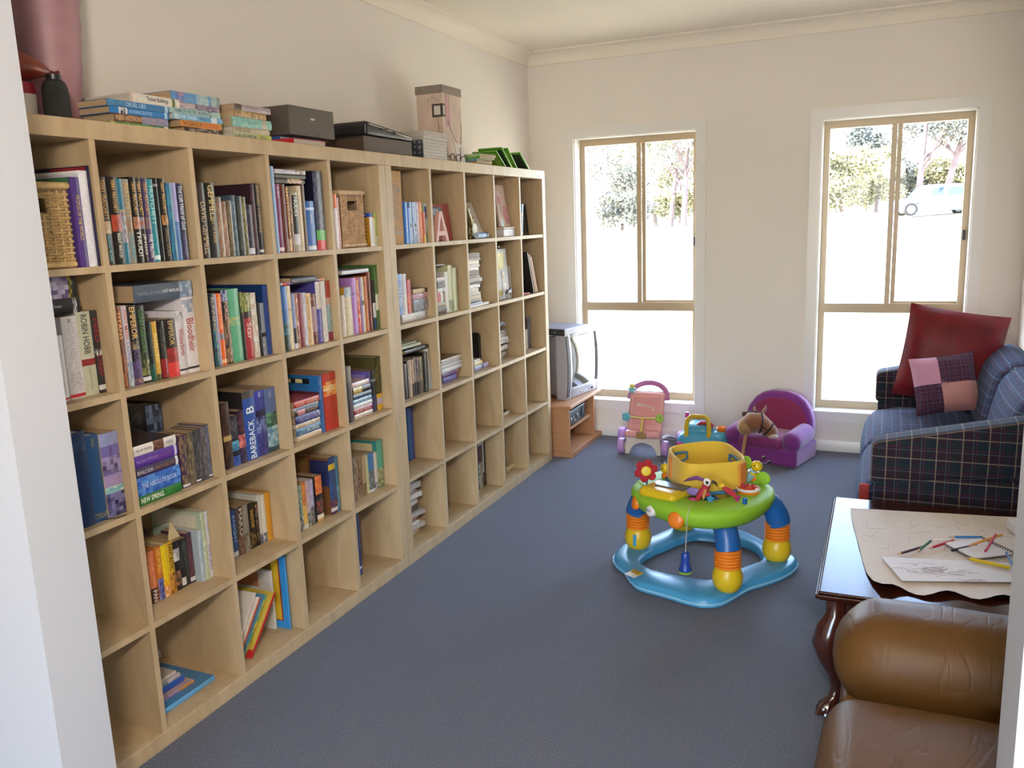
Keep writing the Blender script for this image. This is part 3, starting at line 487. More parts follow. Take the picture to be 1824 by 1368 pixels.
("u",4,2,0.283,0.4988,0.0268,0.0000,0.1701,"salmon orange paperback with dark foot, first from doorway, fourth row second column","c8744c b0-.28:3a2422 t.02-.24:e0d0c0:PAN p.3-.9:c8744c:d88858 d.11"),
("u",4,2,0.283,0.5263,0.0233,0.0000,0.1774,"orange paperback with blue foot, second from doorway, fourth row second column","b86a28 t.5-.95:f0c050:DISCWORLD p.0-.4:34387c:7a7ab0 d.11"),
("u",4,2,0.283,0.5501,0.0242,0.0000,0.1723,"bright yellow paperback, third from doorway, fourth row second column","e0c41c p.0-.2:c88030:e8d8b8 p.2-.35:d89020:e8c818 d.11"),
("u",4,2,0.283,0.5749,0.0256,0.0000,0.1723,"yellow and black paperback, fourth from doorway, fourth row second column","d0a828 t.45-.97:2a2010:FANTASTIC p.0-.4:c89038:6a4420 d.11"),
("u",4,2,0.283,0.6011,0.0239,0.0000,0.1657,"black paperback with white patch, fifth from doorway, fourth row second column","22201f p.6-.85:d0d0d4:8a8a90 p.1-.4:3a2c28:a07050 d.11"),
("u",4,2,0.283,0.6256,0.0189,0.0000,0.1642,"black paperback with white foot label, sixth from doorway, fourth row second column","1d1c1e p.4-.9:1d1c1e:3c4448 b.04-.2:d8d8dc d.11"),
("u",4,2,0.283,0.6451,0.0158,0.0000,0.1627,"thin charcoal paperback, seventh from doorway, fourth row second column","2a2c2a p.1-.9:2a2c2a:4c544c d.11"),
("u",4,2,0.283,0.6615,0.0216,0.0000,0.1726,"dark red and violet paperback, eighth from doorway, fourth row second column","4a3048 p.1-.9:4a3048:74443c b.04-.12:d0d0d8 d.11"),
("u",4,2,0.310,0.6841,0.0177,0.0000,0.1778,"pale blue paperback, ninth from doorway, fourth row second column","a8bccc t.3-.9:8aa8c8:WISHES d.12 p0-1:a8bccc:c0d0d8"),
("u",4,2,0.310,0.7024,0.0169,0.0000,0.2349,"tall pale green book with oval text panel, tenth from doorway, fourth row second column","b4c4b0 d.22 ca8bca8 r.08-.92,.72-.96:c4c4b0 r.12-.88,.76-.92:d0ccbc p.02-.98:98ae90:d0d4c0"),
("u",4,2,0.310,0.7199,0.0168,0.0000,0.2298,"white blue book with violet lettering, last towards windows, fourth row second column","ccd2dc t.12-.5:8a6a98:ONCE_UPON p.6-.95:b8c0d0:d8dce4 d.2"),
("u",4,3,0.270,0.8827,0.0253,0.0000,0.1725,"blue paperback with white barcode, first from doorway, fourth row third column","2a4a80 t.3-.9:8aa0c8:KNIGHT b.02-.12:c8ccd8 d.11"),
("u",4,3,0.270,0.9086,0.0320,0.0000,0.1773,"brown paperback with large grey letters, second from doorway, fourth row third column","54463c t.4-.97:c0b8a8:MAKO p.02-.4:4c3c34:8a6a58 d.11"),
("u",4,3,0.270,0.9412,0.0275,0.0000,0.1733,"grey paperback, third from doorway, fourth row third column","8c8880 p.02-.4:6c6860:a8a49c d.11"),
("u",4,3,0.270,0.9694,0.0372,0.0000,0.1717,"black paperback with gold lettering, fourth from doorway, fourth row third column","1e1a18 t.45-.85:c8a030:SHADOW p.02-.35:1e1a18:8a7040 d.12"),
("u",4,3,0.270,1.0072,0.0166,0.0000,0.1660,"black and brown paperback, fifth from doorway, fourth row third column","2c2622 p.1-.95:2c2622:8c6c54 d.12"),
("u",4,3,0.270,1.0244,0.0182,0.0000,0.1877,"tall white book with blue foot, sixth from doorway, fourth row third column","c8c8c0 p0-.2:3c5070:a8a8a8 d.18"),
("u",4,3,0.270,1.0432,0.0197,0.0000,0.1824,"tall cream white book, seventh from doorway, fourth row third column","d4d0c4 p0-.2:2c3c5c:d0ccc0 d.18"),
("u",4,3,0.270,1.0635,0.0269,0.0000,0.1858,"thin amber yellow folder, last towards windows, fourth row third column","c88c28 d.2"),
("u",4,4,0.330,1.1795,0.0222,0.0000,0.1832,"pale green and white paperback, first from doorway, fourth row fourth column","8a9a84 p.3-.97:6c8068:b8bcb0 p.0-.3:443c38:c8c4b8 d.11"),
("u",4,4,0.330,1.2023,0.0255,0.0000,0.1869,"orange and yellow paperback, second from doorway, fourth row fourth column","c87a30 p.5-1:c06a28:dc9848 p.1-.5:d8a848:e0c070 b.0-.1:c8c8c0 d.11"),
("u",4,4,0.330,1.2284,0.0228,0.0000,0.1859,"lilac striped paperback, third from doorway, fourth row fourth column","b8a0a8 p.3-1:b09098:d0b8b4 p.0-.3:5a5450:b0b4a8 d.11"),
("u",4,4,0.330,1.2518,0.0241,0.0000,0.1819,"violet grey paperback, fourth from doorway, fourth row fourth column","a498b4 p.4-1:a498b4:c0b4c8 p.0-.4:54504c:8a8480 d.11"),
("u",4,4,0.330,1.2765,0.0098,0.0000,0.1815,"thin black paperback, fifth from doorway, fourth row fourth column","1c1a1a d.11"),
("u",4,4,0.330,1.2869,0.0421,0.0000,0.1851,"black paperback with orange swirl, sixth from doorway, fourth row fourth column","241c1c p.6-1:c86030:e08848 p.2-.5:3c3438:a04828 b.05-.15:d8ccb0 d.11 b.0-.04:c89040"),
("u",4,4,0.335,1.3741,0.0448,0.0000,0.2381,"wide blue book with yellow arrow emblem, seventh from doorway, fourth row fourth column","2c4478 d.2 c6a4428 p.0-.25:4a2c60:9a5a48 b.05-.11:d8d8d8 b.78-.88:d0b030 r.0-.45,.5-.95:262c54 r.5-.98,.55-.98:7c5830 p.3-.75:2c4478:3c5c94"),
("u",4,4,0.335,1.4195,0.0180,0.0000,0.2310,"thin blue green book, last towards windows, fourth row fourth column","3c7090 d.2 p0-.5:3c6888:8aa8b0"),
("u",4,5,0.322,1.5541,0.0417,0.0000,0.1882,"brown grey paperback with pale edge, first from doorway, fourth row fifth column","7c6854 p0-1:745f4c:a08c74 d.11"),
("u",4,5,0.322,1.5964,0.0289,0.0000,0.1819,"tan paperback with red spots, second from doorway, fourth row fifth column","8c7458 p.1-.9:8c7458:5c2c20 d.12"),
("u",4,5,0.322,1.6260,0.0256,0.0000,0.1796,"tan paperback, third from doorway, fourth row fifth column","a48c68 p0-.3:54402c:8c7454 d.12"),
("u",4,5,0.322,1.6522,0.0183,0.0000,0.1746,"pale yellow green paperback, fourth from doorway, fourth row fifth column","b8b488 d.12"),
("u",4,5,0.322,1.6711,0.0462,0.0000,0.1744,"blue paperback with pictured lower half, fifth from doorway, fourth row fifth column","40709c p.0-.55:3a5434:9a8c9c b.0-.06:c8c8c8 d.12"),
("u",4,5,0.322,1.7179,0.0262,0.0000,0.1674,"white paperback, sixth from doorway, fourth row fifth column","d0c8c0 d.12 p0-.2:4c6080:d0c8c0"),
("u",4,5,0.322,1.7446,0.0499,0.0000,0.2129,"tall sea green book with cream cover panel, last towards windows, fourth row fifth column","58a088 d.18 c2c7c78 r.12-.84,.05-.94:c8b894 b.0-.35:5c7048 p.02-.4:58703c:c8c0a0"),
("u",4,6,0.235,2.1601,0.0336,0.0000,0.2668,"bright blue ring binder, first from doorway, fourth row sixth column","2c62b0 h d.2"),
("u",4,6,0.235,2.1943,0.0277,0.0000,0.2609,"violet blue ring binder, second from doorway, fourth row sixth column","3c4a98 h d.2 b0-1:4050a0"),
("u",5,5,0.300,1.5692,0.0386,0.0000,0.2860,"thin dark blue hardback, alone in bottom row fifth column","28366c h d.18 b.1-.14:c8c8d0"),
("u",5,8,0.275,2.8422,0.0546,0.0000,0.2787,"dark glossy magazine with purple picture, first from doorway, bottom row eighth column","2c2a38 d.2 p.55-.9:2c2238:6a3c50 p.0-.55:6c7468:c0c4c0 b.9-1:b8bcc8"),
("u",5,8,0.275,2.8973,0.0205,0.0000,0.2744,"white magazine with dark foot, second from doorway, bottom row eighth column","c8ccd4 d.22 b0-.3:2c3038"),
("u",5,8,0.275,2.9184,0.0220,0.0000,0.2496,"thin black magazine, third from doorway, bottom row eighth column","2a2c30 d.22"),
("l",0,1,0.345,0.5025,0.7173,0.0005,0.0107,"thin green book with white barcode patch, lowest in first stack from doorway atop bookcase","4f8a44 d.17 p.3-.97:3f7a4c:7cb84c p.12-.3:2f6a5c:4c8a70 b.03-.1:d8d8d8 b.93-1:b8b070"),
("l",0,1,0.345,0.5177,0.7133,0.0117,0.0218,"paperback with red and blue lettered spine, second up in first stack from doorway atop bookcase","6a5468 d.12 t.5-.98:c8a878:PIERS_ANTHONY p0-.5:7880a8:9c8c98 p.5-1:6c4434:94705c"),
("l",0,1,0.345,0.5032,0.7174,0.0340,0.0174,"bright blue paperback with white bird label, third up in first stack from doorway atop bookcase","2c74b4 d.13 b.72-.86:d0d4d8 p.75-.83:1c1c20:d0d4d8 t.3-.7:8cb4d8:ANIMORPHS b.03-.08:a8c8e0"),
("l",0,1,0.345,0.4955,0.7188,0.0519,0.0184,"steel blue paperback with faint white title, fourth up in first stack from doorway atop bookcase","3c74a4 d.13 t.4-.72:a8c8dc:CRUEL_LIES b.02-.07:a8c4d8 p.72-1:38709c:4c84a8"),
("l",0,1,0.345,0.5826,0.7662,0.0708,0.0256,"large white softback with black title, topmost in first stack from doorway atop bookcase","d6cfc4 d.27 t.25-.7:2c2c2c:Timber_Buildings b.1-.16:5c7038 b.97-1:d0a8a0"),
("l",0,2,0.345,0.7786,0.9391,0.0005,0.0183,"dark brown paperback, lowest in second stack from doorway atop bookcase","3c2824 d.12 p.1-.9:3c2824:a09088"),
("l",0,2,0.345,0.7622,0.9398,0.0193,0.0190,"orange paperback with dark lettering, second up in second stack from doorway atop bookcase","c8863c d.12 t.5-.97:4c3420:THE_SCIENCE_OF t.1-.48:c04c28:DISCWORLD"),
("l",0,2,0.345,0.7360,0.9446,0.0388,0.0168,"light blue paperback with dark blue lettering, third up in second stack from doorway atop bookcase","70a8cc d.13 t.55-.9:d0e0e8:THE_TALES t.28-.5:2c5c88:WINDS b.12-.24:c8d4d8 b.9-1:b8d0d8"),
("l",0,2,0.345,0.7236,0.9403,0.0561,0.0178,"pale aqua paperback with small dark lettering, fourth up in second stack from doorway atop bookcase","9cb8b4 d.13 t.5-.9:58787c:NAME_OF_WINTER t.28-.46:3c5868:ROWAN p.16-.26:9cb8b4:2c3438"),
("l",0,2,0.345,0.7254,0.9383,0.0744,0.0166,"pinkish grey paperback with dark patterned end, fifth up in second stack from doorway atop bookcase","988c94 d.13 p.05-.5:98889c:3c3440 p.5-.8:988c94:c4b4b4 b.8-1:5c84b0"),
("l",0,2,0.345,0.7379,0.9433,0.0915,0.0297,"thick sky blue landscape paperback, topmost in second stack from doorway atop bookcase","5c8cbc d.13 p.75-.92:5078b0:a88098 p.25-.5:88a8b8:b8c4b8 p.0-.2:6c7c80:a8b8a8 b.08-.18:9cb0b0"),
("l",0,3,0.345,0.9957,1.1859,0.0005,0.0208,"pale green and lime paperback, lowest in third stack from doorway atop bookcase","b4bc98 d.13 t.42-.97:4c5444:A_GIRL_FOR_FREEDOM b0-.38:b4b858 t.15-.33:5c5c3c:ORCA"),
("l",0,3,0.345,0.9972,1.1792,0.0218,0.0172,"cream paperback, second up in third stack from doorway atop bookcase","b4a890 d.13 t.55-.95:5c5448:A_GIRL_CALLED p.05-.3:b4a890:c8c0b0"),
("l",0,3,0.345,0.9914,1.1899,0.0395,0.0311,"thick teal green paperback, third up in third stack from doorway atop bookcase","7cb0a4 d.13 p.3-.97:70a8a4:98c0b0 b.12-.25:b0a898"),
("l",0,3,0.345,1.0070,1.1636,0.0711,0.0211,"thin tan leather covered book, fourth up in third stack from doorway atop bookcase","a88c64 d.13 p.05-.95:8c7048:c8ac80"),
("l",0,3,0.345,1.0103,1.1902,0.0927,0.0201,"lilac grey dotted notebook, topmost in third stack from doorway atop bookcase","9c8c94 d.13 b.82-1:54443c p.1-.8:94848c:b0a4a8"),
("l",1,4,0.372,1.1525,1.3186,0.2435,0.0185,"dark brown book lying above plum hardback, lowest in stack, top row fourth column","33291f h d.2 p.1-.6:c8a888:5a4c44"),
("l",1,4,0.372,1.1551,1.3252,0.2625,0.0134,"dark grey thin book lying in the middle, second up in stack, top row fourth column","3c3830 h d.21"),
("l",1,4,0.372,1.1535,1.3252,0.2764,0.0150,"white book with small photo, topmost in stack, top row fourth column","c8c2c4 h d.21 p.05-.35:4c4440:d8d0c8 p.35-.95:d0ccd0:9aa4b8"),
("l",2,1,0.338,0.2359,0.3319,0.2327,0.0409,"black book with white round bird emblem, lowest in stack, second row first column","26262a d.13 t.6-.97:c8c8c8:The_Tempted p.1-.22:26262a:e0e0e0"),
("l",2,1,0.338,0.2303,0.3252,0.2741,0.0574,"thick book with violet and gold pictured spine, topmost in stack, second row first column","1c1a20 d.13 p.25-.95:5a4a80:cfc8dc p.1-.25:20201c:b0a040"),
("l",2,2,0.345,0.5087,0.7372,0.2383,0.0502,"slate blue book lettered in grey and white, second row second column","4c5868 d.22 t.55-.95:7c8894:THE_WELL_OF_SHADES t.25-.54:d8dce4:JULIET_MARILLIER p.02-.24:7088a4:b8c4d4"),
("l",2,4,0.360,1.2070,1.3520,0.2362,0.0241,"black book with small white print lying across, lowest in stack, second row fourth column","1e1a20 d.14 t.4-.97:8a8088:THE_LAST_WORDS"),
("l",2,4,0.360,1.1487,1.4090,0.2367,0.0106,"white book with red and violet ends, topmost in stack, second row fourth column","cfcad0 h d.18 b.85-.97:b8342c p.75-.86:5a3c90:b83a3c p.02-.14:d06a30:6a9a4a b.14-.22:5a3c90"),
("l",2,5,0.350,1.5439,1.7341,0.2482,0.0162,"white book lying over the violet book, second row fifth column","c8c8d0 h d.17"),
("l",2,6,0.345,1.9932,2.2335,0.0005,0.0346,"silver white book, lowest in stack, second row sixth column","cdc6c4 d.2 t.3-.9:efe8e4:ANATOMY p.04-.1:b0a8a4:40404a"),
("l",2,6,0.345,2.0931,2.2335,0.0356,0.0567,"blue grey book with photo spine, second up in stack, second row sixth column","6a7080 d.2 p.3-.9:5a6478:9aa0b0 p.05-.3:a8a0a8:54586a"),
("l",2,6,0.345,2.0971,2.2335,0.0927,0.0282,"white pink and blue paperback, third up in stack, second row sixth column","b8a0b0 d.13 p0-1:b06a84:d8d4dc"),
("l",2,6,0.345,2.0971,2.2335,0.1215,0.0213,"dark brown paperback with cream edge, topmost in stack, second row sixth column","3c2f28 d.13 b.2-1:cbb492"),
("l",2,7,0.345,2.3221,2.4150,0.0005,0.0340,"dark brown small book, lowest in stack, second row seventh column","3a3026 d.12 p0-1:3a3026:6a5c48"),
("l",2,7,0.345,2.3306,2.4150,0.0350,0.0222,"tan small book, second up in stack, second row seventh column","a08c70 d.12"),
("l",2,7,0.345,2.3286,2.3877,0.0577,0.0496,"small red and white box-shaped book, third up in stack, second row seventh column","b03028 d.1 b0-.4:d8d0cc"),
("l",2,7,0.345,2.3323,2.4150,0.1078,0.0184,"white small book with dark corner, fourth up in stack, second row seventh column","d0ccc8 d.12 b.2-.3:404048"),
("l",2,7,0.345,2.3354,2.4150,0.1267,0.0153,"dark grey book, fifth up in stack, second row seventh column","4c443c d.13 p0-1:3c342c:8a7c6c"),
("l",2,7,0.345,2.3374,2.4150,0.1425,0.0188,"black and brown book, sixth up in stack, second row seventh column","332c26 d.13 p0-1:2c2620:7c6c58"),
("l",2,7,0.345,2.3369,2.4150,0.1618,0.0166,"white paper covered book, topmost in stack, second row seventh column","d4cec8 d.13"),
("l",3,2,0.366,0.4239,0.5879,0.0005,0.0299,"green book lettered in white, lowest in stack, third row second column","24692c d.17 t.45-.97:e8ecd8:NEW_SPRING p.2-.45:24692c:3a8038"),
("l",3,2,0.366,0.4192,0.5852,0.0309,0.0553,"thick blue swirl patterned book, second up in stack, third row second column","2c54a8 d.17 p0-1:2c54a8:5a90d0 t.1-.9:b8c4e0:THE_ABSOLUTE_BOOK"),
("l",3,2,0.366,0.4209,0.5848,0.0867,0.0287,"dark violet book with pale title, third up in stack, third row second column","3a3050 d.16 t.62-.98:c8c4c8:RIVALS_SON t.1-.58:8a6848:SIMON_BROWN b.02-.08:d8d8dc"),
("l",3,2,0.366,0.4199,0.5872,0.1159,0.0359,"purple book, fourth up in stack, third row second column","54308c d.16 t.45-.95:9878b8:FALLING_UPWARDS t.15-.42:7a4a88:HARDING b.03-.08:c8c0d8"),
("l",3,2,0.366,0.4218,0.5821,0.1523,0.0299,"white book with dark photograph on cover, topmost in stack, third row second column","d8d2cc d.18 t.6-.97:6c5c54:THE_LAST_WITNESS p.3-.55:503028:8a5a48 t.08-.26:8a8684:ANNE c3c302a"),
("l",3,4,0.345,1.1842,1.3340,0.0005,0.0191,"cream book with pages outward, lowest in stack, third row fourth column","cdb494 d.13"),
("l",3,4,0.345,1.1838,1.3340,0.0201,0.0284,"steel blue book with white lettering, second up in stack, third row fourth column","3c6488 d.12 t.1-.6:d0d8dc:PATTERNS p.6-.9:3c6488:8aa8b8"),
("l",3,4,0.345,1.1845,1.3340,0.0490,0.0170,"cream book, third up in stack, third row fourth column","c8b498 d.12 p0-1:b8a080:dcd0b8"),
("l",3,4,0.345,1.1857,1.3340,0.0665,0.0298,"violet blue book with pale lettering, fourth up in stack, third row fourth column","343a78 d.12 t.1-.9:a8a0c8:THE_HIGH_LORD p0-.1:343a78:c0b8d0"),
("l",3,4,0.345,1.1879,1.3340,0.0968,0.0217,"dark brown book with pink label, fifth up in stack, third row fourth column","3c2c2c d.12 b.6-.9:c88088 t.1-.55:a88a70:TIGANA"),
("l",3,4,0.345,1.1819,1.3340,0.1190,0.0112,"grey white book, sixth up in stack, third row fourth column","b0b4bc d.12 b.1-.9:8c98a8"),
("l",3,4,0.345,1.1805,1.3340,0.1307,0.0232,"red and orange book, topmost in stack, third row fourth column","b84c3c d.12 b.55-.97:c0302c t.05-.5:e0b090:LEGEND t.6-.95:e8c0a8:CODE"),
("l",3,5,0.352,1.5554,1.6900,0.0005,0.0205,"cream paperback, lowest in stack, third row fifth column","c0a898 d.12 p0-1:b49a8c:d8ccc0"),
("l",3,5,0.352,1.5543,1.6900,0.0215,0.0249,"crimson book with pale lettering, second up in stack, third row fifth column","a02c3c d.12 t.1-.9:e0b8b0:SECRET_SEVEN"),
("l",3,5,0.352,1.5538,1.6900,0.0470,0.0169,"thin white book, third up in stack, third row fifth column","d8d0cc d.12"),
("l",3,5,0.352,1.5546,1.6900,0.0644,0.0195,"pale blue book, fourth up in stack, third row fifth column","8aa4bc d.12 p0-1:6a90b0:b8c8d0"),
("l",3,5,0.352,1.5549,1.6900,0.0844,0.0212,"black and blue book, fifth up in stack, third row fifth column","2c3448 d.12 p0-1:242c3c:4c6080"),
("l",3,5,0.352,1.5555,1.6832,0.1061,0.0282,"dark book with gold patch, sixth up in stack, third row fifth column","382c20 d.12 p.5-.98:a88c38:e8d078"),
("l",3,5,0.352,1.5577,1.6787,0.1348,0.0211,"pink and white book, topmost in stack, third row fifth column","d4b4b0 d.12 b.2-.8:e0d0c8"),
("l",3,6,0.345,1.9978,2.2184,0.2057,0.0189,"black book lying across the paperbacks, third row sixth column","1e1c1e d.14"),
("l",3,7,0.335,2.3637,2.5103,0.0005,0.0265,"purple blue book, lowest in stack, third row seventh column","4a3c88 d.17 t.1-.7:a8a0d0:SCHOOL"),
("l",3,7,0.335,2.3572,2.5366,0.0275,0.0250,"violet book with red end, second up in stack, third row seventh column","5a3470 d.17 b.0-.2:7c4a50"),
("l",3,7,0.335,2.3534,2.5776,0.0530,0.0207,"thick white book, third up in stack, third row seventh column","d4d0d0 d.2"),
("l",3,7,0.335,2.3539,2.5799,0.0742,0.0169,"white book, fourth up in stack, third row seventh column","ccc8c8 d.2"),
("l",3,7,0.335,2.3540,2.5755,0.0916,0.0122,"grey white book, fifth up in stack, third row seventh column","b4aeac d.2"),
("l",3,7,0.335,2.3554,2.5769,0.1043,0.0168,"brown covered book, topmost in stack, third row seventh column","70604c d.2 b0-1:d0c8c0 c70583c"),
("l",3,8,0.330,2.7298,2.9060,0.0005,0.0254,"lilac game box with dark figure, lowest in stack, third row eighth column","a8a0c4 d.043 b.4-.5:3c4458 p.5-.95:a8a0c4:90a0c0"),
("l",3,8,0.330,2.7328,2.8324,0.0264,0.0203,"yellow cream book, second up in stack, third row eighth column","dcd098 d.043"),
("l",3,8,0.330,2.7340,2.8088,0.0473,0.0127,"thin white notebook, topmost in stack, third row eighth column","cfc8b8 d.043"),
("l",4,9,0.290,3.1767,3.2536,0.0005,0.0210,"small white book with dark top, fourth row ninth column","cfc8bc d.12 c4a4438"),
("l",5,9,0.290,3.1811,3.2948,0.0005,0.0303,"cream cardboard box, bottom row ninth column","d0bc8c d.12 cb8a47c"),
]
# ---------------------------------------------------------------- bookcases
def veneer():
    m = bpy.data.materials.new('birch_veneer'); m.use_nodes = True; nt = m.node_tree; b = nt.nodes['Principled BSDF']
    tc = N(nt, 'ShaderNodeTexCoord'); mp = N(nt, 'ShaderNodeMapping', Scale=(7., 7., 1.6)); nt.links.new(tc.outputs['Object'], mp.inputs['Vector'])
    n = N(nt, 'ShaderNodeTexNoise', Scale=2.2, Detail=6., Distortion=.8); nt.links.new(mp.outputs[0], n.inputs['Vector'])
    mp2 = N(nt, 'ShaderNodeMapping', Scale=(60., 60., 3.)); nt.links.new(tc.outputs['Object'], mp2.inputs['Vector'])
    n2 = N(nt, 'ShaderNodeTexNoise', Scale=3., Detail=3.); nt.links.new(mp2.outputs[0], n2.inputs['Vector'])
    r = N(nt, 'ShaderNodeValToRGB'); r.color_ramp.elements[0].position = .3; r.color_ramp.elements[1].position = .72
    r.color_ramp.elements[0].color = (*lin('b59e7c'), 1); r.color_ramp.elements[1].color = (*lin('c9b391'), 1)
    nt.links.new(n.outputs['Fac'], r.inputs['Fac'])
    r2 = N(nt, 'ShaderNodeValToRGB'); r2.color_ramp.elements[0].color = (.9, .88, .85, 1); r2.color_ramp.elements[1].color = (1, 1, 1, 1)
    nt.links.new(n2.outputs['Fac'], r2.inputs['Fac'])
    mx = N(nt, 'ShaderNodeMixRGB', blend_type='MULTIPLY'); mx.inputs[0].default_value = 1.
    nt.links.new(r.outputs[0], mx.inputs[1]); nt.links.new(r2.outputs[0], mx.inputs[2]); nt.links.new(mx.outputs[0], b.inputs['Base Color'])
    b.inputs['Roughness'].default_value = .42; b.inputs['Specular IOR Level'].default_value = .35
    return m
M_BIRCH = veneer()
CW, CT, SH = .335, .01875, 1.85
def cell_y(c): return .05 + (CW + CT) * ((c - 1) % 5) + SH * (c > 5)
def cell_z(r): return SH if r == 0 else .05 + (CW + CT) * (5 - r)
for u, lab in ((0, 'tall birch cube bookcase nearer the doorway, packed with paperbacks'), (1, 'birch cube bookcase beside the television, lower cubes mostly empty')):
    y = u * SH + .0005; ye = (u + 1) * SH - .0005; D = .388
    t = thing('cube_bookcase', lab, 'bookcase', (.002, y, 0), group='birch cube bookcases')
    L = ye - y
    MB().soft((0, 0, SH - .05), (D, L, SH), .0015, 1).build('top_panel', M_BIRCH, t, smooth=30)
    MB().soft((0, 0, 0), (D, L, .05), .0015, 1).build('bottom_panel', M_BIRCH, t, smooth=30)
    for a in (0, L - .0499): MB().soft((0, a, .05), (D, a + .0499, SH - .05), .0015, 1).build('side_panel', M_BIRCH, t, smooth=30)
    for k in range(1, 5):
        z = .05 + CW * k + CT * (k - 1)
        MB().box((0, .05, z), (D - .003, L - .05, z + CT)).build('shelf', M_BIRCH, t, smooth=0)
        yy = .05 + CW * k + CT * (k - 1) - .0005
        for r in range(5):
            z0 = .05 + (CW + CT) * r
            MB().box((0, yy, z0), (D - .003, yy + CT, z0 + CW)).build('divider', M_BIRCH, t, smooth=0)
# ---------------------------------------------------------------- books
def cover_mat():
    m = bpy.data.materials.new('printed_cover'); m.use_nodes = True; nt = m.node_tree; b = nt.nodes['Principled BSDF']
    a = N(nt, 'ShaderNodeVertexColor', layer_name='Col'); tc = N(nt, 'ShaderNodeTexCoord')
    n = N(nt, 'ShaderNodeTexNoise', Scale=90., Detail=3.); nt.links.new(tc.outputs['Object'], n.inputs['Vector'])
    r = N(nt, 'ShaderNodeValToRGB'); r.color_ramp.elements[0].color = (.90, .90, .90, 1); r.color_ramp.elements[1].color = (1.06, 1.06, 1.06, 1); r.color_ramp.elements[0].position = .3; r.color_ramp.elements[1].position = .7
    nt.links.new(n.outputs['Fac'], r.inputs['Fac'])
    mx = N(nt, 'ShaderNodeMixRGB', blend_type='MULTIPLY'); mx.inputs[0].default_value = 1.
    nt.links.new(a.outputs[0], mx.inputs[1]); nt.links.new(r.outputs[0], mx.inputs[2]); nt.links.new(mx.outputs[0], b.inputs['Base Color'])
    b.inputs['Roughness'].default_value = .28; b.inputs['Specular IOR Level'].default_value = .5
    return m
M_COVER = cover_mat()
def ink_mat():
    m = bpy.data.materials.new('printed_ink'); m.use_nodes = True; nt = m.node_tree; b = nt.nodes['Principled BSDF']
    a = N(nt, 'ShaderNodeVertexColor', layer_name='Col'); nt.links.new(a.outputs[0], b.inputs['Base Color']); b.inputs['Roughness'].default_value = .4
    return m
M_INK = ink_mat()
def page_mat(name, c0, c1, axis):
    m = bpy.data.materials.new(name); m.use_nodes = True; nt = m.node_tree; b = nt.nodes['Principled BSDF']
    tc = N(nt, 'ShaderNodeTexCoord'); s = [4., 4., 4.]; s[axis] = 1400.
    mp = N(nt, 'ShaderNodeMapping', Scale=s); nt.links.new(tc.outputs['Object'], mp.inputs['Vector'])
    n = N(nt, 'ShaderNodeTexNoise', Scale=1., Detail=2.); nt.links.new(mp.outputs[0], n.inputs['Vector'])
    r = N(nt, 'ShaderNodeValToRGB'); r.color_ramp.elements[0].position = .35; r.color_ramp.elements[1].position = .65
    r.color_ramp.elements[0].color = (*lin(c0), 1); r.color_ramp.elements[1].color = (*lin(c1), 1)
    nt.links.new(n.outputs['Fac'], r.inputs['Fac']); nt.links.new(r.outputs[0], b.inputs['Base Color']); b.inputs['Roughness'].default_value = .8
    return m
M_PAGE = page_mat('yellowed_pages', '9a8163', 'bfa583', 1)
M_PAGEW = page_mat('white_pages', 'b4aa9c', 'd8d0c4', 1)
GAIN = 1.12
def bcol(h): return tuple(min(.9, c * GAIN + .002) for c in lin(h))
def rng(t): a, b = t.split('-'); return float(a), float(b)
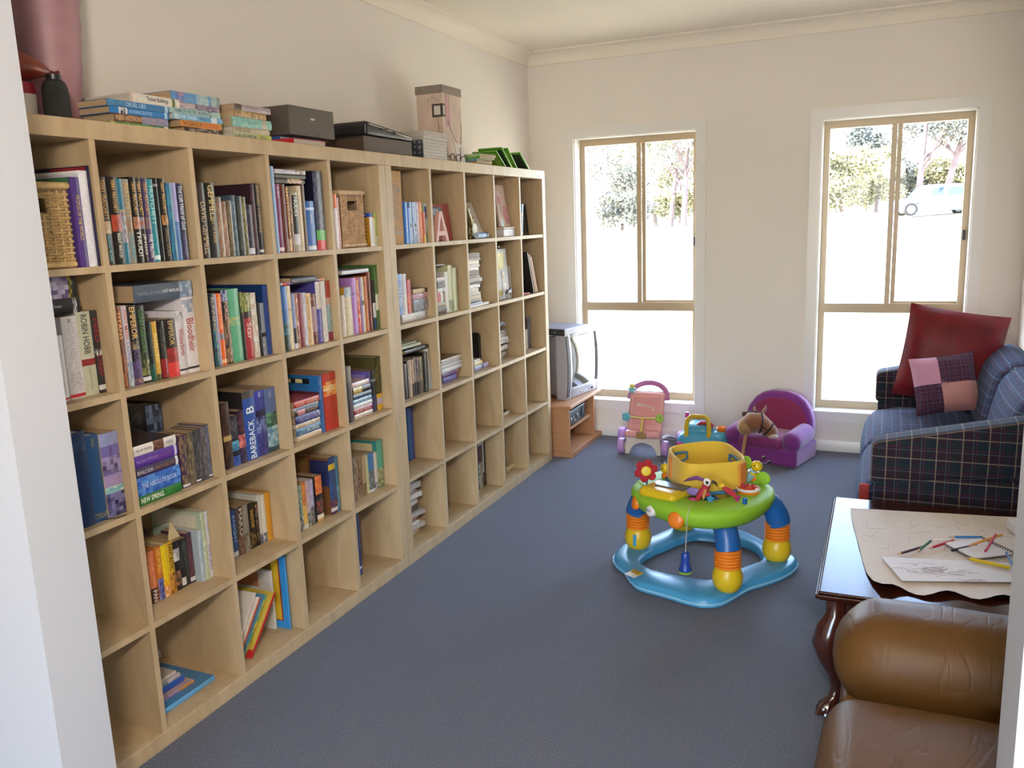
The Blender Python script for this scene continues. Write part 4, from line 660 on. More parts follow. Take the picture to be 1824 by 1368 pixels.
def book(name, w, h, M, label, style, group, d0=None):
    """spine at x = 0 facing +x, width along y, height along z, pages towards -x"""
    tk = style.split(); base = bcol(tk[0]); cov = None; hard = False; d = d0 or min(max(h * .64, .09), .2)
    bands = []; texts = []; rects = []
    for q in tk[1:]:
        k, v = q[0], q[1:]
        if q == 'h': hard = True
        elif k == 'd': d = float(v)
        elif k == 'c': cov = bcol(v)
        elif k == 'b': f, c = v.split(':'); bands.append((*rng(f), bcol(c), None))
        elif k == 'p': f, c1, c2 = v.split(':'); bands.append((*rng(f), bcol(c1), bcol(c2)))
        elif k in 'tw': f, c, s = v.split(':', 2); texts.append((*rng(f), bcol(c), s.replace('_', ' '), k == 'w'))
        elif k == 'r': f, c = v.split(':'); fx, fz = f.split(','); rects.append((*rng(fx), *rng(fz), bcol(c)))
    if cov is None: cov = tuple(x * .92 for x in base)
    bul = min(.0028, w * .1); t = .0024 if hard else .0011; t = min(t, w * .2)
    b = MB(); zs = {0., 1.}
    for a, e, c1, c2 in bands:
        zs.add(a); zs.add(e)
        if c2:
            k = max(3, min(12, int((e - a) * h / .011)))
            zs |= {a + (e - a) * i / k for i in range(1, k)}
    zs = sorted(zs); nc = 5 if w > .012 else 3
    sx = lambda v: bul * (1 - (2 * v - 1) ** 2)
    rr = random.Random(label)
    for z0, z1 in zip(zs, zs[1:]):
        if z1 - z0 < 1e-4: continue
        c, c2 = base, None; zm = (z0 + z1) / 2
        for a, e, k1, k2 in bands:
            if a <= zm <= e: c, c2 = k1, k2
        for j in range(nc):
            v0, v1 = j / nc, (j + 1) / nc
            q = rr.random() ** 1.6 if c2 else 0
            b.col = tuple(p * (1 - q) + s * q for p, s in zip(c, c2)) if c2 else c
            b.quad((sx(v0), v0 * w, z0 * h), (sx(v1), v1 * w, z0 * h), (sx(v1), v1 * w, z1 * h), (sx(v0), v0 * w, z1 * h))
    b.col = cov
    b.box((-d, 0, 0), (0, t, h)); b.box((-d, w - t, 0), (0, w, h))
    b.col = base; b.box((-.002, t, 0), (-.0005, w - t, h))
    for q, (x0, x1, z0, z1, c) in enumerate(rects):
        e = -.0003 * (q + 1); b.col = c; b.quad((-x1 * d, e, z0 * h), (-x0 * d, e, z0 * h), (-x0 * d, e, z1 * h), (-x1 * d, e, z1 * h))
    o = b.build(name, M_COVER, smooth=50); o.matrix_world = M; tag(o, label, 'book', group)
    pi, px = (.004, .005) if hard else (.0006, .0012)
    MB().box((-d + px, t, pi), (-.003, w - t, h - pi)).build('page_block', M_PAGEW if (hard or sum(base) > 1.2) else M_PAGE, o, smooth=0)
    for z0, z1, c, s, upw in texts:
        tm = MB(); tm.col = c; L = (z1 - z0) * h; hh = w * .62
        asp = text_shape(s)[2]; hh = min(hh, L / asp * 1.5); L = min(L, asp * hh * 1.6)
        zt = (z0 + z1) / 2 * h + L / 2
        Mt = Matrix(((0, 0, 1, bul + .0004), (0, 1, 0, w / 2 - hh / 2), (-1, 0, 0, zt), (0, 0, 0, 1)))
        if upw: Mt = Matrix(((0, 0, 1, bul + .0004), (0, -1, 0, w / 2 + hh / 2), (1, 0, 0, zt - L), (0, 0, 0, 1)))
        write(tm, s, Mt, L, hh); tm.build('spine_title', M_INK, o, smooth=0)
    return o
RN = ['top of the bookcases', 'top row', 'second row', 'third row', 'fourth row', 'bottom row']
CN = ['', 'first', 'second', 'third', 'fourth', 'fifth', 'sixth', 'seventh', 'eighth', 'ninth', 'tenth']
for kind, r, c, xf, a, bb, e, f, label, style in BOOKS:
    z = cell_z(r) + .0004
    hard = ' h ' in style + ' '
    nm = 'hardcover_book' if hard else 'paperback_book'
    if 'magazine' in label: nm = 'magazine'
    if 'binder' in label: nm = 'ring_binder'
    if 'folder' in label: nm = 'cardboard_folder'
    if 'box' in label and 'beside' not in label and 'next' not in label and 'behind' not in label: nm = 'cardboard_box'
    if nm == 'cardboard_box' and 'boxed book' in label: nm = 'hardcover_book'
    g = 'books on top of the bookcases' if r == 0 else 'books in the %s, %s column' % (RN[r], CN[c])
    if kind == 'u':
        M = T(xf + R.uniform(-.003, .002), a, z + e)
        book(nm, bb, f, M, label, style, g)
    else:
        M = T(xf + R.uniform(-.002, .002), bb, z + e) @ RX(90)
        book(nm, f, bb - a, M, label, style, g)
# ---------------------------------------------------------------- other things in and on the bookcases
def P(name, col, rough=.35, **k): return mat(name, col, rough, **k)
WHITE = P('white_card', 'd8d4d0', .6); CREAM = P('cream_card', 'cdbd98', .7); BLACK = P('matt_black', '191818', .5)
# wicker baskets
M_WICK = mat('wicker_cane', 'b8945c', .6, var=.25, vscale=40)
M_WICKD = mat('wicker_dark_cane', '8a6a3e', .7, var=.2, vscale=40)  # plain darker cane tone
def basket(label, x, y, z, w, h, d, ca):
    t = thing('wicker_basket', label, 'basket', (x, y, z), group='wicker drawer baskets')
    m = mat('cane_' + ca, ca, .6, var=.22, vscale=45); m2 = mat('caned_' + ca, ''.join('%02x' % int(int(ca[i:i + 2], 16) * .72) for i in (0, 2, 4)), .7, var=.2, vscale=45)
    b = MB()   # core walls with a hand hole in the front
    for yy in (0, w - .008): b.box((-d, yy, 0), (-.006, yy + .008, h))
    b.box((-d, .008, 0), (-d + .008, w - .008, h)); b.box((-d, 0, 0), (-.006, w, .008))
    b.box((-.012, .008, .0), (-.006, w * .3, h)); b.box((-.012, w * .7, 0), (-.006, w - .008, h)); b.box((-.012, w * .3, 0), (-.006, w * .7, h * .68)); b.box((-.012, w * .3, h * .86), (-.006, w * .7, h))
    b.build('basket_wall', m2, t, smooth=0)
    b = MB(); n = 9                     # weave: stakes and wavy weavers on the front and near side
    for i in range(n + 1):
        y = .01 + (w - .02) * i / n
        if .3 * w < y < .7 * w: b.tube([(-.003, y, .012), (-.003, y, h * .66)], .0032, 5)
        else: b.tube([(-.003, y, .012), (-.003, y, h - .012)], .0032, 5)
    rows = int(h / .0085)
    for k in range(rows):
        z = .014 + (h - .028) * k / rows
        hole = h * .68 < z < h * .86
        for y0, y1 in (((.004, w * .3), (w * .7, w - .004)) if hole else ((.004, w - .004),)):
            pts = []; m_ = max(6, int(26 * (y1 - y0) / w))
            for q in range(m_ + 1):
                yq = y0 + (y1 - y0) * q / m_
                pts.append((-.003 + .0045 * math.cos(PI * (yq - .01) / ((w - .02) / n) + PI * (k % 2)), yq, z + R.uniform(-.0006, .0006)))
            b.tube(pts, .0036, 4, caps=False)
    b.build('woven_front', m, t)
    b = MB(); b.tube([(-.003, .002, h), (-.003, w - .002, h), (-d, w - .002, h), (-d, .002, h)], .009, 7, closed=True); b.build('rim', m, t)
    MB().tube([(-.003, .004, .009), (-.003, w - .004, .009)], .009, 7).build('base_rim', m, t)
basket('yellow cane basket with a hand hole, in the first cube of the top row', .368, .09, cell_z(1) + .001, .228, .212, .16, 'c4a673')
basket('pinkish cane basket beside two thin books, in the fifth cube of the top row', .366, 1.542, cell_z(1) + .001, .170, .218, .2, 'c9a884')
# tall kraft box
t = thing('kraft_box', 'tall brown kraft cardboard case at the doorway end of the sixth cube, top row', 'box', (.366, 1.9035, cell_z(1)))
b = MB(); b.soft((-.26, 0, .0005), (0, .113, .318), .002, 1); b.build('case', mat('kraft_board', 'b98f5e', .7, var=.06, vscale=20), t, smooth=30)
b = MB(); b.col = lin('5c4028')
for k in range(22): b.box((.0001, .03 + (k % 3) * .001, .11 + k * .0075), (.0006, .085 - (k % 4) * .004, .1125 + k * .0075))
b.box((.0001, .075, .225), (.0007, .098, .245)); b.box((.0001, .028, .048), (.0007, .095, .057)); b.box((.0001, .05, .085), (.0007, .056, .093)); b.box((.0001, .035, .065), (.0007, .04, .08)); b.box((.0001, .05, .065), (.0007, .07, .07))
b.build('printed_text', M_INK, t, smooth=0)
# red relief picture and pink letter A
z = cell_z(1)
M7 = T(.325, 2.352, z + .001) @ RY(-7)
t = thing('relief_picture', 'small square brick red picture with white fern, behind the pink letter A', 'picture', (0, 0, 0)); t.matrix_world = M7
b = MB(); b.soft((-.012, 0, 0), (0, .214, .182), .002, 1); b.build('panel', mat('brick_red_paint', '9c4c42', .6, var=.15, vscale=25), t, smooth=30)
b = MB(); b.col = lin('d8a49a')
for k in range(6):
    a = rad(55 + 14 * k - 35); o = Vector((.0008, .105, .07)); e = o + Vector((0, math.cos(a) * .085, math.sin(a) * .07 + .01))
    b.tube([o, (o + e) / 2 + Vector((0, 0, .004)), e], [.0015, .0045, .0008], 6, flat=.3)
b.col = lin('4a4a52'); b.prism([(.02, .15), (.05, .168), (.115, .165), (.135, .16), (.12, .135), (.09, .12), (.05, .118), (.025, .13)], .0003, .0016, Matrix(((0, 0, 1, 0), (1, 0, 0, 0), (0, 1, 0, 0), (0, 0, 0, 1))))
b.col = lin('8c96a4'); b.prism([(.03, .148), (.06, .16), (.10, .155), (.11, .14), (.085, .128), (.05, .125)], .0016, .0024, Matrix(((0, 0, 1, 0), (1, 0, 0, 0), (0, 1, 0, 0), (0, 0, 0, 1))))
b.build('relief_design', M_INK, t); rest(t, z + .001)
t = thing('letter_ornament', 'pale pink wooden letter A standing before the red picture, top row', 'ornament', (.372, 2.302, z + .0005))
b = MB(); b.prism([(.0, 0), (.022, 0), (.065, .143), (.045, .143)], -.02, 0, Matrix(((0, 0, 1, 0), (1, 0, 0, 0), (0, 1, 0, 0), (0, 0, 0, 1))))
b.prism([(.108, 0), (.13, 0), (.070, .143), (.05, .143)], -.02, .0005, Matrix(((0, 0, 1, 0), (1, 0, 0, 0), (0, 1, 0, 0), (0, 0, 0, 1))))
b.prism([(.02, .028), (.112, .028), (.107, .05), (.025, .05)], -.019, -.001, Matrix(((0, 0, 1, 0), (1, 0, 0, 0), (0, 1, 0, 0), (0, 0, 0, 1))))
b.build('letter', mat('pale_pink_wood', 'd3a298', .5, var=.06), t, smooth=0)
# eighth cube: white canvas, gilt ornament, striped bottle
ZZ = lambda pts, t0, t1, b: b.prism(pts, t0, t1, Matrix(((0, 0, 1, 0), (1, 0, 0, 0), (0, 1, 0, 0), (0, 0, 0, 1))))
t = thing('canvas', 'plain white canvas leaning in the eighth cube of the top row', 'canvas', (0, 0, 0)); t.matrix_world = T(.335, 2.772, z + .001) @ RY(-22)
MB().soft((-.012, .01, 0), (0, .155, .205), .002, 1).build('panel', WHITE, t, smooth=30); rest(t, z + .001)
t = thing('gilt_ornament', 'silver and gilt mantel ornament with cream dial before the white canvas', 'ornament', (.352, 2.742, z + .0006))
b = MB(); b.soft((-.045, -.03, 0), (.0, .045, .018), .006, 2); b.tube([(-.022, .0, .018), (-.02, .015, .06), (-.022, .0, .1), (-.02, -.02, .14), (-.02, -.03, .17)], [.016, .012, .02, .014, .006], 10); b.ball((-.018, .025, .098), (.014, .018, .018), 10); b.ball((-.018, -.012, .15), (.01, .014, .02), 10); b.build('figure', mat('tarnished_gilt', '8a7c58', .3, metal=.7, var=.3, vscale=60), t)
b = MB(); b.lathe([(.001, 0), (.026, 0), (.028, .006), (.001, .007)], 18, T(.002, .008, .052) @ RY(90)); b.build('dial', mat('ivory_dial', 'cfc6b0', .4), t)
t = thing('striped_bottle', 'small blue and white striped bottle with dark cap lying before the canvas', 'bottle', (0, 0, 0)); t.matrix_world = T(.374, 2.735, z + .0172) @ RX(-90)
b = MB()
for k in range(8):
    b.col = lin('4f78b4') if k % 2 else lin('9fb4d0'); b.lathe([(.0155, k * .012), (.0155, (k + 1) * .012)], 14, caps=k in (0, 7))
b.build('bottle_body', M_INK, t); MB().lathe([(.014, .096), (.0165, .098), (.0165, .125), (.012, .128)], 14).build('cap', BLACK, t)
# ninth cube: white box with pink floral canvas
t = thing('storage_box', 'low white box with lilac front under the floral canvas, top row', 'box', (.362, 3.115, z + .0005))
b = MB(); b.soft((-.2, 0, 0), (0, .155, .042), .004, 2); b.build('body', mat('pearl_card', 'd8d2da', .4), t, smooth=30)
MB().soft((-.204, -.003, .0425), (.003, .158, .054), .003, 2).build('lid', mat('pearl_lid', 'd3c3b0', .5), t, smooth=30)
t = thing('canvas', 'leaning canvas painted with pink flowers, in the ninth cube of the top row', 'canvas', (0, 0, 0)); t.matrix_world = T(.335, 3.138, z + .0565) @ RY(-9)
MB().soft((-.014, 0, 0), (0, .135, .238), .002, 1).build('panel', mat('blush_canvas', 'd9c2b6', .7, var=.12, vscale=14), t, smooth=30)
b = MB()
for (yy, zz, ry, rz_, c) in ((.04, .19, .025, .035, 'e0ccc4'), (.03, .155, .02, .03, 'c98f96'), (.095, .075, .032, .05, 'cf9096'), (.10, .04, .028, .03, 'c07e88'), (.05, .14, .012, .03, 'd8aaa8'), (.03, .02, .025, .022, '9aa088'), (.045, .1, .006, .045, 'b3ac8c'), (.06, .215, .02, .014, 'dfc8c0')):
    b.col = lin(c); b.ball((.0006, yy, zz), (.0012, ry, rz_), 14)
b.build('painted_flowers', M_INK, t); rest(t, z + .0552)
# tenth cube: leaning books and dark frame
def upright_leaning(name, label, x, y, z, w, h, d, tilt, col, group, ex=0):
    M = T(x, y, z) @ RX(tilt) @ RZ(ex); return book(name, w, h, M, label, col, group)
y10 = cell_y(10)
rest(book('paperback_book', .024, .182, T(.355, y10 + .062, z + .001) @ RX(-7), 'blue paperback with pink patch leaning in the tenth cube, top row', '3c78b4 p.5-.7:3c78b4:d8a8a0 d.15 b0-.1:c8c8cc', 'books in the top row, tenth column'), z + .001)
rest(book('paperback_book', .009, .185, T(.35, y10 + .092, z + .001) @ RX(-7), 'white thin book leaning against the blue paperback, tenth cube, top row', 'd4d0c8 d.15 p0-.4:6a8a4a:b8b080', 'books in the top row, tenth column'), z + .001)
rest(book('paperback_book', .009, .188, T(.345, y10 + .106, z + .001) @ RX(-7), 'brown thin book leaning in the tenth cube, nearest the dark frame', '6a4a3c d.15', 'books in the top row, tenth column'), z + .001)
t = thing('framed_picture', 'dark brown picture frame standing at the back of the tenth cube, top row', 'picture frame', (0, 0, 0)); t.matrix_world = T(.13, y10 + .06, z + .001) @ RY(-4)
b = MB(); b.box((-.02, 0, 0), (0, .02, .27)); b.box((-.02, .23, 0), (0, .25, .27)); b.box((-.02, .02, 0), (0, .23, .02)); b.box((-.02, .02, .25), (0, .23, .27)); b.build('frame', mat('dark_frame', '2c2220', .4), t, smooth=0)
MB().box((-.012, .02, .02), (-.006, .23, .25)).build('picture', mat('dim_print', '4c443c', .5, var=.2, vscale=12), t, smooth=0); rest(t, z + .001)
t = thing('framed_picture', 'smaller black frame leaning low at the window end of the tenth cube, top row', 'picture frame', (0, 0, 0)); t.matrix_world = T(.30, y10 + .172, z + .001) @ RY(-5)
b = MB(); b.box((-.016, 0, 0), (0, .016, .19)); b.box((-.016, .134, 0), (0, .15, .19)); b.box((-.016, .016, 0), (0, .134, .016)); b.box((-.016, .016, .174), (0, .134, .19)); b.build('frame', mat('black_frame', '1e1a1a', .35), t, smooth=0)
MB().box((-.01, .016, .016), (-.005, .134, .174)).build('picture', mat('dark_print', '2c2827', .5), t, smooth=0); rest(t, z + .001)
# magazines piled flat: one object each
def magazine(label, x, y, z, w, d, t, rz, cols, group, sag=0.):
    M = T(x, y, z) @ RZ(rz); b = MB(); n = 6
    vs = []; rr = random.Random(label)
    for top in (0, 1):
        for i in range(n + 1):
            for j in range(3):
                q = j / 2; vs.append((-d * q, w * i / n, top * t + sag * (-(abs(2 * i / n - 1) ** 2)) * (1 - .2 * q)))
    fs = []; k = 3; o = (n + 1) * 3; cl = []
    for i in range(n):
        for j in range(2):
            a = i * k + j; fs.append((a, a + 1, a + k + 1, a + k)); cl.append(cols[1]); fs.append((o + a, o + a + k, o + a + k + 1, o + a + 1)); cl.append(cols[1])
        fs.append((i * k, i * k + k, o + i * k + k, o + i * k)); cl.append(cols[0]); fs.append((i * k + 2, o + i * k + 2, o + i * k + k + 2, i * k + k + 2)); cl.append(cols[0])
    for j in range(2): fs.append((j, o + j, o + j + 1, j + 1)); cl.append('c9c2b8'); fs.append((n * k + j, n * k + j + 1, o + n * k + j + 1, o + n * k + j)); cl.append('c9c2b8')
    for f, c in zip(fs, cl): b.col = bcol(c); b.add(vs, [f]) if False else None
    o_ = len(b.v); b.v += vs
    for f, c in zip(fs, cl): b.f.append([o_ + i for i in f]); b.c.append(bcol(c)); b.m.append(0)
    ob = b.build('magazine', M_COVER, smooth=35); ob.matrix_world = M; tag(ob, label, 'magazine', group); return ob
ORDN = 'lowest second third fourth fifth sixth seventh eighth ninth tenth eleventh twelfth thirteenth fourteenth'.split()
def pile(where, group, x, y, z0, n, w, d, ts, cols, jit, sag=.0, rz=3):
    zz = z0 + .0006 + sag
    for k in range(n):
        c = cols[k % len(cols)]; tt = ts[k % len(ts)]
        pos = 'topmost' if k == n - 1 else ORDN[k] + ('' if k == 0 else ' from bottom')
        nm = {'d8d4d0': 'white', 'b4aeaa': 'grey', '3c3836': 'dark', '8a8480': 'mid grey', 'c4b8a4': 'cream', '6c625a': 'brown grey', '7f94b4': 'blue', '9c7a70': 'reddish', 'a8a090': 'pale brown'}[c[0]]
        magazine('%s spined magazine, %s in %s' % (nm, pos, where), x + R.uniform(-jit, 0), y + R.uniform(0, jit), zz, w + R.uniform(-.02, .012), d, tt, R.uniform(-rz, rz), c, group, sag)
        zz += tt + .0011
g0 = ('d8d4d0', 'c0b8b0'); g1 = ('b4aeaa', 'c8c4c0'); g2 = ('3c3836', '8a8480'); g3 = ('8a8480', 'b8b4b0'); g4 = ('c4b8a4', 'd0c8b8'); g5 = ('6c625a', 'a8a098'); g6 = ('7f94b4', 'c8ccd4'); g7 = ('9c7a70', 'c4b4ac')
zr = cell_z(2); y8 = cell_y(8)
magazine('white spined magazine jutting out lowest in the second row eighth column', .372, y8 + .03, zr + .0006, .24, .2, .012, 2, g0, 'magazines in the second row, eighth column')
magazine('blue spined magazine above the jutting white one, second row eighth column', .366, y8 + .035, zr + .0134, .17, .2, .008, 3, g6, 'magazines in the second row, eighth column')
pile('tall curved pile, second row eighth column', 'magazines in the second row, eighth column', .362, y8 + .03, zr + .0222, 14, .155, .21, [.014, .02, .012, .024, .016], [g3, g4, g1, g5, g0, g2, g1, g3, g5, g0], .012, .004)
zr = cell_z(3); y9 = cell_y(9)
pile('slumped pile, third row ninth column', 'magazines in the third row, ninth column', .325, y9 + .12, zr, 9, .13, .2, [.012, .02, .016, .024], [g3, g1, g5, g0, g2, g1, g0], .025, .003, 8)
t = magazine('blue covered curled magazine flopped over the slumped pile, third row ninth column', .335, y9 + .10, zr + .205, .17, .21, .016, 12, g6, 'magazines in the third row, ninth column', .02)
zr = cell_z(5); y6 = cell_y(6)
pile('ragged paper pile, bottom row sixth column', 'papers in the bottom row, sixth column', .30, y6 + .09, zr, 12, .15, .21, [.03, .022, .014, .026, .02], [g4, g1, g0, g7, g1, g2, g0, g5, g0], .02, .004, 8)
# second row: loose papers on the seventh column pile, ninth column painting, tenth column frames
zr = cell_z(2); y7 = cell_y(7)
t = thing('folded_paper', 'white folded paper lying on top of the pile, second row seventh column', 'paper', (.34, y7 + .09, zr + .2365)); MB().soft((-.16, 0, 0), (0, .09, .006), .002, 1).build('sheet', WHITE, t)
t = thing('pencil_tin', 'small dark teal tin standing on the pile, second row seventh column', 'tin', (.30, y7 + .045, zr + .2365)); MB().lathe([(.024, 0), (.024, .055), (.021, .056), (.021, .05), (.001, .05)], 20).build('tin_body', mat('teal_tin', '2c3a40', .4), t); MB().lathe([(.0245, .0), (.0248, .006), (.0245, .008)], 20, caps=False).build('rim', mat('tin_rim', '6a7478', .3, metal=.8), t)
t = thing('canvas', 'tall white board painted with yellow blossom, second row ninth column', 'canvas', (0, 0, 0)); t.matrix_world = T(.345, y9 + .105, zr + .004) @ RY(-4)
MB().soft((-.012, 0, 0), (0, .145, .285), .002, 1).build('panel', mat('painted_white_board', 'd6d2cc', .6, var=.03), t, smooth=30)
b = MB()
for (yy, zz, ry, rz_, c) in ((.05, .215, .045, .05, 'c8b83c'), (.035, .25, .03, .022, 'd4c24a'), (.09, .235, .018, .04, 'c8b64c'), (.02, .04, .02, .02, 'cdbd58'), (.075, .14, .02, .016, 'cfae90'), (.05, .1, .004, .06, 'a8a080'), (.085, .07, .03, .02, 'd8c8c0'), (.06, .16, .003, .05, 'a8a080')):
    b.col = lin(c); b.ball((.0006, yy, zz), (.0012, ry, rz_), 14)
b.build('painted_blossom', M_INK, t); rest(t, zr + .001)
t = thing('camera_case', 'black case with shiny clasp behind the painted board, second row ninth column', 'case', (.34, y9 + .075, zr + .0005))
MB().soft((-.16, 0, 0), (-.05, .18, .318), .02, 3).build('case_body', BLACK, t); MB().ball((-.046, .15, .296), (.006, .012, .01), 10).build('clasp', mat('chrome', 'd0d0d0', .15, metal=1.), t)
t = thing('paper_sheet', 'white sheets leaning beside the painted board, second row ninth column', 'paper', (0, 0, 0)); t.matrix_world = T(.33, y9 + .305, zr + .0006) @ RX(5)
MB().box((-.2, 0, 0), (0, .004, .18)).build('sheet', WHITE, t, smooth=0); rest(t, zr + .001)
t = thing('metal_figurine', 'small grey metal animal figure at the foot of the painted board', 'figurine', (.378, y9 + .165, zr + .0006))
b = MB(); b.tube([(-.01, -.02, .04), (-.01, .0, .045), (-.01, .03, .042)], [.008, .013, .011], 10); b.tube([(-.01, .03, .045), (-.01, .045, .06), (-.01, .055, .058)], [.008, .009, .005], 8)
for yy in (-.012, .024):
    for xx in (-.016, -.004): b.tube([(xx, yy, .042), (xx, yy + .002, .018), (xx, yy, 0)], [.005, .0035, .004], 6)
b.build('animal_body', mat('pewter', '6a6664', .35, metal=.6), t)
for k, (yy, lab, c, hh, tl) in enumerate(((.028, 'black panel leaning in the tenth cube of the second row, doorway side', '171414', .262, 19), (.056, 'dark framed panel with wooden edge leaning mid tenth cube, second row', '231a18', .25, 20), (.082, 'thin wood edged panel leaning towards the window end, second row tenth column', '2c2220', .235, 21))):
    t = thing('dark_artwork', lab, 'panel', (0, 0, 0), group='dark panels leaning in the second row'); t.matrix_world = T(.372, y10 + yy + .165, zr + .003) @ RX(tl)
    MB().box((-.30, 0, 0), (-.004, .012, hh)).build('panel', mat('panel_' + c, c, .45), t, smooth=0)
    b = MB(); b.box((-.004, 0, 0), (0, .012, hh)); b.build('edge_strip', mat('wood_edge', 'b88a66' if k else '3c2c26', .5) if k else mat('dark_edge', '2c2220', .5), t, smooth=0)
t = thing('cloth', 'folded red cloth lying under the dark panels, second row tenth column', 'cloth', (.37, y10 + .03, zr + .0005)); MB().soft((-.07, 0, 0), (0, .11, .012), .005, 2).build('fold', mat('red_cloth', 'a85a4c', .8), t)
# third row: papers on paperbacks, leaning card
y6 = cell_y(6); zr = cell_z(3)
t = thing('paper_sheet', 'greenish white papers lying on the black book, third row sixth column', 'paper', (.345, y6 + .05, zr + .2320))
b = MB(); b.soft((-.15, 0, 0), (0, .2, .014), .003, 1); b.soft((-.13, .03, .0141), (-.01, .19, .02), .002, 1, RZ(3)); b.build('sheet', mat('pale_green_paper', 'c4c8b0', .7, var=.08, vscale=30), t, smooth=30)
t = thing('greeting_card', 'pale blue card leaning against the white book, third row sixth column', 'card', (0, 0, 0)); t.matrix_world = T(.345, y6 + .3265, zr + .0008) @ RX(3)
MB().box((-.12, 0, 0), (0, .004, .14)).build('sheet', mat('pale_blue_card', 'a8bcc8', .6), t, smooth=0)
# fourth row: tasselled bookmark and paper cone; ribbon of the blue book
zr = cell_z(4)
t = thing('bookmark', 'tasselled paper bookmark sticking out above the black paperbacks, fourth row', 'bookmark', (.262, .606, zr + .166))
b = MB(); b.add([(0, .0, 0), (0, .05, .0), (-.004, .02, .062), (-.003, 0, 0), (-.003, .05, 0), (-.007, .02, .062)], [(0, 1, 2), (5, 4, 3), (0, 3, 4, 1), (1, 4, 5, 2), (2, 5, 3, 0)]); b.build('paper_tag', CREAM, t, smooth=0)
b = MB(); b.tube([(-.004, .02, .06), (-.02, .0, .058), (-.03, -.03, .052), (-.035, -.045, .05)], .0012, 5); b.ball((-.036, -.05, .05), .006, 8); b.build('tassel', BLACK, t)
t = thing('bookmark', 'dark ribbon bookmark trailing over the shelf edge below the blue hardback', 'bookmark', (.36, .30, cell_z(3) + .0006))
MB().tube([(-.02, -.012, .003), (.005, .01, .002), (.02, .03, .0022), (.026, .055, .002)], [.003, .003, .003, .0035], 6, flat=.3).build('ribbon', BLACK, t)
# bottom row, second cube: large children's books lying flat
zr = cell_z(5)
def flat(label, x, y, z, w, d, t, rz, style, g='picture books in the bottom row, second column'):
    return book('picture_book', t, w, T(x, y + w, z) @ RZ(rz) @ RX(90), label, style + ' d%.3f h' % d, g)
y2 = cell_y(2)
flat('large pale blue picture book lying lowest, bottom row second column', .318, y2 + .012, zr + .001, .265, .24, .018, 0, '5f9ed0 c3f78a8 r.05-.55,.35-.9:6a8fc0 r.1-.4,.5-.95:4a60a0')
flat('picture book with orange and lilac cover lying second up, bottom row second column', .288, y2 + .012, zr + .0195, .205, .2, .010, -2, 'b8a8b4 cb89a9a p.0-.3:c07a30:c89a4c p.3-.7:a890b0:6a4a70 p.7-1:4c6a3c:a04838')
flat('bright blue picture book lying third up, bottom row second column', .262, y2 + .010, zr + .030, .19, .19, .022, -1, '2a55b0 c8a92a4')
flat('white picture book lying fourth up, bottom row second column', .256, y2 + .010, zr + .0525, .18, .185, .012, 2, 'b8b4bc cb0a8b0 p.3-.7:b8b4bc:5a7078')
flat('cream picture book with small green picture lying topmost, bottom row second column', .250, y2 + .010, zr + .065, .17, .18, .010, 0, 'c8c0b8 cb8b2aa r.15-.4,.15-.3:8a8c3c r.5-.7,.1-.25:2c2838')
# bottom row, third cube: picture books leaning and standing
y3 = cell_y(3); gq = 'picture books in the bottom row, third column'
def standing(label, x, y, w, h, d, rz, ry, rx, style, parts=()):
    o = book('picture_book', w, h, T(x, y, zr + .001) @ RZ(rz) @ RX(rx) @ RY(ry), label, style + ' d%.3f h' % d, gq); return o
standing('tall blue picture book with rounded yellow panel, standing at the window end', .328, y3 + .312, .011, .292, .25, 0, 0, 0, '3f8fd0 c2f86cc r.1-.98,.1-.985:8c2c20 r.125-.98,.115-.97:c8a428 r.25-.45,.78-.9:5a4a1c r.3-.42,.48-.56:9a7c20')
standing('white picture book standing before the blue one, bottom row third column', .275, y3 + .292, .011, .235, .2, 0, 0, 0, 'd8d4d0 cd0ccc8 r.3-.8,.7-.95:c08060')
def lean(label, x, y, w, h, d, tilt, style): return rest(book('picture_book', w, h, T(x, y, zr + .0015) @ RX(tilt), label, style + ' d%.3f h' % d, gq), zr + .0012)
lean('red edged picture book leaning lowest, bottom row third column', .345, y3 + .070, .012, .24, .21, -40, 'b01e22 cb8a040 r0-1,.0-.12:b01e22')
lean('green and yellow picture book leaning second, bottom row third column', .325, y3 + .053, .011, .235, .2, -39, '3c8a5c c4c7c9c p.0-1:3c8a5c:c8b040')
lean('orange picture book leaning third, bottom row third column', .315, y3 + .037, .010, .23, .2, -38, 'c8583c cd8d0c8 r.1-.9,.2-.6:e0d8d0')
lean('white picture book with dog drawing leaning topmost, bottom row third column', .305, y3 + .021, .010, .25, .2, -36, 'd8d0c8 cd8d2cc r.2-.5,.2-.45:b07848 r.25-.45,.5-.7:d8d4d0')
t = lean('blue mountain picture book with yellow lettered panel leaning behind, bottom row third column', .24, y3 + .003, .008, .27, .2, -27, '2c5c9c c24508c r.05-.95,.62-.98:b8c4d4 r.02-.6,.2-.55:d0b030')
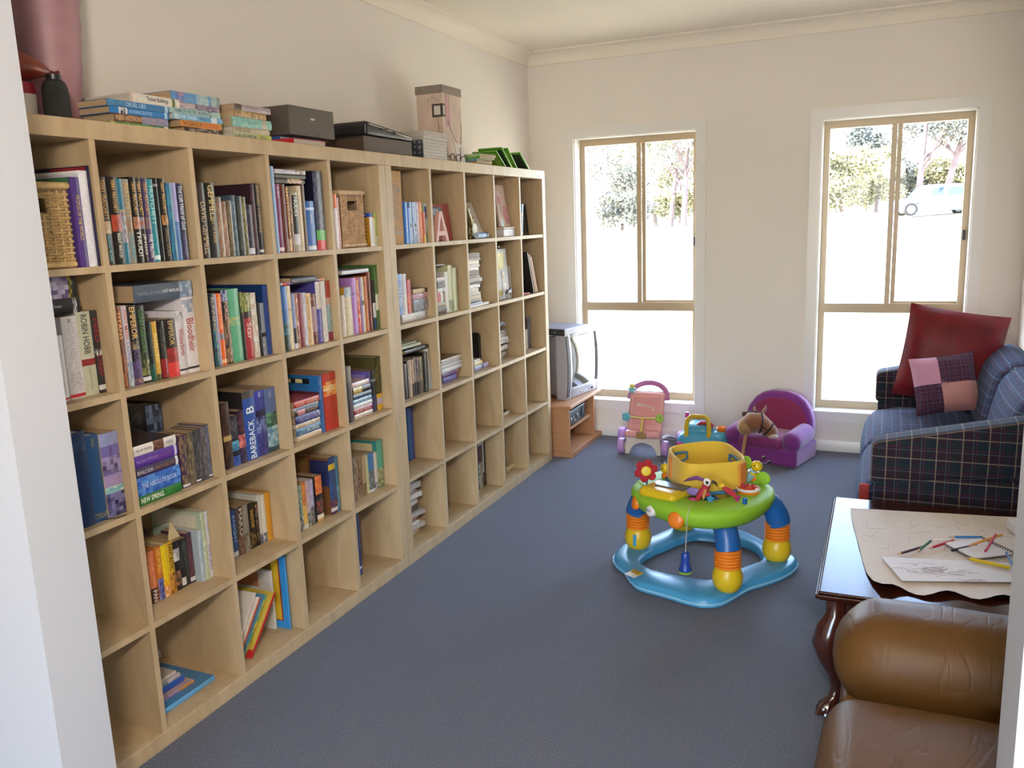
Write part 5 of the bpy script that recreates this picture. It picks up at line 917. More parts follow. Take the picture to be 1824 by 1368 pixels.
# ---------------------------------------------------------------- things on top of the bookcases
TZ = SH + .0006
t = thing('floor_vase', 'tall dusty mauve ribbed vase on the bookcase beside the doorway', 'vase', (.17, .478, TZ))
prof = [(.052, 0), (.058, .004), (.066, .06), (.078, .16), (.088, .28), (.0925, .40), (.088, .52), (.076, .63), (.06, .70), (.052, .74), (.06, .775), (.056, .775), (.046, .74), (.05, .70), (.001, .66)]
pr = []
for (r0, z0), (r1, z1) in zip(prof, prof[1:]):
    for k in range(6): q = k / 6; zq = z0 + (z1 - z0) * q; pr.append((r0 + (r1 - r0) * q + (.0011 * math.sin(zq * 210) if r0 > .04 else 0), zq))
MB().lathe(pr, 40).build('vase_body', mat('mauve_glass', 'a47a82', .48, var=.08, vscale=9, stretch=(1, 1, 4)), t, smooth=60)
t = thing('balloon', 'small deflated rust brown balloon lying on the mug beside the vase', 'balloon', (.288, .268, TZ + .131)); M = RZ(-6) @ RX(-3)
b = MB(); b.lathe([(.002, -.09), (.022, -.082), (.036, -.05), (.04, -.01), (.035, .03), (.022, .07), (.009, .093), (.004, .100)], 22, M @ RX(-90) @ SCL(1, 1, 1)); b.build('balloon_body', mat('rust_rubber', '7c2f1e', .35, var=.15, vscale=20), t)
MB().lathe([(.0035, .098), (.005, .104), (.003, .110), (.008, .122), (.007, .123)], 10, M @ RX(-90)).build('knot', mat('rust_rubber_dark', '4c1c16', .5), t)
t = thing('mug', 'white china mug with red rim and blue sprig beside the thread cone', 'mug', (.278, .288, TZ), rz=150)
MB().lathe([(.03, 0), (.034, .003), (.036, .06), (.037, .089), (.0345, .089), (.033, .05), (.028, .008), (.001, .006)], 28).build('mug_body', mat('white_china', 'd9d2c8', .2), t)
MB().lathe([(.0366, .061), (.0376, .0895), (.0372, .0895), (.0365, .061)], 28, caps=False).build('rim_band', mat('red_glaze', '9c2438', .25), t)
b = MB(); b.tube([(.0375, .016, .02), (.04, .06 - .016, .03), (.04, .05, .055), (.037, .022, .066)], .004, 8); b.build('handle', MATS['white_china'], t)
b = MB(); b.tube([(.0365 * math.cos(a), .0365 * math.sin(a), .025 + .012 * math.sin(3 * a)) for a in (-.5, -.4, -.3, -.2, -.1, 0)], .002, 5); b.ball((.0355, -.012, .04), (.002, .008, .006), 8); b.build('painted_sprig', mat('blue_glaze', '6a86c0', .3), t)
t = thing('thread_cone', 'black cone of sewing thread standing before the mauve vase', 'thread cone', (.335, .345, TZ))
MB().lathe([(.033, .002), (.0335, .01), (.033, .06), (.031, .082), (.026, .093), (.019, .099), (.001, .0995)], 28).build('thread', mat('black_thread', '22221f', .6, bump=.5, bscale=120, stretch=(1, 1, 14)), t)
b = MB(); b.lathe([(.034, 0), (.034, .003)], 24); b.lathe([(.018, .0985), (.019, .112), (.0155, .112), (.015, .1)], 20); b.build('spool_core', mat('black_plastic_spool', '1b1b1d', .35), t)
# grey box on red and blue books
book('hardcover_book', .021, .285, T(.362, 1.568, TZ) @ RX(90), 'red hardback lying lowest under the grey box, pages towards the room', 'b0242c h d.2 ca01c26', 'books under the grey box')
for o in [o for o in COL.objects if o.get('label', '').startswith('red hardback lying lowest')]:
    o.matrix_world = T(.17, 1.283, TZ) @ RX(90) @ RY(0); o.matrix_world = Matrix(((0, 0, -1, .365), (-1, 0, 0, 1.284), (0, 1, 0, TZ), (0, 0, 0, 1)))
bk = book('hardcover_book', .012, .22, Matrix(((0, 0, -1, .30), (-1, 0, 0, 1.290), (0, 1, 0, TZ + .0215), (0, 0, 0, 1))), 'blue hardback between the red hardback and the grey box', '2c4a90 h d.26', 'books under the grey box')
t = thing('storage_box', 'charcoal grey lidded cardboard box on the red hardback', 'box', (.352, 1.285, TZ + .0345)); M_GB = mat('charcoal_card', '514842', .55, var=.04)
MB().soft((-.24, 0, 0), (0, .275, .104), .003, 1).build('body', M_GB, t, smooth=30)
b = MB(); b.soft((.0002, .125, .060), (.0016, .150, .068), .0006, 1); b.build('label_holder', mat('pale_metal', 'b8b4b0', .3, metal=.6), t)
b = MB(); b.add([(.0003, .158, .001), (.0003, .174, .001), (.0003, .166, .016), (.001, .158, .001), (.001, .174, .001), (.001, .166, .016)], [(0, 1, 2), (5, 4, 3), (0, 3, 4, 1), (1, 4, 5, 2), (2, 5, 3, 0)]); b.build('notch', BLACK, t, smooth=0)
# black folder on brown box
t = thing('storage_box', 'dark brown flat box beneath the black folder', 'box', (.360, 1.748, TZ))
MB().soft((-.30, 0, 0), (0, .39, .066), .002, 1).build('body', mat('dark_brown_card', '48382e', .55, var=.04), t, smooth=30)
MB().soft((-.303, -.003, .060), (.0005, .002, .0665), .0008, 1).build('lid_edge', BLACK, t)
t = thing('document_case', 'black zip document folder lying on the dark brown box', 'folder', (.366, 1.752, TZ + .068))
M_FOLD = mat('black_leatherette', '1d1c1c', .3, bump=.1, bscale=300)
def wedge(w): return (w.x, w.y, w.z * (1.0 - .62 * max(0, (w.y - .04)) / .35))
MB().soft((-.30, .012, 0), (0, .385, .058), .012, 3, fn=wedge).build('folder_body', M_FOLD, t)
b = MB(); b.tube([(.002, .03, .046), (.003, .14, .036), (.003, .26, .023), (.002, .37, .014)], .0025, 6); b.build('zip', mat('zip_metal', 'a8a298', .3, metal=.8), t)
b = MB(); b.tube([(.002, .12, .028), (.012, .16, .034), (.012, .2, .031), (.002, .24, .02)], .004, 8, flat=.5); b.build('handle', M_FOLD, t)
# silver patterned photo box
def pattern(name, a, b_, sc):
    m = bpy.data.materials.new(name); m.use_nodes = True; nt = m.node_tree; b = nt.nodes['Principled BSDF']
    tc = N(nt, 'ShaderNodeTexCoord'); v = N(nt, 'ShaderNodeTexVoronoi', Scale=sc); v.inputs['Randomness'].default_value = .25; nt.links.new(tc.outputs['Object'], v.inputs['Vector'])
    r = N(nt, 'ShaderNodeValToRGB'); r.color_ramp.interpolation = 'CONSTANT'; r.color_ramp.elements[1].position = .36; r.color_ramp.elements[0].color = (*lin(b_), 1); r.color_ramp.elements[1].color = (*lin(a), 1)
    nt.links.new(v.outputs['Distance'], r.inputs['Fac']); nt.links.new(r.outputs[0], b.inputs['Base Color']); b.inputs['Roughness'].default_value = .45; return m
t = thing('photo_box', 'silver patterned photo box with matching lid between folder and tall gift box', 'box', (.362, 2.245, TZ))
MB().soft((-.16, 0, 0), (0, .228, .098), .002, 1).build('body', pattern('silver_leaf_paper', 'b9b2aa', '8e8882', 70), t, smooth=30)
MB().soft((-.162, -.001, .004), (-.004, .0005, .085), .0004, 1).build('dark_side', pattern('navy_flower_paper', '2f343c', '6c737c', 40), t, smooth=0)
MB().soft((-.166, -.005, .096), (.005, .233, .128), .002, 1).build('lid', pattern('silver_leaf_lid', 'b4aca0', '938c82', 80), t, smooth=30)
MB().soft((.0052, -.005, .0945), (.0066, .233, .0985), .0004, 1).build('lid_rim', WHITE, t)
# tall floral gift box
t = thing('gift_box', 'tall blush floral bottle gift box with grey lid standing against the wall', 'box', (.25, 2.660, TZ))
MB().soft((-.15, 0, 0), (0, .205, .362), .002, 1).build('body', mat('blush_floral_paper', 'cdb8a8', .45, var=.16, vscale=9), t, smooth=30)
MB().soft((-.154, -.004, .352), (.004, .209, .392), .002, 1).build('lid', mat('grey_embossed_lid', '857a6e', .5, var=.2, vscale=90), t, smooth=30)
b = MB(); b.col = lin('b98f92'); b.box((.0002, .03, .19), (.001, .075, .35)); b.col = lin('c79ea0'); b.box((.0004, .045, .23), (.0012, .06, .35))
b.col = lin('4c443e'); b.box((.0010, -.002, .235), (.0022, .022, .30)); b.box((-.06, -.0022, .235), (.001, -.001, .30)); b.col = lin('cfc8c0'); b.box((.0023, .002, .246), (.003, .016, .29)); b.box((-.048, -.003, .246), (-.012, -.0023, .29))
b.col = lin('7a6a50'); b.tube([(.001, .05, .22), (.001, .09, .16), (.001, .15, .11), (.001, .17, .08), (.001, .19, .14), (.001, .20, .22)], .0014, 4)
b.col = lin('a87a78'); b.tube([(-.03, -.0016, .23), (-.025, -.0016, .17), (-.02, -.0016, .13)], .0016, 4)
b.col = lin('9a8a84')
for k in range(14): b.ball((-.09 + k * .006 + R.uniform(-.01, .01), -.0008, .325 + R.uniform(-.012, .015)), (.0035, .001, .003), 6)
b.build('printed_blooms', M_INK, t, smooth=0)
# glasses, card
t = thing('spectacles', 'black framed spectacles lying beside the patterned photo box', 'spectacles', (.352, 2.52, TZ))
b = MB()
for yy in (.03, .095): b.tube([(0, yy + .026 * math.cos(a), .021 + .018 * math.sin(a)) for a in [2 * PI * k / 16 for k in range(16)]], .0022, 5, closed=True)
b.tube([(0, .056, .026), (.003, .0625, .029), (0, .069, .026)], .0018, 5); b.build('frame', BLACK, t)
b = MB(); b.tube([(0, .004, .027), (-.03, .0, .03), (-.10, .005, .02), (-.12, .01, .004)], .0018, 5); b.tube([(0, .121, .027), (.012, .15, .034), (.01, .17, .024), (.0, .185, .003)], .0022, 5); b.build('temple_arm', BLACK, t)
t = thing('greeting_card', 'white card with pink ribbon mark leaning by the green books', 'card', (0, 0, 0)); t.matrix_world = T(.325, 2.66, TZ) @ RY(-14) @ RX(-9)
MB().box((-.002, 0, 0), (0, .085, .115)).build('sheet', WHITE, t, smooth=0)
b = MB(); b.col = lin('8c4c64'); b.tube([(.001, .03, .03), (.001, .045, .055), (.001, .05, .08), (.001, .062, .095)], .002, 5); b.tube([(.001, .03, .02), (.001, .04, .05)], .0016, 5); b.build('printed_mark', M_INK, t)
# green children's readers: stack with spines towards the doorway, then leaning ones
gg = 'green books atop the far bookcase'
sty = ['a8803c d.19 p.2-.9:a8803c:5a7a3c', '4f86a0 d.19 p.1-.9:4f86a0:9cb4b4', '4f9038 d.19 p.1-.9:4f9038:8cb060', '8fae78 d.2 p.1-.9:8fae78:d0d4c0']
lab = ['ochre spined green reader lying lowest in the stack beside the leaning green books', 'blue spined green reader lying second in the stack beside the leaning green books', 'green spined reader lying third in the stack beside the leaning green books', 'pale green reader lying topmost in the stack beside the leaning green books']
zz = TZ
for k in range(4):
    tt = (.016, .016, .013, .014)[k]
    o = book('paperback_book', tt, .2, Matrix(((0, 0, -1, .352 - .006 * (k % 2)), (-1, 0, 0, 2.82 + .02 * k), (0, 1, 0, zz), (0, 0, 0, 1))), lab[k], sty[k] + ' c5c9a3a', gg); zz += tt + .0005
for k, (yy, tl, hh, l) in enumerate(((3.215, 57, .15, 'bright green reader leaning lowest against the green stack'), (3.30, 52, .17, 'green framed reader with dark cover picture leaning mid row atop the far bookcase'), (3.375, 50, .165, 'green framed reader leaning third against the green stack'), (3.565, 56, .165, 'green framed reader with dark picture lying farthest from the green stack'))):
    M = T(.345, yy, TZ + .001) @ RX(tl)
    book('picture_book', .008, hh, M, l, '6fae34 d.15 h c5fa22c r.06-.94,.08-.92:24382c' if k in (1, 3) else '6fae34 d.15 h c5fa22c r.1-.9,.1-.9:8cbc4c', gg)
# ---------------------------------------------------------------- television corner
M_BEECH = mat('beech_laminate', 'b5835c', .4, var=.08, vscale=6, stretch=(1, 8, 8))
t = thing('television_stand', 'low beech television stand in the corner under the television', 'stand', (.035, 3.765, 0))
D, L, H = .455, .635, .352
MB().soft((-.005, -.015, H - .02), (D + .02, L, H), .003, 1).build('top_panel', M_BEECH, t, smooth=30)
MB().soft((0, 0, .0), (D + .02, L, .035), .003, 1).build('bottom_panel', M_BEECH, t, smooth=30)
for y in (0, L - .12): MB().soft((0, y, .035), (D, y + .02, H - .02), .002, 1).build('side_panel', M_BEECH, t, smooth=30)
MB().box((0, .02, .035), (.012, L - .12, H - .02)).build('back_panel', M_BEECH, t, smooth=0)
MB().box((.012, .02, .172), (D - .02, L - .12, .188)).build('shelf', M_BEECH, t, smooth=0)
t = thing('stereo', 'black stereo with silver buttons on the shelf of the television stand', 'stereo', (.475, 3.80, .1885))
MB().soft((-.24, 0, 0), (-.01, .36, .105), .008, 2).build('case', BLACK, t)
M_SIL = mat('satin_silver', 'a8a8ae', .3, metal=.6)
MB().soft((-.0105, .015, .012), (-.004, .23, .093), .003, 1).build('fascia', mat('dark_fascia', '30343c', .3), t)
for k, (y, z, r) in enumerate(((.05, .05, .014), (.09, .06, .009), (.12, .035, .008), (.17, .062, .011), (.2, .04, .007))):
    MB().lathe([(r, 0), (r, .006), (r * .8, .008)], 14, T(-.0045, y, z) @ RY(90)).build('button', M_SIL, t)
b = MB(); b.lathe([(.03, 0), (.032, .004), (.018, .006)], 18, T(-.01, .3, .052) @ RY(90)); b.build('speaker', mat('speaker_cloth', '23262c', .8), t)
TVM = T(.415, 3.915, .3525) @ RZ(-9)
t = thing('television', 'silver grey tube television on the beech stand by the window', 'television', (0, 0, 0)); t.matrix_world = TVM
M_TV = mat('grey_tv_plastic', '807c84', .4)
TW, TH = .475, .445
def tvb(w):
    q = max(0, min(1, (-.06 - w.x) / .30)); return (w.x, TW / 2 + (w.y - TW / 2) * (1 - .42 * q), TH * .46 + (w.z - TH * .46) * (1 - .30 * q))
MB().soft((-.36, .004, .006), (-.05, TW - .004, TH - .004), .02, 3, fn=tvb).build('rear_casing', M_TV, t)
def tvf(w): q = (w.z - TH / 2) / (TH / 2); return (w.x + (.018 * (1 - q * q) if w.x > -.04 else 0), w.y, w.z)
b = MB(); y0, y1, z0, z1 = .075, TW - .03, .075, TH - .028   # bezel around the tube
for lo, hi in (((-.07, .0, 0), (.0, y0, TH)), ((-.07, y1, 0), (0, TW, TH)), ((-.07, y0, 0), (0, y1, z0)), ((-.07, y0, z1), (0, y1, TH))): b.soft(lo, hi, .006, 2, fn=tvf)
b.build('bezel', mat('pale_tv_plastic', 'a39fa6', .35), t)
def tvs(w): q = (w.z - TH / 2) / (TH / 2); return (w.x + .018 * (1 - q * q), w.y, w.z)
MB().soft((-.02, .004, .012), (.003, .05, TH - .012), .006, 2, fn=tvs).build('speaker_grille', mat('speaker_strip', '332e30', .6, bump=.4, bscale=500), t)
vs = []; fs = []; n = 14
for i in range(n + 1):
    for j in range(n + 1):
        u, v = i / n * 2 - 1, j / n * 2 - 1
        zz = (z0 + z1) / 2 + v * (z1 - z0) / 2; q = (zz - TH / 2) / (TH / 2)
        vs.append((-.004 + .016 * (1 - q * q) + .022 * (1 - u * u) * (1 - .4 * v * v) - .006, (y0 + y1) / 2 + u * (y1 - y0) / 2, zz))
for i in range(n):
    for j in range(n): a = i * (n + 1) + j; fs.append((a, a + n + 1, a + n + 2, a + 1))
MB().add(vs, fs).build('screen', mat('dark_tube_glass', '3c4440', .04, spec=.9, coat=1.), t, smooth=80)
for y in (.20, .235, .27): MB().soft((.004, y, .02), (.011, y + .02, .03), .002, 1).build('button', M_SIL, t)
MB().soft((.006, .36, .018), (.014, .385, .034), .003, 2).build('power_button', BLACK, t)
t = thing('video_player', 'flat silver topped video player lying on the television', 'video player', (0, 0, 0)); t.matrix_world = T(.10, 3.925, .799) @ RZ(-12)
MB().soft((0, 0, .004), (.35, .30, .046), .005, 2).build('case', mat('blue_grey_metal', '8d8fa0', .4, metal=.3), t)
MB().soft((-.002, -.012, .003), (.352, .002, .046), .003, 1).build('front_panel', BLACK, t); MB().lathe([(.005, 0), (.005, .004)], 12, T(.28, -.012, .024) @ RX(90)).build('button', M_SIL, t)
b = MB()
for x in (.03, .32):
    for y in (.03, .27): b.lathe([(.012, 0), (.012, .005)], 10, T(x, y, -.0005))
b.build('foot', BLACK, t) if False else None
# ---------------------------------------------------------------- tartan sofa
def plaid(name, base, lines, warp=0.):
    """lines: (period, offset, width, colour, strength), drawn along the two directions lying in each face"""
    m = bpy.data.materials.new(name); m.use_nodes = True; nt = m.node_tree; b = nt.nodes['Principled BSDF']
    tc = N(nt, 'ShaderNodeTexCoord'); sp = N(nt, 'ShaderNodeSeparateXYZ'); nt.links.new(tc.outputs['Object'], sp.inputs[0])
    ge = N(nt, 'ShaderNodeNewGeometry'); sn = N(nt, 'ShaderNodeSeparateXYZ'); nt.links.new(tc.outputs['Normal'], sn.inputs[0])
    cur = None
    rgb = N(nt, 'ShaderNodeRGB'); rgb.outputs[0].default_value = (*lin(base), 1); cur = rgb.outputs[0]
    def M(op, a, b_=None):
        n = N(nt, 'ShaderNodeMath', operation=op)
        for k, v in enumerate((a, b_)):
            if v is None: continue
            if isinstance(v, (int, float)): n.inputs[k].default_value = v
            else: nt.links.new(v, n.inputs[k])
        return n.outputs[0]
    facing = [M('LESS_THAN', M('ABSOLUTE', sn.outputs[k]), .75) for k in range(3)]
    for per, off, wd, c, st in lines:
        for k in range(3):
            f = M('FRACT', M('ADD', M('DIVIDE', sp.outputs[k], per), off + 10)); hit = M('MULTIPLY', M('LESS_THAN', f, wd / per), facing[k]); hit = M('MULTIPLY', hit, st)
            mx = N(nt, 'ShaderNodeMixRGB'); mx.inputs[2].default_value = (*lin(c), 1); nt.links.new(hit, mx.inputs[0]); nt.links.new(cur, mx.inputs[1]); cur = mx.outputs[0]
    nt.links.new(cur, b.inputs['Base Color']); b.inputs['Roughness'].default_value = .85; b.inputs['Sheen Weight'].default_value = .12; b.inputs['Sheen Tint'].default_value = (.6, .75, 1, 1); b.inputs['Specular IOR Level'].default_value = .2
    n2 = N(nt, 'ShaderNodeTexNoise', Scale=600.); nt.links.new(tc.outputs['Object'], n2.inputs['Vector']); bp = N(nt, 'ShaderNodeBump', Strength=.3, Distance=.003); nt.links.new(n2.outputs['Fac'], bp.inputs['Height']); nt.links.new(bp.outputs[0], b.inputs['Normal'])
    return m
M_PL = plaid('navy_tartan', '1f2335', [(.092, .0, .026, '2c1c26', .8), (.092, .5, .014, '1c2c2a', .7), (.092, .72, .003, '5c6478', .45), (.046, .2, .0035, '5c242e', .55), (.092, .12, .0042, '9c967e', .42)])
M_PLS = plaid('blue_tartan_seat', '2f3a58', [(.046, .0, .012, '262c48', .7), (.046, .55, .0032, '6c80a4', .45), (.046, .8, .0032, '6a3044', .55), (.092, .3, .0035, '8c98ac', .35)])
SFY0, SFY1, SFX0, SFX1 = 2.37, 4.19, 2.30, 3.055
t = thing('sofa', 'navy tartan two seat sofa along the window end of the room', 'sofa', (0, 0, 0))
MB().soft((SFX0 + .03, SFY0 + .03, .05), (SFX1 - .02, SFY1 - .03, .25), .02, 2).build('base', M_PL, t)
def armfn(w): q = (w.x - 2.33) / .7; return (w.x, w.y, w.z + (.155 * q if w.z > .5 else .09 * q if w.z > .3 else 0))
for y0, y1 in ((SFY0, SFY0 + .155), (SFY1 - .165, SFY1)):
    a = MB().soft((2.34, y0 + .012, .05), (3.02, y1 - .012, .47), .02, 2).build('arm', M_PL, t)
    MB().soft((2.325, y0, .42), (3.02, y1, .60), .028, 3, fn=armfn).build('arm_pad', M_PL, a)
ym = (SFY0 + .155 + SFY1 - .165) / 2
def seatfn(w):
    q = max(0, (2.42 - w.x) / .14); return (w.x, w.y, w.z - .055 * min(1, q) ** 2)
for y0, y1 in ((SFY0 + .158, ym - .002), (ym + .002, SFY1 - .168)):
    MB().soft((2.275, y0, .20), (2.86, y1, .405), .06, 5, bulge=(.012, 0, .035), fn=seatfn).build('seat_cushion', M_PLS, t)
MB().soft((2.283, SFY0 + .12, .055), (2.326, SFY0 + .155, .38), .012, 2).build('red_lining', mat('red_lining', 'a33a34', .8), t)
for y0, y1 in ((SFY0 + .158, ym - .002), (ym + .002, SFY1 - .168)):
    def backfn(w): return (w.x + .20 * (w.z - .40) + .035, w.y, w.z)
    MB().soft((2.77, y0, .38), (2.95, y1, .80), .09, 5, bulge=(.03, 0, 0), fn=backfn).build('back_cushion', M_PLS, t)
MB().soft((2.92, SFY0 + .16, .25), (3.055, SFY1 - .17, .78), .03, 3).build('back_frame', M_PL, t)
t = thing('cushion', 'large dark red satin cushion propped at the far end of the sofa', 'cushion', (0, 0, 0)); t.matrix_world = T(2.695, 3.855, .735) @ RY(9) @ RX(-12)
MB().pillow(.50, .52, .17, seed=3, pinch=.04).build('cover', mat('wine_satin', '680a16', .5, spec=.3, var=.35, vscale=9, sheen=.06, bump=.7, bscale=8), t, smooth=80)
b = MB(); b.tube([(-.235 + .47 * k / 16, -.083 * (max(0, 1 - (abs(k / 8 - 1)) ** 4) ** .55) - .003, .045) for k in range(17)], .0025, 5); b.build('seam', mat('wine_seam', '541018', .5), t)
t = thing('cushion', 'small patchwork cushion of pink and dark plaid squares on the sofa seat', 'cushion', (0, 0, 0)); t.matrix_world = T(2.660, 3.595, .628) @ RZ(4) @ RY(-9) @ RX(-18)
b = MB(); b.pillow(.31, .31, .12, seed=8, pinch=.05)
for i, f in enumerate(b.f):
    cx = sum(b.v[q][0] for q in f) / len(f); cz = sum(b.v[q][2] for q in f) / len(f)
    b.m[i] = (0 if cz > 0 else 1) if cx < -.012 else (1 if cz > -.01 else 2)
    if cx < -.012 and cz <= -.01: b.m[i] = 1
b.build('cover', [mat('pink_velvet', 'c088a4', .6, sheen=.4), plaid('plum_plaid', '42283e', [(.02, 0, .005, '6a3a44', .7), (.031, .3, .003, '4c4a66', .7)]), mat('salmon_velvet', 'c08480', .6, sheen=.4, var=.08)], t, smooth=80)
b = MB()
for k in range(9): a = 2 * PI * k / 9; b.tube([(-.012, -.062, -.005), (-.012 + .014 * math.cos(a), -.07, -.005 + .014 * math.sin(a)), (-.012 + .024 * math.cos(a), -.064, -.008 + .022 * math.sin(a))], .0012, 4)
b.build('tassel', MATS['pink_velvet'], t)
# ---------------------------------------------------------------- coffee table
M_MAH = mat('polished_mahogany', '3a1a12', .22, var=.2, vscale=5, stretch=(1, 10, 10), coat=.6)
M_MAHT = mat('mahogany_top', '32170f', .14, var=.2, vscale=5, stretch=(10, 1, 1), coat=.04, spec=.12); M_MAHT.node_tree.nodes['Principled BSDF'].inputs['Coat IOR'].default_value = 1.55
t = thing('coffee_table', 'dark glossy mahogany coffee table with cabriole legs beside the tan armchair', 'table', (2.195, 1.225, 0))
TX, TY, TZt = .80, .945, .42
b = MB()   # stepped moulded edge
for i, (z0, z1, ins) in enumerate(((TZt - .03, TZt - .022, .012), (TZt - .022, TZt - .008, 0.), (TZt - .008, TZt, .007))): b.soft((ins, ins, z0), (TX - ins, TY - ins, z1), .0035, 2)
b.build('tabletop', M_MAHT, t)
b = MB()
for lo, hi in (((.07, .05, .315), (TX - .07, .07, .39)), ((.07, TY - .07, .315), (TX - .07, TY - .05, .39)), ((.05, .07, .315), (.07, TY - .07, .39)), ((TX - .07, .07, .315), (TX - .05, TY - .07, .39))): b.box(lo, hi)
b.build('apron', M_MAH, t, smooth=0)
for sx, sy in ((0, 0), (1, 0), (0, 1), (1, 1)):
    fx = 1 if sx == 0 else -1; fy = 1 if sy == 0 else -1
    cx = .058 if sx == 0 else TX - .058; cy = .058 if sy == 0 else TY - .058
    P_ = [(0, 0, .39), (0, 0, .33), (-.014, -.014, .285), (-.022, -.022, .245), (-.012, -.012, .19), (.006, .006, .13), (.012, .012, .085), (.004, .004, .05), (-.014, -.014, .028), (-.03, -.03, .016), (-.036, -.036, .010)]
    rr = [.03, .032, .042, .044, .034, .024, .019, .0195, .024, .022, .008]
    l = MB().tube([(cx + fx * a, cy + fy * b_, z) for a, b_, z in P_], rr, 16).build('leg', M_MAH, t, smooth=80)
    b = MB()
    for k in (-1, 0, 1):
        dx, dy = -fx * (.03 + .012 * (1 - abs(k))) + k * .012 * fx, -fy * (.03 + .012 * (1 - abs(k))) - k * .012 * fy
        b.tube([(cx + dx * .2, cy + dy * .2, .055), (cx + dx * .75, cy + dy * .75, .034), (cx + dx, cy + dy, .008)], [.006, .0095, .007], 8)
    b.build('carved_toe', M_MAH, l)
# ---------------------------------------------------------------- paper, pencils, pad on the table
ZT = .4206
M_PAPER = mat('butcher_paper', 'd4c8bc', .7, var=.04, vscale=6)
t = thing('drawing_paper', 'large rumpled sheet of butcher paper spread over the coffee table', 'paper', (0, 0, 0))
def curve(ps, q):
    q = q * (len(ps) - 1); i = min(int(q), len(ps) - 2); f = q - i; return Vector(ps[i]).lerp(Vector(ps[i + 1]), f)
Lf = [(2.264, 2.025), (2.272, 1.91), (2.285, 1.80), (2.304, 1.64), (2.318, 1.52), (2.333, 1.41), (2.352, 1.34), (2.385, 1.284)]
Rt = [(2.93, 2.115), (2.93, 1.9), (2.93, 1.7), (2.93, 1.5), (2.93, 1.42), (2.93, 1.37)]
vs = []; fs = []; nu, nv = 26, 30
for top in (0, 1):
    for i in range(nv + 1):
        for j in range(nu + 1):
            a = curve(Lf, i / nv); c = curve(Rt, i / nv); p = a.lerp(c, j / nu); near = max(0, (i / nv - .72) / .28); edge = max(0, 1 - j / 3.)
            y = p.y + (.016 * math.sin(j * .9) * near * near if j else 0)
            z = .0016 + .0012 * noise.noise((p.x * 14, p.y * 14, 0)) + near ** 2 * .012 * (.6 + .5 * math.sin(j * .9 + 1.2)) + edge * near * .012 + (.004 * abs(noise.noise((p.x * 9, p.y * 9, 4))) if 0 < i < nv else .002)
            vs.append((p.x, y, ZT + max(z, .0004) + top * .0006))
m = (nu + 1) * (nv + 1)
for i in range(nv):
    for j in range(nu):
        a = i * (nu + 1) + j; q = (a, a + nu + 1, a + nu + 2, a + 1); fs.append(q[::-1]); fs.append(tuple(m + k for k in q))
MB().add(vs, fs).build('sheet', M_PAPER, t, smooth=60)
b = MB(); rr = random.Random(5)
for k in range(46):
    x, y = rr.uniform(2.31, 2.75), rr.uniform(1.62, 2.0); a = rr.uniform(1.2, 2.0) if rr.random() < .7 else rr.uniform(0, 3); L = rr.uniform(.02, .09)
    pts = [(x + math.cos(a) * L * s + .006 * math.sin(9 * s), y + math.sin(a) * L * s, ZT + .0062) for s in (0, .33, .66, 1)]; b.tube(pts, .00045, 3, caps=False)
b.build('pencil_scribble', mat('grey_pencil', '9c94a0', .7), t)
t = thing('drawing_sheet', 'small white sheet with pencil drawing on the near edge of the butcher paper', 'paper', (0, 0, 0))
q = [(2.373, 1.545), (2.751, 1.617), (2.80, 1.48), (2.433, 1.365)]
b = MB(); b.add([(x, y, ZT + .0105) for x, y in q] + [(x, y, ZT + .0112) for x, y in q], [(3, 2, 1, 0), (4, 5, 6, 7), (0, 1, 5, 4), (1, 2, 6, 5), (2, 3, 7, 6), (3, 0, 4, 7)]); b.build('sheet', mat('white_sheet', 'd8d2d4', .6), t, smooth=0)
b = MB(); rr = random.Random(3)
for k in range(30):
    x, y = 2.53 + rr.gauss(0, .055), 1.48 + rr.gauss(0, .022); r = rr.uniform(.006, .022); a0 = rr.uniform(0, 6)
    b.tube([(x + r * 1.6 * math.cos(a0 + s), y + r * .7 * math.sin(a0 + s * 1.2), ZT + .0117) for s in (0, .7, 1.4, 2.1, 2.8, 3.6)], .0005, 3, caps=False)
b.build('pencil_drawing', mat('grey_pencil_dark', 'a0a0aa', .7), t)
def pencil(label, p0, p1, col, tipcol, z=.008, r=.0042, sharp=True, name='colouring_pencil'):
    a = Vector((*p0, ZT + z)); c = Vector((*p1, ZT + z)); L = (c - a).length
    t = thing(name, label, 'pencil', (0, 0, 0), group='pencils on the drawing paper'); t.matrix_world = frame(a, c - a)
    MB().lathe([(r, .018 if sharp else 0), (r, L - .001), (r * .8, L)], 6).build('barrel', mat('lacquer_' + col, col, .6, spec=.2), t, smooth=0)
    if sharp: MB().lathe([(r * .3, .006), (r, .018)], 12).build('sharpened_wood', mat('pencil_wood', 'c8a078', .6), t); MB().lathe([(.0002, 0), (r * .32, .0062)], 8).build('lead', mat('lead_' + tipcol, tipcol, .4), t)
pencil('dark brown pencil lying with its tip towards the table edge', (2.421, 1.576), (2.501, 1.673), '4a2c30', '3a2020', .012)
pencil('short green pencil crossing the dark brown pencil', (2.48, 1.596), (2.526, 1.714), '3c6c54', 'c8a078', .021)
pencil('red pencil lying behind the short green pencil', (2.517, 1.66), (2.597, 1.763), 'b03038', '8a1c24', .0125)
pencil('thin white eraser tipped pencil beyond the red pencil', (2.588, 1.764), (2.533, 1.752), 'd8d0d0', 'd090a8', .012, .0035, False)
pencil('bright blue pencil touching the spiral notebook', (2.585, 1.795), (2.687, 1.827), '3a78b8', '2c3c80', .012)
pencil('orange yellow pencil lying across the notebook spiral', (2.634, 1.689), (2.747, 1.833), 'd89850', 'c87030', .026)
pencil('dark indigo pencil under the orange pencil', (2.586, 1.664), (2.665, 1.742), '2c2840', '2c2840', .0135, .0045, False)
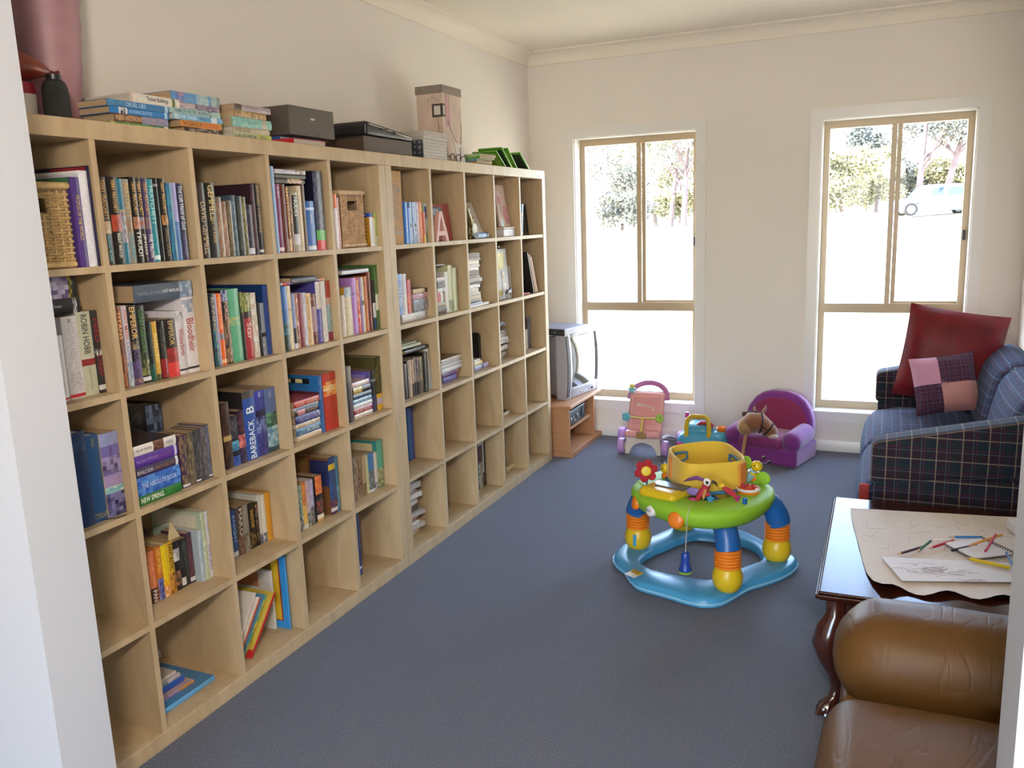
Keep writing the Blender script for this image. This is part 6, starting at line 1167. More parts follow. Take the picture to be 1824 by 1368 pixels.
pencil('crimson pencil crossing the orange pencil', (2.679, 1.634), (2.724, 1.80), 'b84858', '8a2030', .035, .0045, False)
pencil('thick yellow pencil lying beside the white drawing sheet', (2.617, 1.602), (2.740, 1.556), 'd8bc28', 'b86c40', .018, .0055)
pencil('slate blue pencil lying at the doorway side of the yellow pencil', (2.752, 1.56), (2.744, 1.687), '5c86b0', '3c5c90', .018)
t = thing('spiral_notebook', 'open spiral notebook under the crossed pencils', 'notebook', (0, 0, 0)); d = Vector((2.767 - 2.686, 1.701 - 1.815, 0)); Mn = frame((2.686, 1.815, ZT + .009), (0, 0, 1)); ang = math.degrees(math.atan2(d.y, d.x)); t.matrix_world = T(2.686, 1.815, ZT + .009) @ RZ(ang)
Ln = d.length
MB().soft((0, -.145, 0), (Ln, -.006, .006), .001, 1).build('page_block', mat('notebook_paper', 'd8d4d2', .6), t, smooth=30); b = MB(); b.box((-.001, -.147, -.0012), (Ln + .001, -.004, -.0003)); b.build('cover', mat('notebook_card', '3c4c5c', .5), t, smooth=0)
b = MB()
for k in range(13):
    x = .006 + (Ln - .012) * k / 12; b.tube([(x, -.004 + .007 * math.cos(a), .004 + .007 * math.sin(a)) for a in [2 * PI * s / 10 for s in range(10)]], .0012, 5, closed=True)
b.build('wire_spiral', BLACK, t)
t = thing('paper_block', 'white paper cube at the jamb end of the butcher paper', 'paper block', (2.79, 1.90, ZT + .008)); MB().soft((0, 0, 0), (.07, .075, .035), .002, 1, RZ(12)).build('block', WHITE, t, smooth=30)
# ---------------------------------------------------------------- tan leather armchair
def leather(name, c):
    m = mat(name, c, .46, spec=.22, var=.08, vscale=5)
    nt = m.node_tree; b = nt.nodes['Principled BSDF']; tc = N(nt, 'ShaderNodeTexCoord')
    wv = N(nt, 'ShaderNodeTexNoise', Scale=5., Detail=2., Distortion=.6); mp = N(nt, 'ShaderNodeMapping', Scale=(2.6, .7, .9), Rotation=(0., rad(35), rad(20))); nt.links.new(tc.outputs['Object'], mp.inputs[0]); nt.links.new(mp.outputs[0], wv.inputs['Vector'])
    sb = N(nt, 'ShaderNodeMath', operation='SUBTRACT'); sb.inputs[1].default_value = .5; nt.links.new(wv.outputs['Fac'], sb.inputs[0]); ab = N(nt, 'ShaderNodeMath', operation='ABSOLUTE'); nt.links.new(sb.outputs[0], ab.inputs[0])
    rp = N(nt, 'ShaderNodeValToRGB'); rp.color_ramp.interpolation = 'EASE'; rp.color_ramp.elements[0].position = 0.; rp.color_ramp.elements[1].position = .045; nt.links.new(ab.outputs[0], rp.inputs[0])
    n2 = N(nt, 'ShaderNodeTexVoronoi', Scale=420.); nt.links.new(tc.outputs['Object'], n2.inputs['Vector'])
    b1 = N(nt, 'ShaderNodeBump', Strength=.15, Distance=.004); nt.links.new(rp.outputs[0], b1.inputs['Height'])
    b2 = N(nt, 'ShaderNodeBump', Strength=.12, Distance=.001); nt.links.new(n2.outputs['Distance'], b2.inputs['Height']); nt.links.new(b1.outputs[0], b2.inputs['Normal']); nt.links.new(b2.outputs[0], b.inputs['Normal'])
    return m
M_LEA = leather('tan_leather', '583c1c')
t = thing('armchair', 'worn tan leather armchair beside the coffee table, half behind the door jamb', 'armchair', (0, 0, 0))
MB().soft((2.30, .06, .03), (3.02, 1.02, .26), .03, 3).build('base', M_LEA, t)
def wr(w): return (w.x, w.y + .006 * noise.noise((w.x * 16, w.y * 5, w.z * 5)), w.z + .007 * noise.noise((w.x * 16 + w.y * 9, 2, w.z * 4)))
def puff(w):
    w = Vector(wr(w)); q = max(0, (2.36 - w.x) / .12); return (w.x, w.y, .41 + (w.z - .41) * (1 - .22 * min(1, q) ** 2))
MB().soft((2.262, .775, .275), (3.0, 1.085, .535), .125, 7, bulge=(.0, 0, .0), fn=puff).build('arm_pad', M_LEA, t, smooth=80)
MB().soft((2.285, .80, .10), (2.98, 1.05, .33), .03, 3).build('arm', M_LEA, t)
def seat(w):
    w = Vector(wr(w)); return (w.x - .03 * max(0, (.32 - w.z) / .2), w.y, w.z)
MB().soft((2.262, .225, .14), (2.86, .705, .42), .07, 6, bulge=(.015, 0, .022), fn=seat).build('seat_cushion', M_LEA, t, smooth=80)
MB().soft((2.285, .01, .10), (2.98, .2, .33), .03, 3).build('arm', M_LEA, t); MB().soft((2.262, .005, .275), (3.0, .215, .52), .10, 5, fn=puff).build('arm_pad', M_LEA, t, smooth=80)
MB().soft((2.80, .2, .38), (3.04, .80, .92), .09, 5, bulge=(.03, 0, 0), fn=wr).build('back_cushion', M_LEA, t, smooth=80)
# ---------------------------------------------------------------- baby walker
def gloss(n, c, r=.34): return mat('plastic_' + n, c, r, spec=.45)
G_GRN = mat('plastic_lime', '86b42e', .55, spec=.25); G_YEL = gloss('yellow', 'd0ae1e'); G_BLU = gloss('blue', '1f5a9c'); G_SKY = gloss('sky', '3f8cb8'); G_ORG = gloss('orange', 'd9761c'); G_RED = gloss('red', 'a82430'); G_WHT = gloss('white', 'dcd8d6'); G_BLK = gloss('black', '17171c')
CXW, CYW = 1.665, 2.275
t = thing('baby_walker', 'colourful baby walker with lime tray, yellow seat and sky blue base on the carpet', 'baby walker', (CXW, CYW, 0))
out = [(1.28, 2.156), (1.315, 2.105), (1.36, 2.06), (1.40, 1.99), (1.455, 1.93), (1.54, 1.905), (1.615, 1.883), (1.68, 1.862), (1.745, 1.858), (1.805, 1.895), (1.848, 1.985), (1.885, 2.07), (1.94, 2.14), (2.005, 2.235), (2.043, 2.33), (2.045, 2.41), (1.99, 2.47), (1.925, 2.515), (1.875, 2.575), (1.80, 2.655), (1.73, 2.69), (1.63, 2.70), (1.53, 2.69), (1.46, 2.65), (1.415, 2.56), (1.37, 2.46), (1.315, 2.40), (1.27, 2.32), (1.262, 2.23)]
def smooth_loop(ps, n):
    k = len(ps); o = []
    for i in range(n):
        q = i / n * k; a = int(q); f = q - a; p = [Vector((*ps[(a + d) % k], 0)) for d in (-1, 0, 1, 2)]
        o.append(.5 * ((2 * p[1]) + (p[2] - p[0]) * f + (2 * p[0] - 5 * p[1] + 4 * p[2] - p[3]) * f * f + (3 * p[1] - p[0] - 3 * p[2] + p[3]) * f ** 3))
    return o
ring = smooth_loop(out, 90); ctr = Vector((1.655, 2.29, 0)); inn = smooth_loop([(1.406, 2.149), (1.45, 2.10), (1.502, 2.078), (1.617, 2.065), (1.726, 2.075), (1.79, 2.16), (1.83, 2.235), (1.875, 2.30), (1.90, 2.36), (1.87, 2.46), (1.80, 2.53), (1.70, 2.55), (1.58, 2.55), (1.53, 2.50), (1.46, 2.36), (1.41, 2.25)], 90)
def nearest_by_angle(p):
    a = math.atan2(p.y - ctr.y, p.x - ctr.x); return min(inn, key=lambda q: abs((math.atan2(q.y - ctr.y, q.x - ctr.x) - a + PI) % (2 * PI) - PI))
vs = []; fs = []; lev = [(0, .006), (0, .022), (.04, .040), (.12, .046), (.5, .052), (.86, .046), (.97, .036), (1., .012), (.6, .004)]; n = 90; k = len(lev)
for p in ring:
    q = nearest_by_angle(p); q = ctr + (p - ctr) * ((q - ctr).length / (p - ctr).length)
    for f, z in lev: w = p.lerp(q, f); vs.append((w.x - CXW, w.y - CYW, z))
for i in range(n):
    for j in range(k): a, b_ = i * k + j, i * k + (j + 1) % k; c, d = ((i + 1) % n) * k + (j + 1) % k, ((i + 1) % n) * k + j; fs.append((a, d, c, b_))
MB().add(vs, fs).build('base_ring', G_SKY, t, smooth=50)
b = MB(); b.tube([(p.x - CXW, p.y - CYW, .018) for p in ring[::2]], .006, 6, closed=True); b.build('rim', gloss('pale_sky', '7db4d4'), t)
b = MB(); b.col = lin('d8d4cc'); M_ = T(1.418 - CXW, 1.995 - CYW, .0468) @ RZ(-32) @ RX(0); b.add([(-.03, -.028, 0), (.03, -.028, 0), (.03, .028, .005), (-.03, .028, .005)], [(0, 1, 2, 3)], M_); b.col = lin('d8b414'); b.add([(-.03, .0, .0032), (.03, .0, .0032), (.03, .028, .0062), (-.03, .028, .0062)], [(0, 1, 2, 3)], M_)
b.col = lin('4a4020')
for kk in range(3): b.add([(-.024, .004 + kk * .008, .0042 + kk * .0009), (.02, .004 + kk * .008, .0042 + kk * .0009), (.02, .008 + kk * .008, .0047 + kk * .0009), (-.024, .008 + kk * .008, .0047 + kk * .0009)], [(0, 1, 2, 3)], M_)
b.build('warning_label', M_INK, t, smooth=0)
TXC, TYC = .0, -.075        # tray centre relative to the walker
for (lx, ly) in ((1.812, 1.985), (1.962, 2.36), (1.352, 2.305), (1.497, 2.60)):
    x, y = lx - CXW, ly - CYW; dx, dy = TXC - x, TYC - y; dl = math.hypot(dx, dy); ux, uy = dx / dl, dy / dl
    # blue arch from the tray down to the bellows
    A = MB(); prof = [(-.005, .215), (.004, .25), (.025, .29), (.06, .325), (.11, .345), (.16, .35)]
    pts = [(x + ux * a, y + uy * a, z) for a, z in prof]
    A.tube(pts, [.060, .058, .056, .054, .05, .045], 18, flat=.86)
    leg = A.build('leg', G_BLU, t, smooth=60)
    MB().lathe([(.05, .222)] + [(.05 + .005 * (i % 2), .145 + .08 * (11 - i) / 12) for i in range(12)] + [(.045, .14)], 24, T(x, y, 0)).build('bellows', G_ORG, leg, smooth=30)
    MB().lathe([(.03, .035), (.044, .045), (.056, .065), (.062, .09), (.060, .115), (.052, .135), (.045, .147)], 26, T(x, y, 0)).build('foot', G_YEL, leg, smooth=60)
    b = MB(); b.soft((x - .008, y - .064, .07), (x + .008, y - .055, .125), .004, 2); b.build('groove', G_SKY, leg) if lx < 1.4 else None
def lobe(a): return 1 + .05 * math.cos(2 * (a - 1.9)) + .035 * math.cos(4 * (a - .35))
MB().lathe([(.19, .322), (.245, .316), (.272, .322), (.284, .336), (.291, .352), (.296, .370), (.293, .386), (.280, .396), (.25, .402), (.20, .405), (.165, .40), (.16, .385), (.155, .33)], 64, T(TXC, TYC, 0), caps=False, rf=lambda a: lobe(a) * 1.04).build('tray', G_GRN, t, smooth=60)
def LR(a, r): return r * lobe(rad(a)) * 1.04
def atray(a, r, z): return (TXC + r * math.cos(rad(a)), TYC + r * math.sin(rad(a)), z)
# console, buttons, logo
c = MB(); c.soft((-.155, -.25, .385), (.03, -.10, .432), .04, 5, T(TXC, TYC, 0) @ RZ(-22) @ T(.0, -.005, 0)); con = c.build('toy_console', G_YEL, t, smooth=60)
b = MB(); b.soft((-.12, -.19, .4325), (.02, -.125, .4375), .025, 4, T(TXC, TYC, 0) @ RZ(-18)); b.build('mirror', mat('toy_mirror', '4c5260', .3, spec=.3), con)
def boss(a, rr_, z, r, m, nm, tilt=62, squash=1.):
    p = atray(a, rr_, z); o = MB(); M = T(*p) @ RZ(a) @ RY(tilt); o.lathe([(r, -.012), (r, .002), (r * .85, .007), (r * .45, .010), (.001, .0105)], 26, M @ SCL(1, squash, 1)); return o.build(nm, m, t, smooth=50)
boss(-98, LR(-98, .297), .350, .034, G_ORG, 'button', 78); boss(-148, LR(-148, .294), .352, .030, G_ORG, 'button', 78)
pl = boss(-124, LR(-124, .294), .354, .024, G_WHT, 'logo_plate', 78, 1.)
b = MB(); b.col = lin('5c6ca0'); p = atray(-124, LR(-124, .294), .354); write(b, 'safety', T(*p) @ RZ(-124 + 90) @ RX(78) @ T(-.016, -.007, .0115), .026, .013); b.col = lin('d9761c'); b.ball((0, 0, 0), (.003, .002, .003), 8, T(*p) @ RZ(-34) @ RX(78) @ T(.014, .002, .014)); b.build('logo', M_INK, pl, smooth=0)
# fabric seat
M_YF = mat('yellow_seat_cloth', 'd8b234', .75, sheen=.3, bump=.15, bscale=60, var=.05); M_BT = mat('blue_piping', '3c7496', .7)
def sq(a): return 1 / max(abs(math.cos(a - .55)) ** 4 + abs(math.sin(a - .55)) ** 4, .001) ** .25
SX, SY = .005, -.02
vs = []; fs = []; n = 48; prof = [(.158, .395, 0), (.162, .43, 0), (.160, .49, .3), (.152, .535, 1.), (.144, .531, 1.), (.150, .48, .3), (.13, .36, 0), (.09, .30, 0), (.02, .28, 0)]
for r, z, w in prof:
    for j in range(n):
        a = 2 * PI * j / n; q = r * (sq(a) if r > .1 else 1) * .93; back = .5 + .5 * math.cos(a - 1.75); vs.append((SX + q * math.cos(a), SY + q * math.sin(a), z + w * (.018 * back ** 2 - .006)))
for i in range(len(prof) - 1):
    for j in range(n): fs.append((i * n + j, i * n + (j + 1) % n, (i + 1) * n + (j + 1) % n, (i + 1) * n + j))
seat = MB().add(vs, fs).build('seat', M_YF, t, smooth=60)
b = MB(); b.tube([(SX + .163 * sq(2 * PI * j / 40) * .94 * math.cos(2 * PI * j / 40), SY + .163 * sq(2 * PI * j / 40) * .94 * math.sin(2 * PI * j / 40), .404) for j in range(40)], .008, 8, closed=True, flat=1.); b.build('piping', M_BT, seat)
for a0, a1 in ((.05, .85), (2.45, 3.25)):   # leg openings seen on the inside of the seat back
    pts = []
    for s in range(7): a = a0 + (a1 - a0) * s / 6; q = .134 * sq(a) * .93; pts.append((SX + q * math.cos(a), SY + q * math.sin(a), .508))
    for s in range(7): a = a1 - (a1 - a0) * s / 6; q = .131 * sq(a) * .93; pts.append((SX + q * math.cos(a), SY + q * math.sin(a), .470 if 1 < s < 6 else .482))
    b = MB(); b.tube(pts, .006, 6, closed=True); b.build('leg_opening', M_BT, seat)
for a in (-2.85, -.33):   # orange corner panels
    q = .158 * sq(a) * .93; b = MB(); b.soft((-.004, -.028, -.04), (.006, .028, .055), .005, 2, T(SX + q * math.cos(a), SY + q * math.sin(a), .465) @ RZ(math.degrees(a))); b.build('corner_panel', mat('orange_seat_cloth', 'cc7c34', .75), seat)
# toys on the tray
def at(x, y, z): return (x - CXW, y - CYW, z)
f = at(1.44, 2.12, .472); b = MB(); Mf = T(*f) @ RZ(18) @ RX(82)
b.lathe([(.018, -.006), (.022, 0), (.018, .006)], 16, Mf)
for k in range(6): a = 2 * PI * k / 6 + .3; b.ball((.033 * math.cos(a), .033 * math.sin(a), 0), (.019, .019, .007), 12, Mf)
fl = b.build('flower_toy', mat('red_felt', '9c1826', .8), t); MB().lathe([(.02, 0), (.022, .006), (.018, .011), (.001, .012)], 20, Mf).build('flower_centre', gloss('gold', 'd8ba28'), fl)
b = MB(); b.tube([at(1.44, 2.125, .44), at(1.442, 2.128, .41), at(1.445, 2.13, .385)], .005, 8); b.build('stem', G_SKY, fl)
for s in (-1, 1): MB().tube([at(1.443, 2.127, .398), at(1.443 + s * .025, 2.12, .41), at(1.443 + s * .045, 2.115, .428)], [.004, .009, .003], 8, flat=.5).build('leaf', G_GRN, fl)
c = at(1.487, 2.27, .445); b = MB(); b.tube([(c[0] + .004, c[1], .375), (c[0] + .002, c[1], .40), (c[0], c[1], .425)], [.02, .017, .015], 14); ct = b.build('caterpillar_toy', G_ORG, t); MB().ball(c, (.021, .02, .023), 16).build('head', G_YEL, ct)
for s in (-1, 1): MB().tube([(c[0] + s * .006, c[1], c[2] + .018), (c[0] + s * .013, c[1], c[2] + .034)], .0015, 5).ball((c[0] + s * .014, c[1], c[2] + .037), .006, 8).build('feeler', G_BLK, ct)
MB().ball((c[0] - .008, c[1] - .018, c[2] + .004), .0035, 8).build('eye', G_BLK, ct); MB().soft((c[0] - .035, c[1] - .03, .37), (c[0] + .035, c[1] + .03, .402), .02, 4).build('toy_base', G_YEL, ct)
# felt parrot
p = at(1.708, 2.005, .47); Mp = T(*p) @ SCL(1.35, 1.2, 1.3); m_pur = mat('purple_felt', '6a3c78', .8); m_mag = mat('magenta_felt', 'a82c68', .8); m_crm = mat('crimson_felt', 'a82838', .8); m_pch = mat('peach_felt', 'c88a58', .8)
bd = MB().tube([(.012, 0, .012), (.006, 0, -.01), (-.012, 0, -.035), (-.02, 0, -.055)], [.017, .017, .014, .008], 12, Mp, flat=.7).build('parrot_toy', m_crm, t)
MB().tube([(0, -.004, .018), (-.02, -.002, .022), (-.045, 0, .014), (-.06, 0, .006)], [.009, .013, .009, .002], 10, Mp, flat=.5).build('crest', m_pur, bd); MB().ball((-.03, .002, -.025), (.022, .006, .013), 12, Mp).build('wing', mat('violet_felt', '7c68a4', .8), bd)
MB().ball((-.03, -.002, -.06), (.018, .008, .016), 12, Mp).build('tail', m_mag, bd); MB().tube([(.008, -.01, -.01), (.004, -.012, -.03), (.002, -.01, -.045)], [.009, .009, .003], 10, Mp, flat=.6).build('belly', m_pch, bd); MB().tube([(.025, -.002, .014), (.036, -.002, .012), (.042, -.001, .0)], [.006, .004, .001], 8, Mp).build('beak', G_BLK, bd)
e = MB().ball((.013, -.014, .014), (.011, .004, .013), 14, Mp).build('eye', G_WHT, bd); MB().ball((.014, -.018, .014), (.0045, .002, .006), 10, Mp).build('pupil', G_BLK, e); MB().tube([(.012, 0, -.055), (.006, 0, -.075), (.010, .01, -.10)], .004, 8, Mp).build('stalk', gloss('darkgreen', '4a8a3c'), bd)
st = []
for k in range(10): r = .019 if k % 2 == 0 else .009; a = PI / 2 + k * PI / 5; st.append((r * math.cos(a), r * math.sin(a)))
MB().prism(st, -.004, .004, T(p[0] + .03, p[1] - .004, .415) @ RX(80)).build('star_toy', mat('blue_felt', '2f7aa4', .8), t, smooth=0); MB().ball((p[0] + .018, p[1] - .006, .434), (.012, .008, .01), 10).build('berry_toy', m_crm, t)
# felt fish
q = at(1.80, 2.06, .432); Mq = T(*q) @ RZ(-25) @ SCL(1.25, 1.25, 1.25); fi = MB().tube([(-.022, 0, .012), (-.005, 0, .006), (.015, 0, -.002), (.03, 0, -.012)], [.008, .014, .014, .006], 12, Mq, flat=.6).build('fish_toy', m_crm, t); MB().ball((-.028, 0, .014), (.014, .009, .012), 12, Mq).build('head', mat('yellow_felt', 'd8b42c', .8), fi)
for a in (-.028, .016): MB().tube([(.028, 0, -.012), (.04, 0, -.018 + a * .6), (.045, 0, -.02 + a)], [.007, .010, .004], 8, Mq, flat=.5).build('tail', m_mag, fi)
MB().tube([(-.03, 0, .02), (-.06, .0, .012), (-.09, .01, .004)], .0012, 5, Mq).build('cord', G_YEL, fi); MB().soft((.055, -.008, -.03), (.068, .008, -.005), .005, 2, Mq).build('bead', G_BLU, fi)
# butterfly and clear rattle
u = at(1.865, 2.30, .455); Mu = T(*u) @ RY(14) @ RZ(-8) @ SCL(1.2, 1.2, 1.2); bf = MB().tube([(0, 0, .005), (-.006, 0, -.02), (-.012, 0, -.042)], [.012, .013, .009], 12, Mu).build('butterfly_toy', gloss('pale_blue', '8cb8c8'), t)
MB().ball((.006, -.002, .024), (.021, .019, .02), 16, Mu).build('head', G_YEL, bf)
for dx, dz, rx, rz in ((-.036, .02, .022, .027), (-.036, -.02, .016, .022), (.038, -.012, .026, .024), (.016, -.05, .02, .024)): MB().ball((dx, .003, dz), (rx, .006, rz), 16, Mu).build('wing', G_GRN, bf)
for s in (0, 1): MB().tube([(.012 + s * .012, 0, .04), (.02 + s * .02, 0, .058 - s * .008)], .0015, 5, Mu).ball((.021 + s * .022, 0, .062 - s * .009), .0065, 8, Mu).build('feeler', G_BLK, bf)
MB().lathe([(.0125, -.012), (.014, -.008), (.0135, -.002)], 14, Mu, caps=False).build('stripe', G_YEL, bf); MB().ball((.002, -.019, .027), .003, 8, Mu).build('eye', G_BLK, bf)
r_ = at(1.862, 2.17, .40); rt = MB().lathe([(.045, 0), (.047, .012), (.04, .02), (.02, .024)], 26, T(*r_)).build('rattle_bowl', G_ORG, t)
b = MB()
for k in range(7): a = k * .9; b.ball((r_[0] + .024 * math.cos(a), r_[1] + .024 * math.sin(a), r_[2] + .026), .0085, 8)
b.build('rattle_bead', G_RED, rt); MB().lathe([(.047, .014), (.050, .022), (.047, .026)], 26, T(*r_), caps=False).build('rim', G_WHT, rt)
MB().soft((.205, .02, .395), (.262, .11, .45), .025, 4, T(TXC, TYC, 0) @ RZ(20)).build('side_toy', G_ORG, t)
# hanging pull toy
h = at(1.664, 1.895, 0); MB().tube([(h[0] + .012, h[1] + .02, .408), (h[0] + .010, h[1] - .012, .398), (h[0] + .006, h[1] - .022, .36), (h[0], h[1] - .02, .22)], .0018, 5).build('pull_cord', mat('grey_cord', 'b0a8a0', .7), t)
pt = MB().lathe([(.012, .225), (.016, .22), (.018, .205), (.017, .185), (.022, .165), (.026, .155), (.026, .148)], 18, T(h[0], h[1] - .02, 0)).build('pull_handle', gloss('royal', '1f3f94'), t); MB().lathe([(.027, .147), (.026, .140), (.02, .136), (.001, .135)], 18, T(h[0], h[1] - .02, 0)).build('tip', G_GRN, pt)
# ---------------------------------------------------------------- doll pram
t = thing('doll_pram', 'pink and white toy doll pram standing below the window by the television', 'toy pram', (.93, 4.06, 0))
P_PNK = gloss('salmon_pink', 'd99a98', .35); P_LIL = gloss('lilac', 'b48ac8', .35); P_CRM = gloss('cream', 'd8ccc0', .35); P_MAU = gloss('mauve', 'b06c9c', .35)
for x, y, r, w in ((-.147, -.075, .052, .042), (.147, -.075, .052, .042), (-.215, .17, .058, .046), (.20, .17, .058, .046)):
    wh = MB().lathe([(r * .6, -w / 2), (r * .95, -w / 2 + .002), (r, -w / 2 + .008), (r, w / 2 - .008), (r * .95, w / 2 - .002), (r * .6, w / 2)], 26, T(x, y, r) @ RY(90)).build('wheel', P_LIL, t, smooth=50)
    MB().lathe([(r * .5, -w / 2 - .003), (r * .5, w / 2 + .003)], 18, T(x, y, r) @ RY(90)).build('hub', P_CRM, wh)
MB().tube([(-.2, .17, .058), (.2, .17, .058)], .008, 8).build('axle', P_CRM, t)
Mz = Matrix(((1, 0, 0, 0), (0, 0, -1, 0), (0, 1, 0, 0), (0, 0, 0, 1)))   # polygons drawn in xz
pts = [(-.12, .0)] + [(-.093 * math.cos(a) , .0 + .085 * math.sin(a)) for a in [PI * k / 14 for k in range(15)]] + [(.12, .0), (.118, .06), (.108, .125), (-.108, .125), (-.118, .06)]
pts[0] = (-.122, .004); pts = [(x, max(z, .004)) for x, z in pts]
MB().prism(pts, .045, .095, Mz).build('front_arch', P_CRM, t, smooth=30)
for s in (-1, 1): MB().tube([(s * .112, -.06, .11), (s * .13, .06, .10), (s * .17, .17, .062)], [.018, .016, .014], 10, flat=.7).build('rear_strut', gloss('grey_lilac', 'b0a8ac'), t)
def pramback(w): return (w.x * (1 - .06 * (w.z - .1)), w.y + .38 * max(0, w.z - .14), w.z)
bk = MB().soft((-.12, -.07, .10), (.12, -.03, .40), .03, 4, fn=pramback).build('seat_shell', P_PNK, t, smooth=60)
MB().soft((-.085, -.078, .20), (.085, -.066, .375), .02, 3, fn=pramback).build('seat_back_panel', gloss('deep_salmon', 'd48e8c', .4), bk)
b = MB(); rr = random.Random(2); x = -.055
pts = [(-.055 + .11 * k / 22, -.0800 + .38 * (.325 - .14 + .008 * math.sin(k * 1.7) - .012 * k / 22) , .325 + .012 * math.sin(k * 1.9) - .02 * k / 22) for k in range(23)]
b.tube(pts, .003, 5); b.ball((-.06, -.012, .315), (.006, .003, .005), 8); b.ball((.05, -.018, .295), (.012, .003, .004), 8); b.build('white_script', G_WHT, bk)
MB().soft((-.118, -.13, .12), (.118, -.05, .168), .02, 3).build('seat', P_PNK, t, smooth=60)
MB().tube([(-.108, -.085, .205 + .05), (0, -.09, .25), (.108, -.085, .255)], .0075, 8).build('harness_bar', gloss('straw', 'd0b464', .4), t)
MB().tube([(0, -.092, .25), (0, -.115, .205), (0, -.135, .17)], .0085, 8).build('harness_strap', MATS['plastic_straw'], t)
MB().soft((-.032, -.145, .122), (.032, -.125, .165), .008, 3).build('buckle', mat('toy_bronze', '9c7848', .35), t)
for s, m in ((-1, gloss('aqua', '62aec0')), (1, gloss('soft_lime', 'a4c250'))):
    b = MB()
    for k in range(5): a = 2 * PI * k / 5; b.ball((s * .112 + .016 * math.cos(a), -.09, .255 + .018 * math.sin(a)), (.015, .008, .015), 10)
    b.build('flower', m, t)
arc = [(-.125, .055, .35)] + [(-.125 * math.cos(a), .055 + .07 * math.sin(a) * .8, .37 + .082 * math.sin(a)) for a in [PI * k / 12 for k in range(13)]] + [(.125, .055, .35)]
MB().tube(arc, .0185, 10).build('handle', P_MAU, t, smooth=60)
st = []
for k in range(10): r = .03 if k % 2 == 0 else .016; a = PI / 2 + k * PI / 5; st.append((r * math.cos(a), r * math.sin(a)))
MB().prism(st, -.01, .01, T(-.105, .03, .415) @ RX(90)).build('star_rattle', gloss('aqua2', '7cbcc8'), t, smooth=0); MB().ball((-.102, .022, .44), (.02, .012, .017), 12).build('star_face', gloss('soft_yellow', 'd4cc74'), t)
# ---------------------------------------------------------------- ride on toy
t = thing('ride_on_toy', 'sky blue ride-on toy with yellow push handle behind the baby walker', 'toy', (1.297, 4.105, 0))
B_TOY = gloss('toy_blue', '4a9cc0')
def toyfn(w): return (w.x, w.y, w.z)
MB().soft((-.155, -.13, .035), (.165, .10, .165), .065, 6).build('body', B_TOY, t, smooth=70)
MB().soft((-.11, -.09, .12), (.06, .09, .215), .05, 5).build('cab', B_TOY, t, smooth=70)
hd = MB().ball((.115, -.03, .115), (.065, .075, .065), 18).build('whale_head', B_TOY, t); MB().lathe([(.03, 0), (.034, .02), (.026, .032), (.012, .026)], 18, T(.125, -.03, .168)).build('orange_knob', G_ORG, hd)
for s in (.095, .14): MB().ball((s, -.098, .085), (.009, .006, .010), 10).build('eye', G_BLK, hd)
MB().ball((.118, -.10, .082), (.02, .006, .012), 10).build('eye_white', G_WHT, hd)
MB().tube([(-.085, -.105, .10), (-.088, -.10, .2), (-.08, -.095, .252), (-.06, -.092, .272), (.03, -.09, .275), (.05, -.092, .262), (.058, -.098, .2), (.056, -.105, .10)], .0145, 10).build('push_handle', G_YEL, t, smooth=60)
b = MB()
for k in range(9): b.lathe([(.0155, -.002), (.0172, 0), (.0155, .002)], 12, T(-.058 + k * .011, -.0915, .2735) @ RY(90))
b.build('handle_grip', gloss('amber', 'c89418'), t)
MB().tube([(-.03, -.05, .20), (0, -.05, .222), (.05, -.05, .222), (.075, -.05, .20)], .014, 10).build('carry_handle', G_RED, t, smooth=60)
MB().tube([(-.098, -.02, .16), (-.102, -.02, .23), (-.098, -.02, .282)], [.008, .011, .012], 10).build('gear_lever', gloss('hot_pink', 'b8308c'), t, smooth=60)
fr = MB().soft((-.09, -.155, .03), (.035, -.115, .095), .03, 4).build('red_face', G_RED, t, smooth=60)
for x in (-.055, -.02): e = MB().ball((x, -.152, .085), (.013, .007, .014), 12).build('eye', G_WHT, fr); MB().ball((x + .002, -.159, .083), (.005, .003, .006), 8).build('pupil', G_BLK, e)
MB().tube([(-.05, -.156, .05), (-.03, -.158, .043), (-.01, -.156, .052)], .003, 6).build('mouth', G_WHT, fr)
for x, z in ((-.125, .088), (.072, .092)): MB().ball((x, -.128, z), (.022, .012, .02), 14).build('pink_dot', MATS['plastic_hot_pink'], t)
for x in (-.13, .13):
    for y in (-.10, .07): MB().lathe([(.02, -.018), (.042, -.016), (.045, -.01), (.045, .01), (.042, .016), (.02, .018)], 20, T(x, y, .045) @ RY(90)).build('wheel', G_RED if x < 0 else G_YEL, t)
# ---------------------------------------------------------------- child's armchair and hobby horse
t = thing('child_armchair', 'small plum foam armchair for a child under the wall between the windows', 'armchair', (1.722, 4.150, 0), rz=-15.7)
M_PLUM = mat('plum_microfibre', '782a80', .85, sheen=.45, var=.06, vscale=12); M_MAG = mat('magenta_microfibre', '842450', .85, sheen=.25, var=.05, vscale=12)
MB().soft((-.235, -.185, .0), (.235, .18, .12), .025, 3).build('base', M_PLUM, t)
MB().soft((-.145, -.19, .10), (.145, .11, .175), .03, 4, bulge=(0, 0, .008)).build('seat', mat('plum_red_microfibre', '7c2868', .85, sheen=.4), t)
for s in (-1, 1): MB().soft((s * .19 - .058, -.19, .09), (s * .19 + .058, .12, .215), .055, 5, fn=lambda w: (w.x, w.y, w.z + .02 * (w.y + .19) / .3)).build('arm', M_PLUM, t)
pts = [(-.225, .05), (-.228, .18), (-.222, .25), (-.20, .31), (-.165, .36), (-.115, .395), (-.05, .413), (.05, .413), (.115, .395), (.165, .36), (.20, .31), (.222, .25), (.228, .18), (.225, .05)]
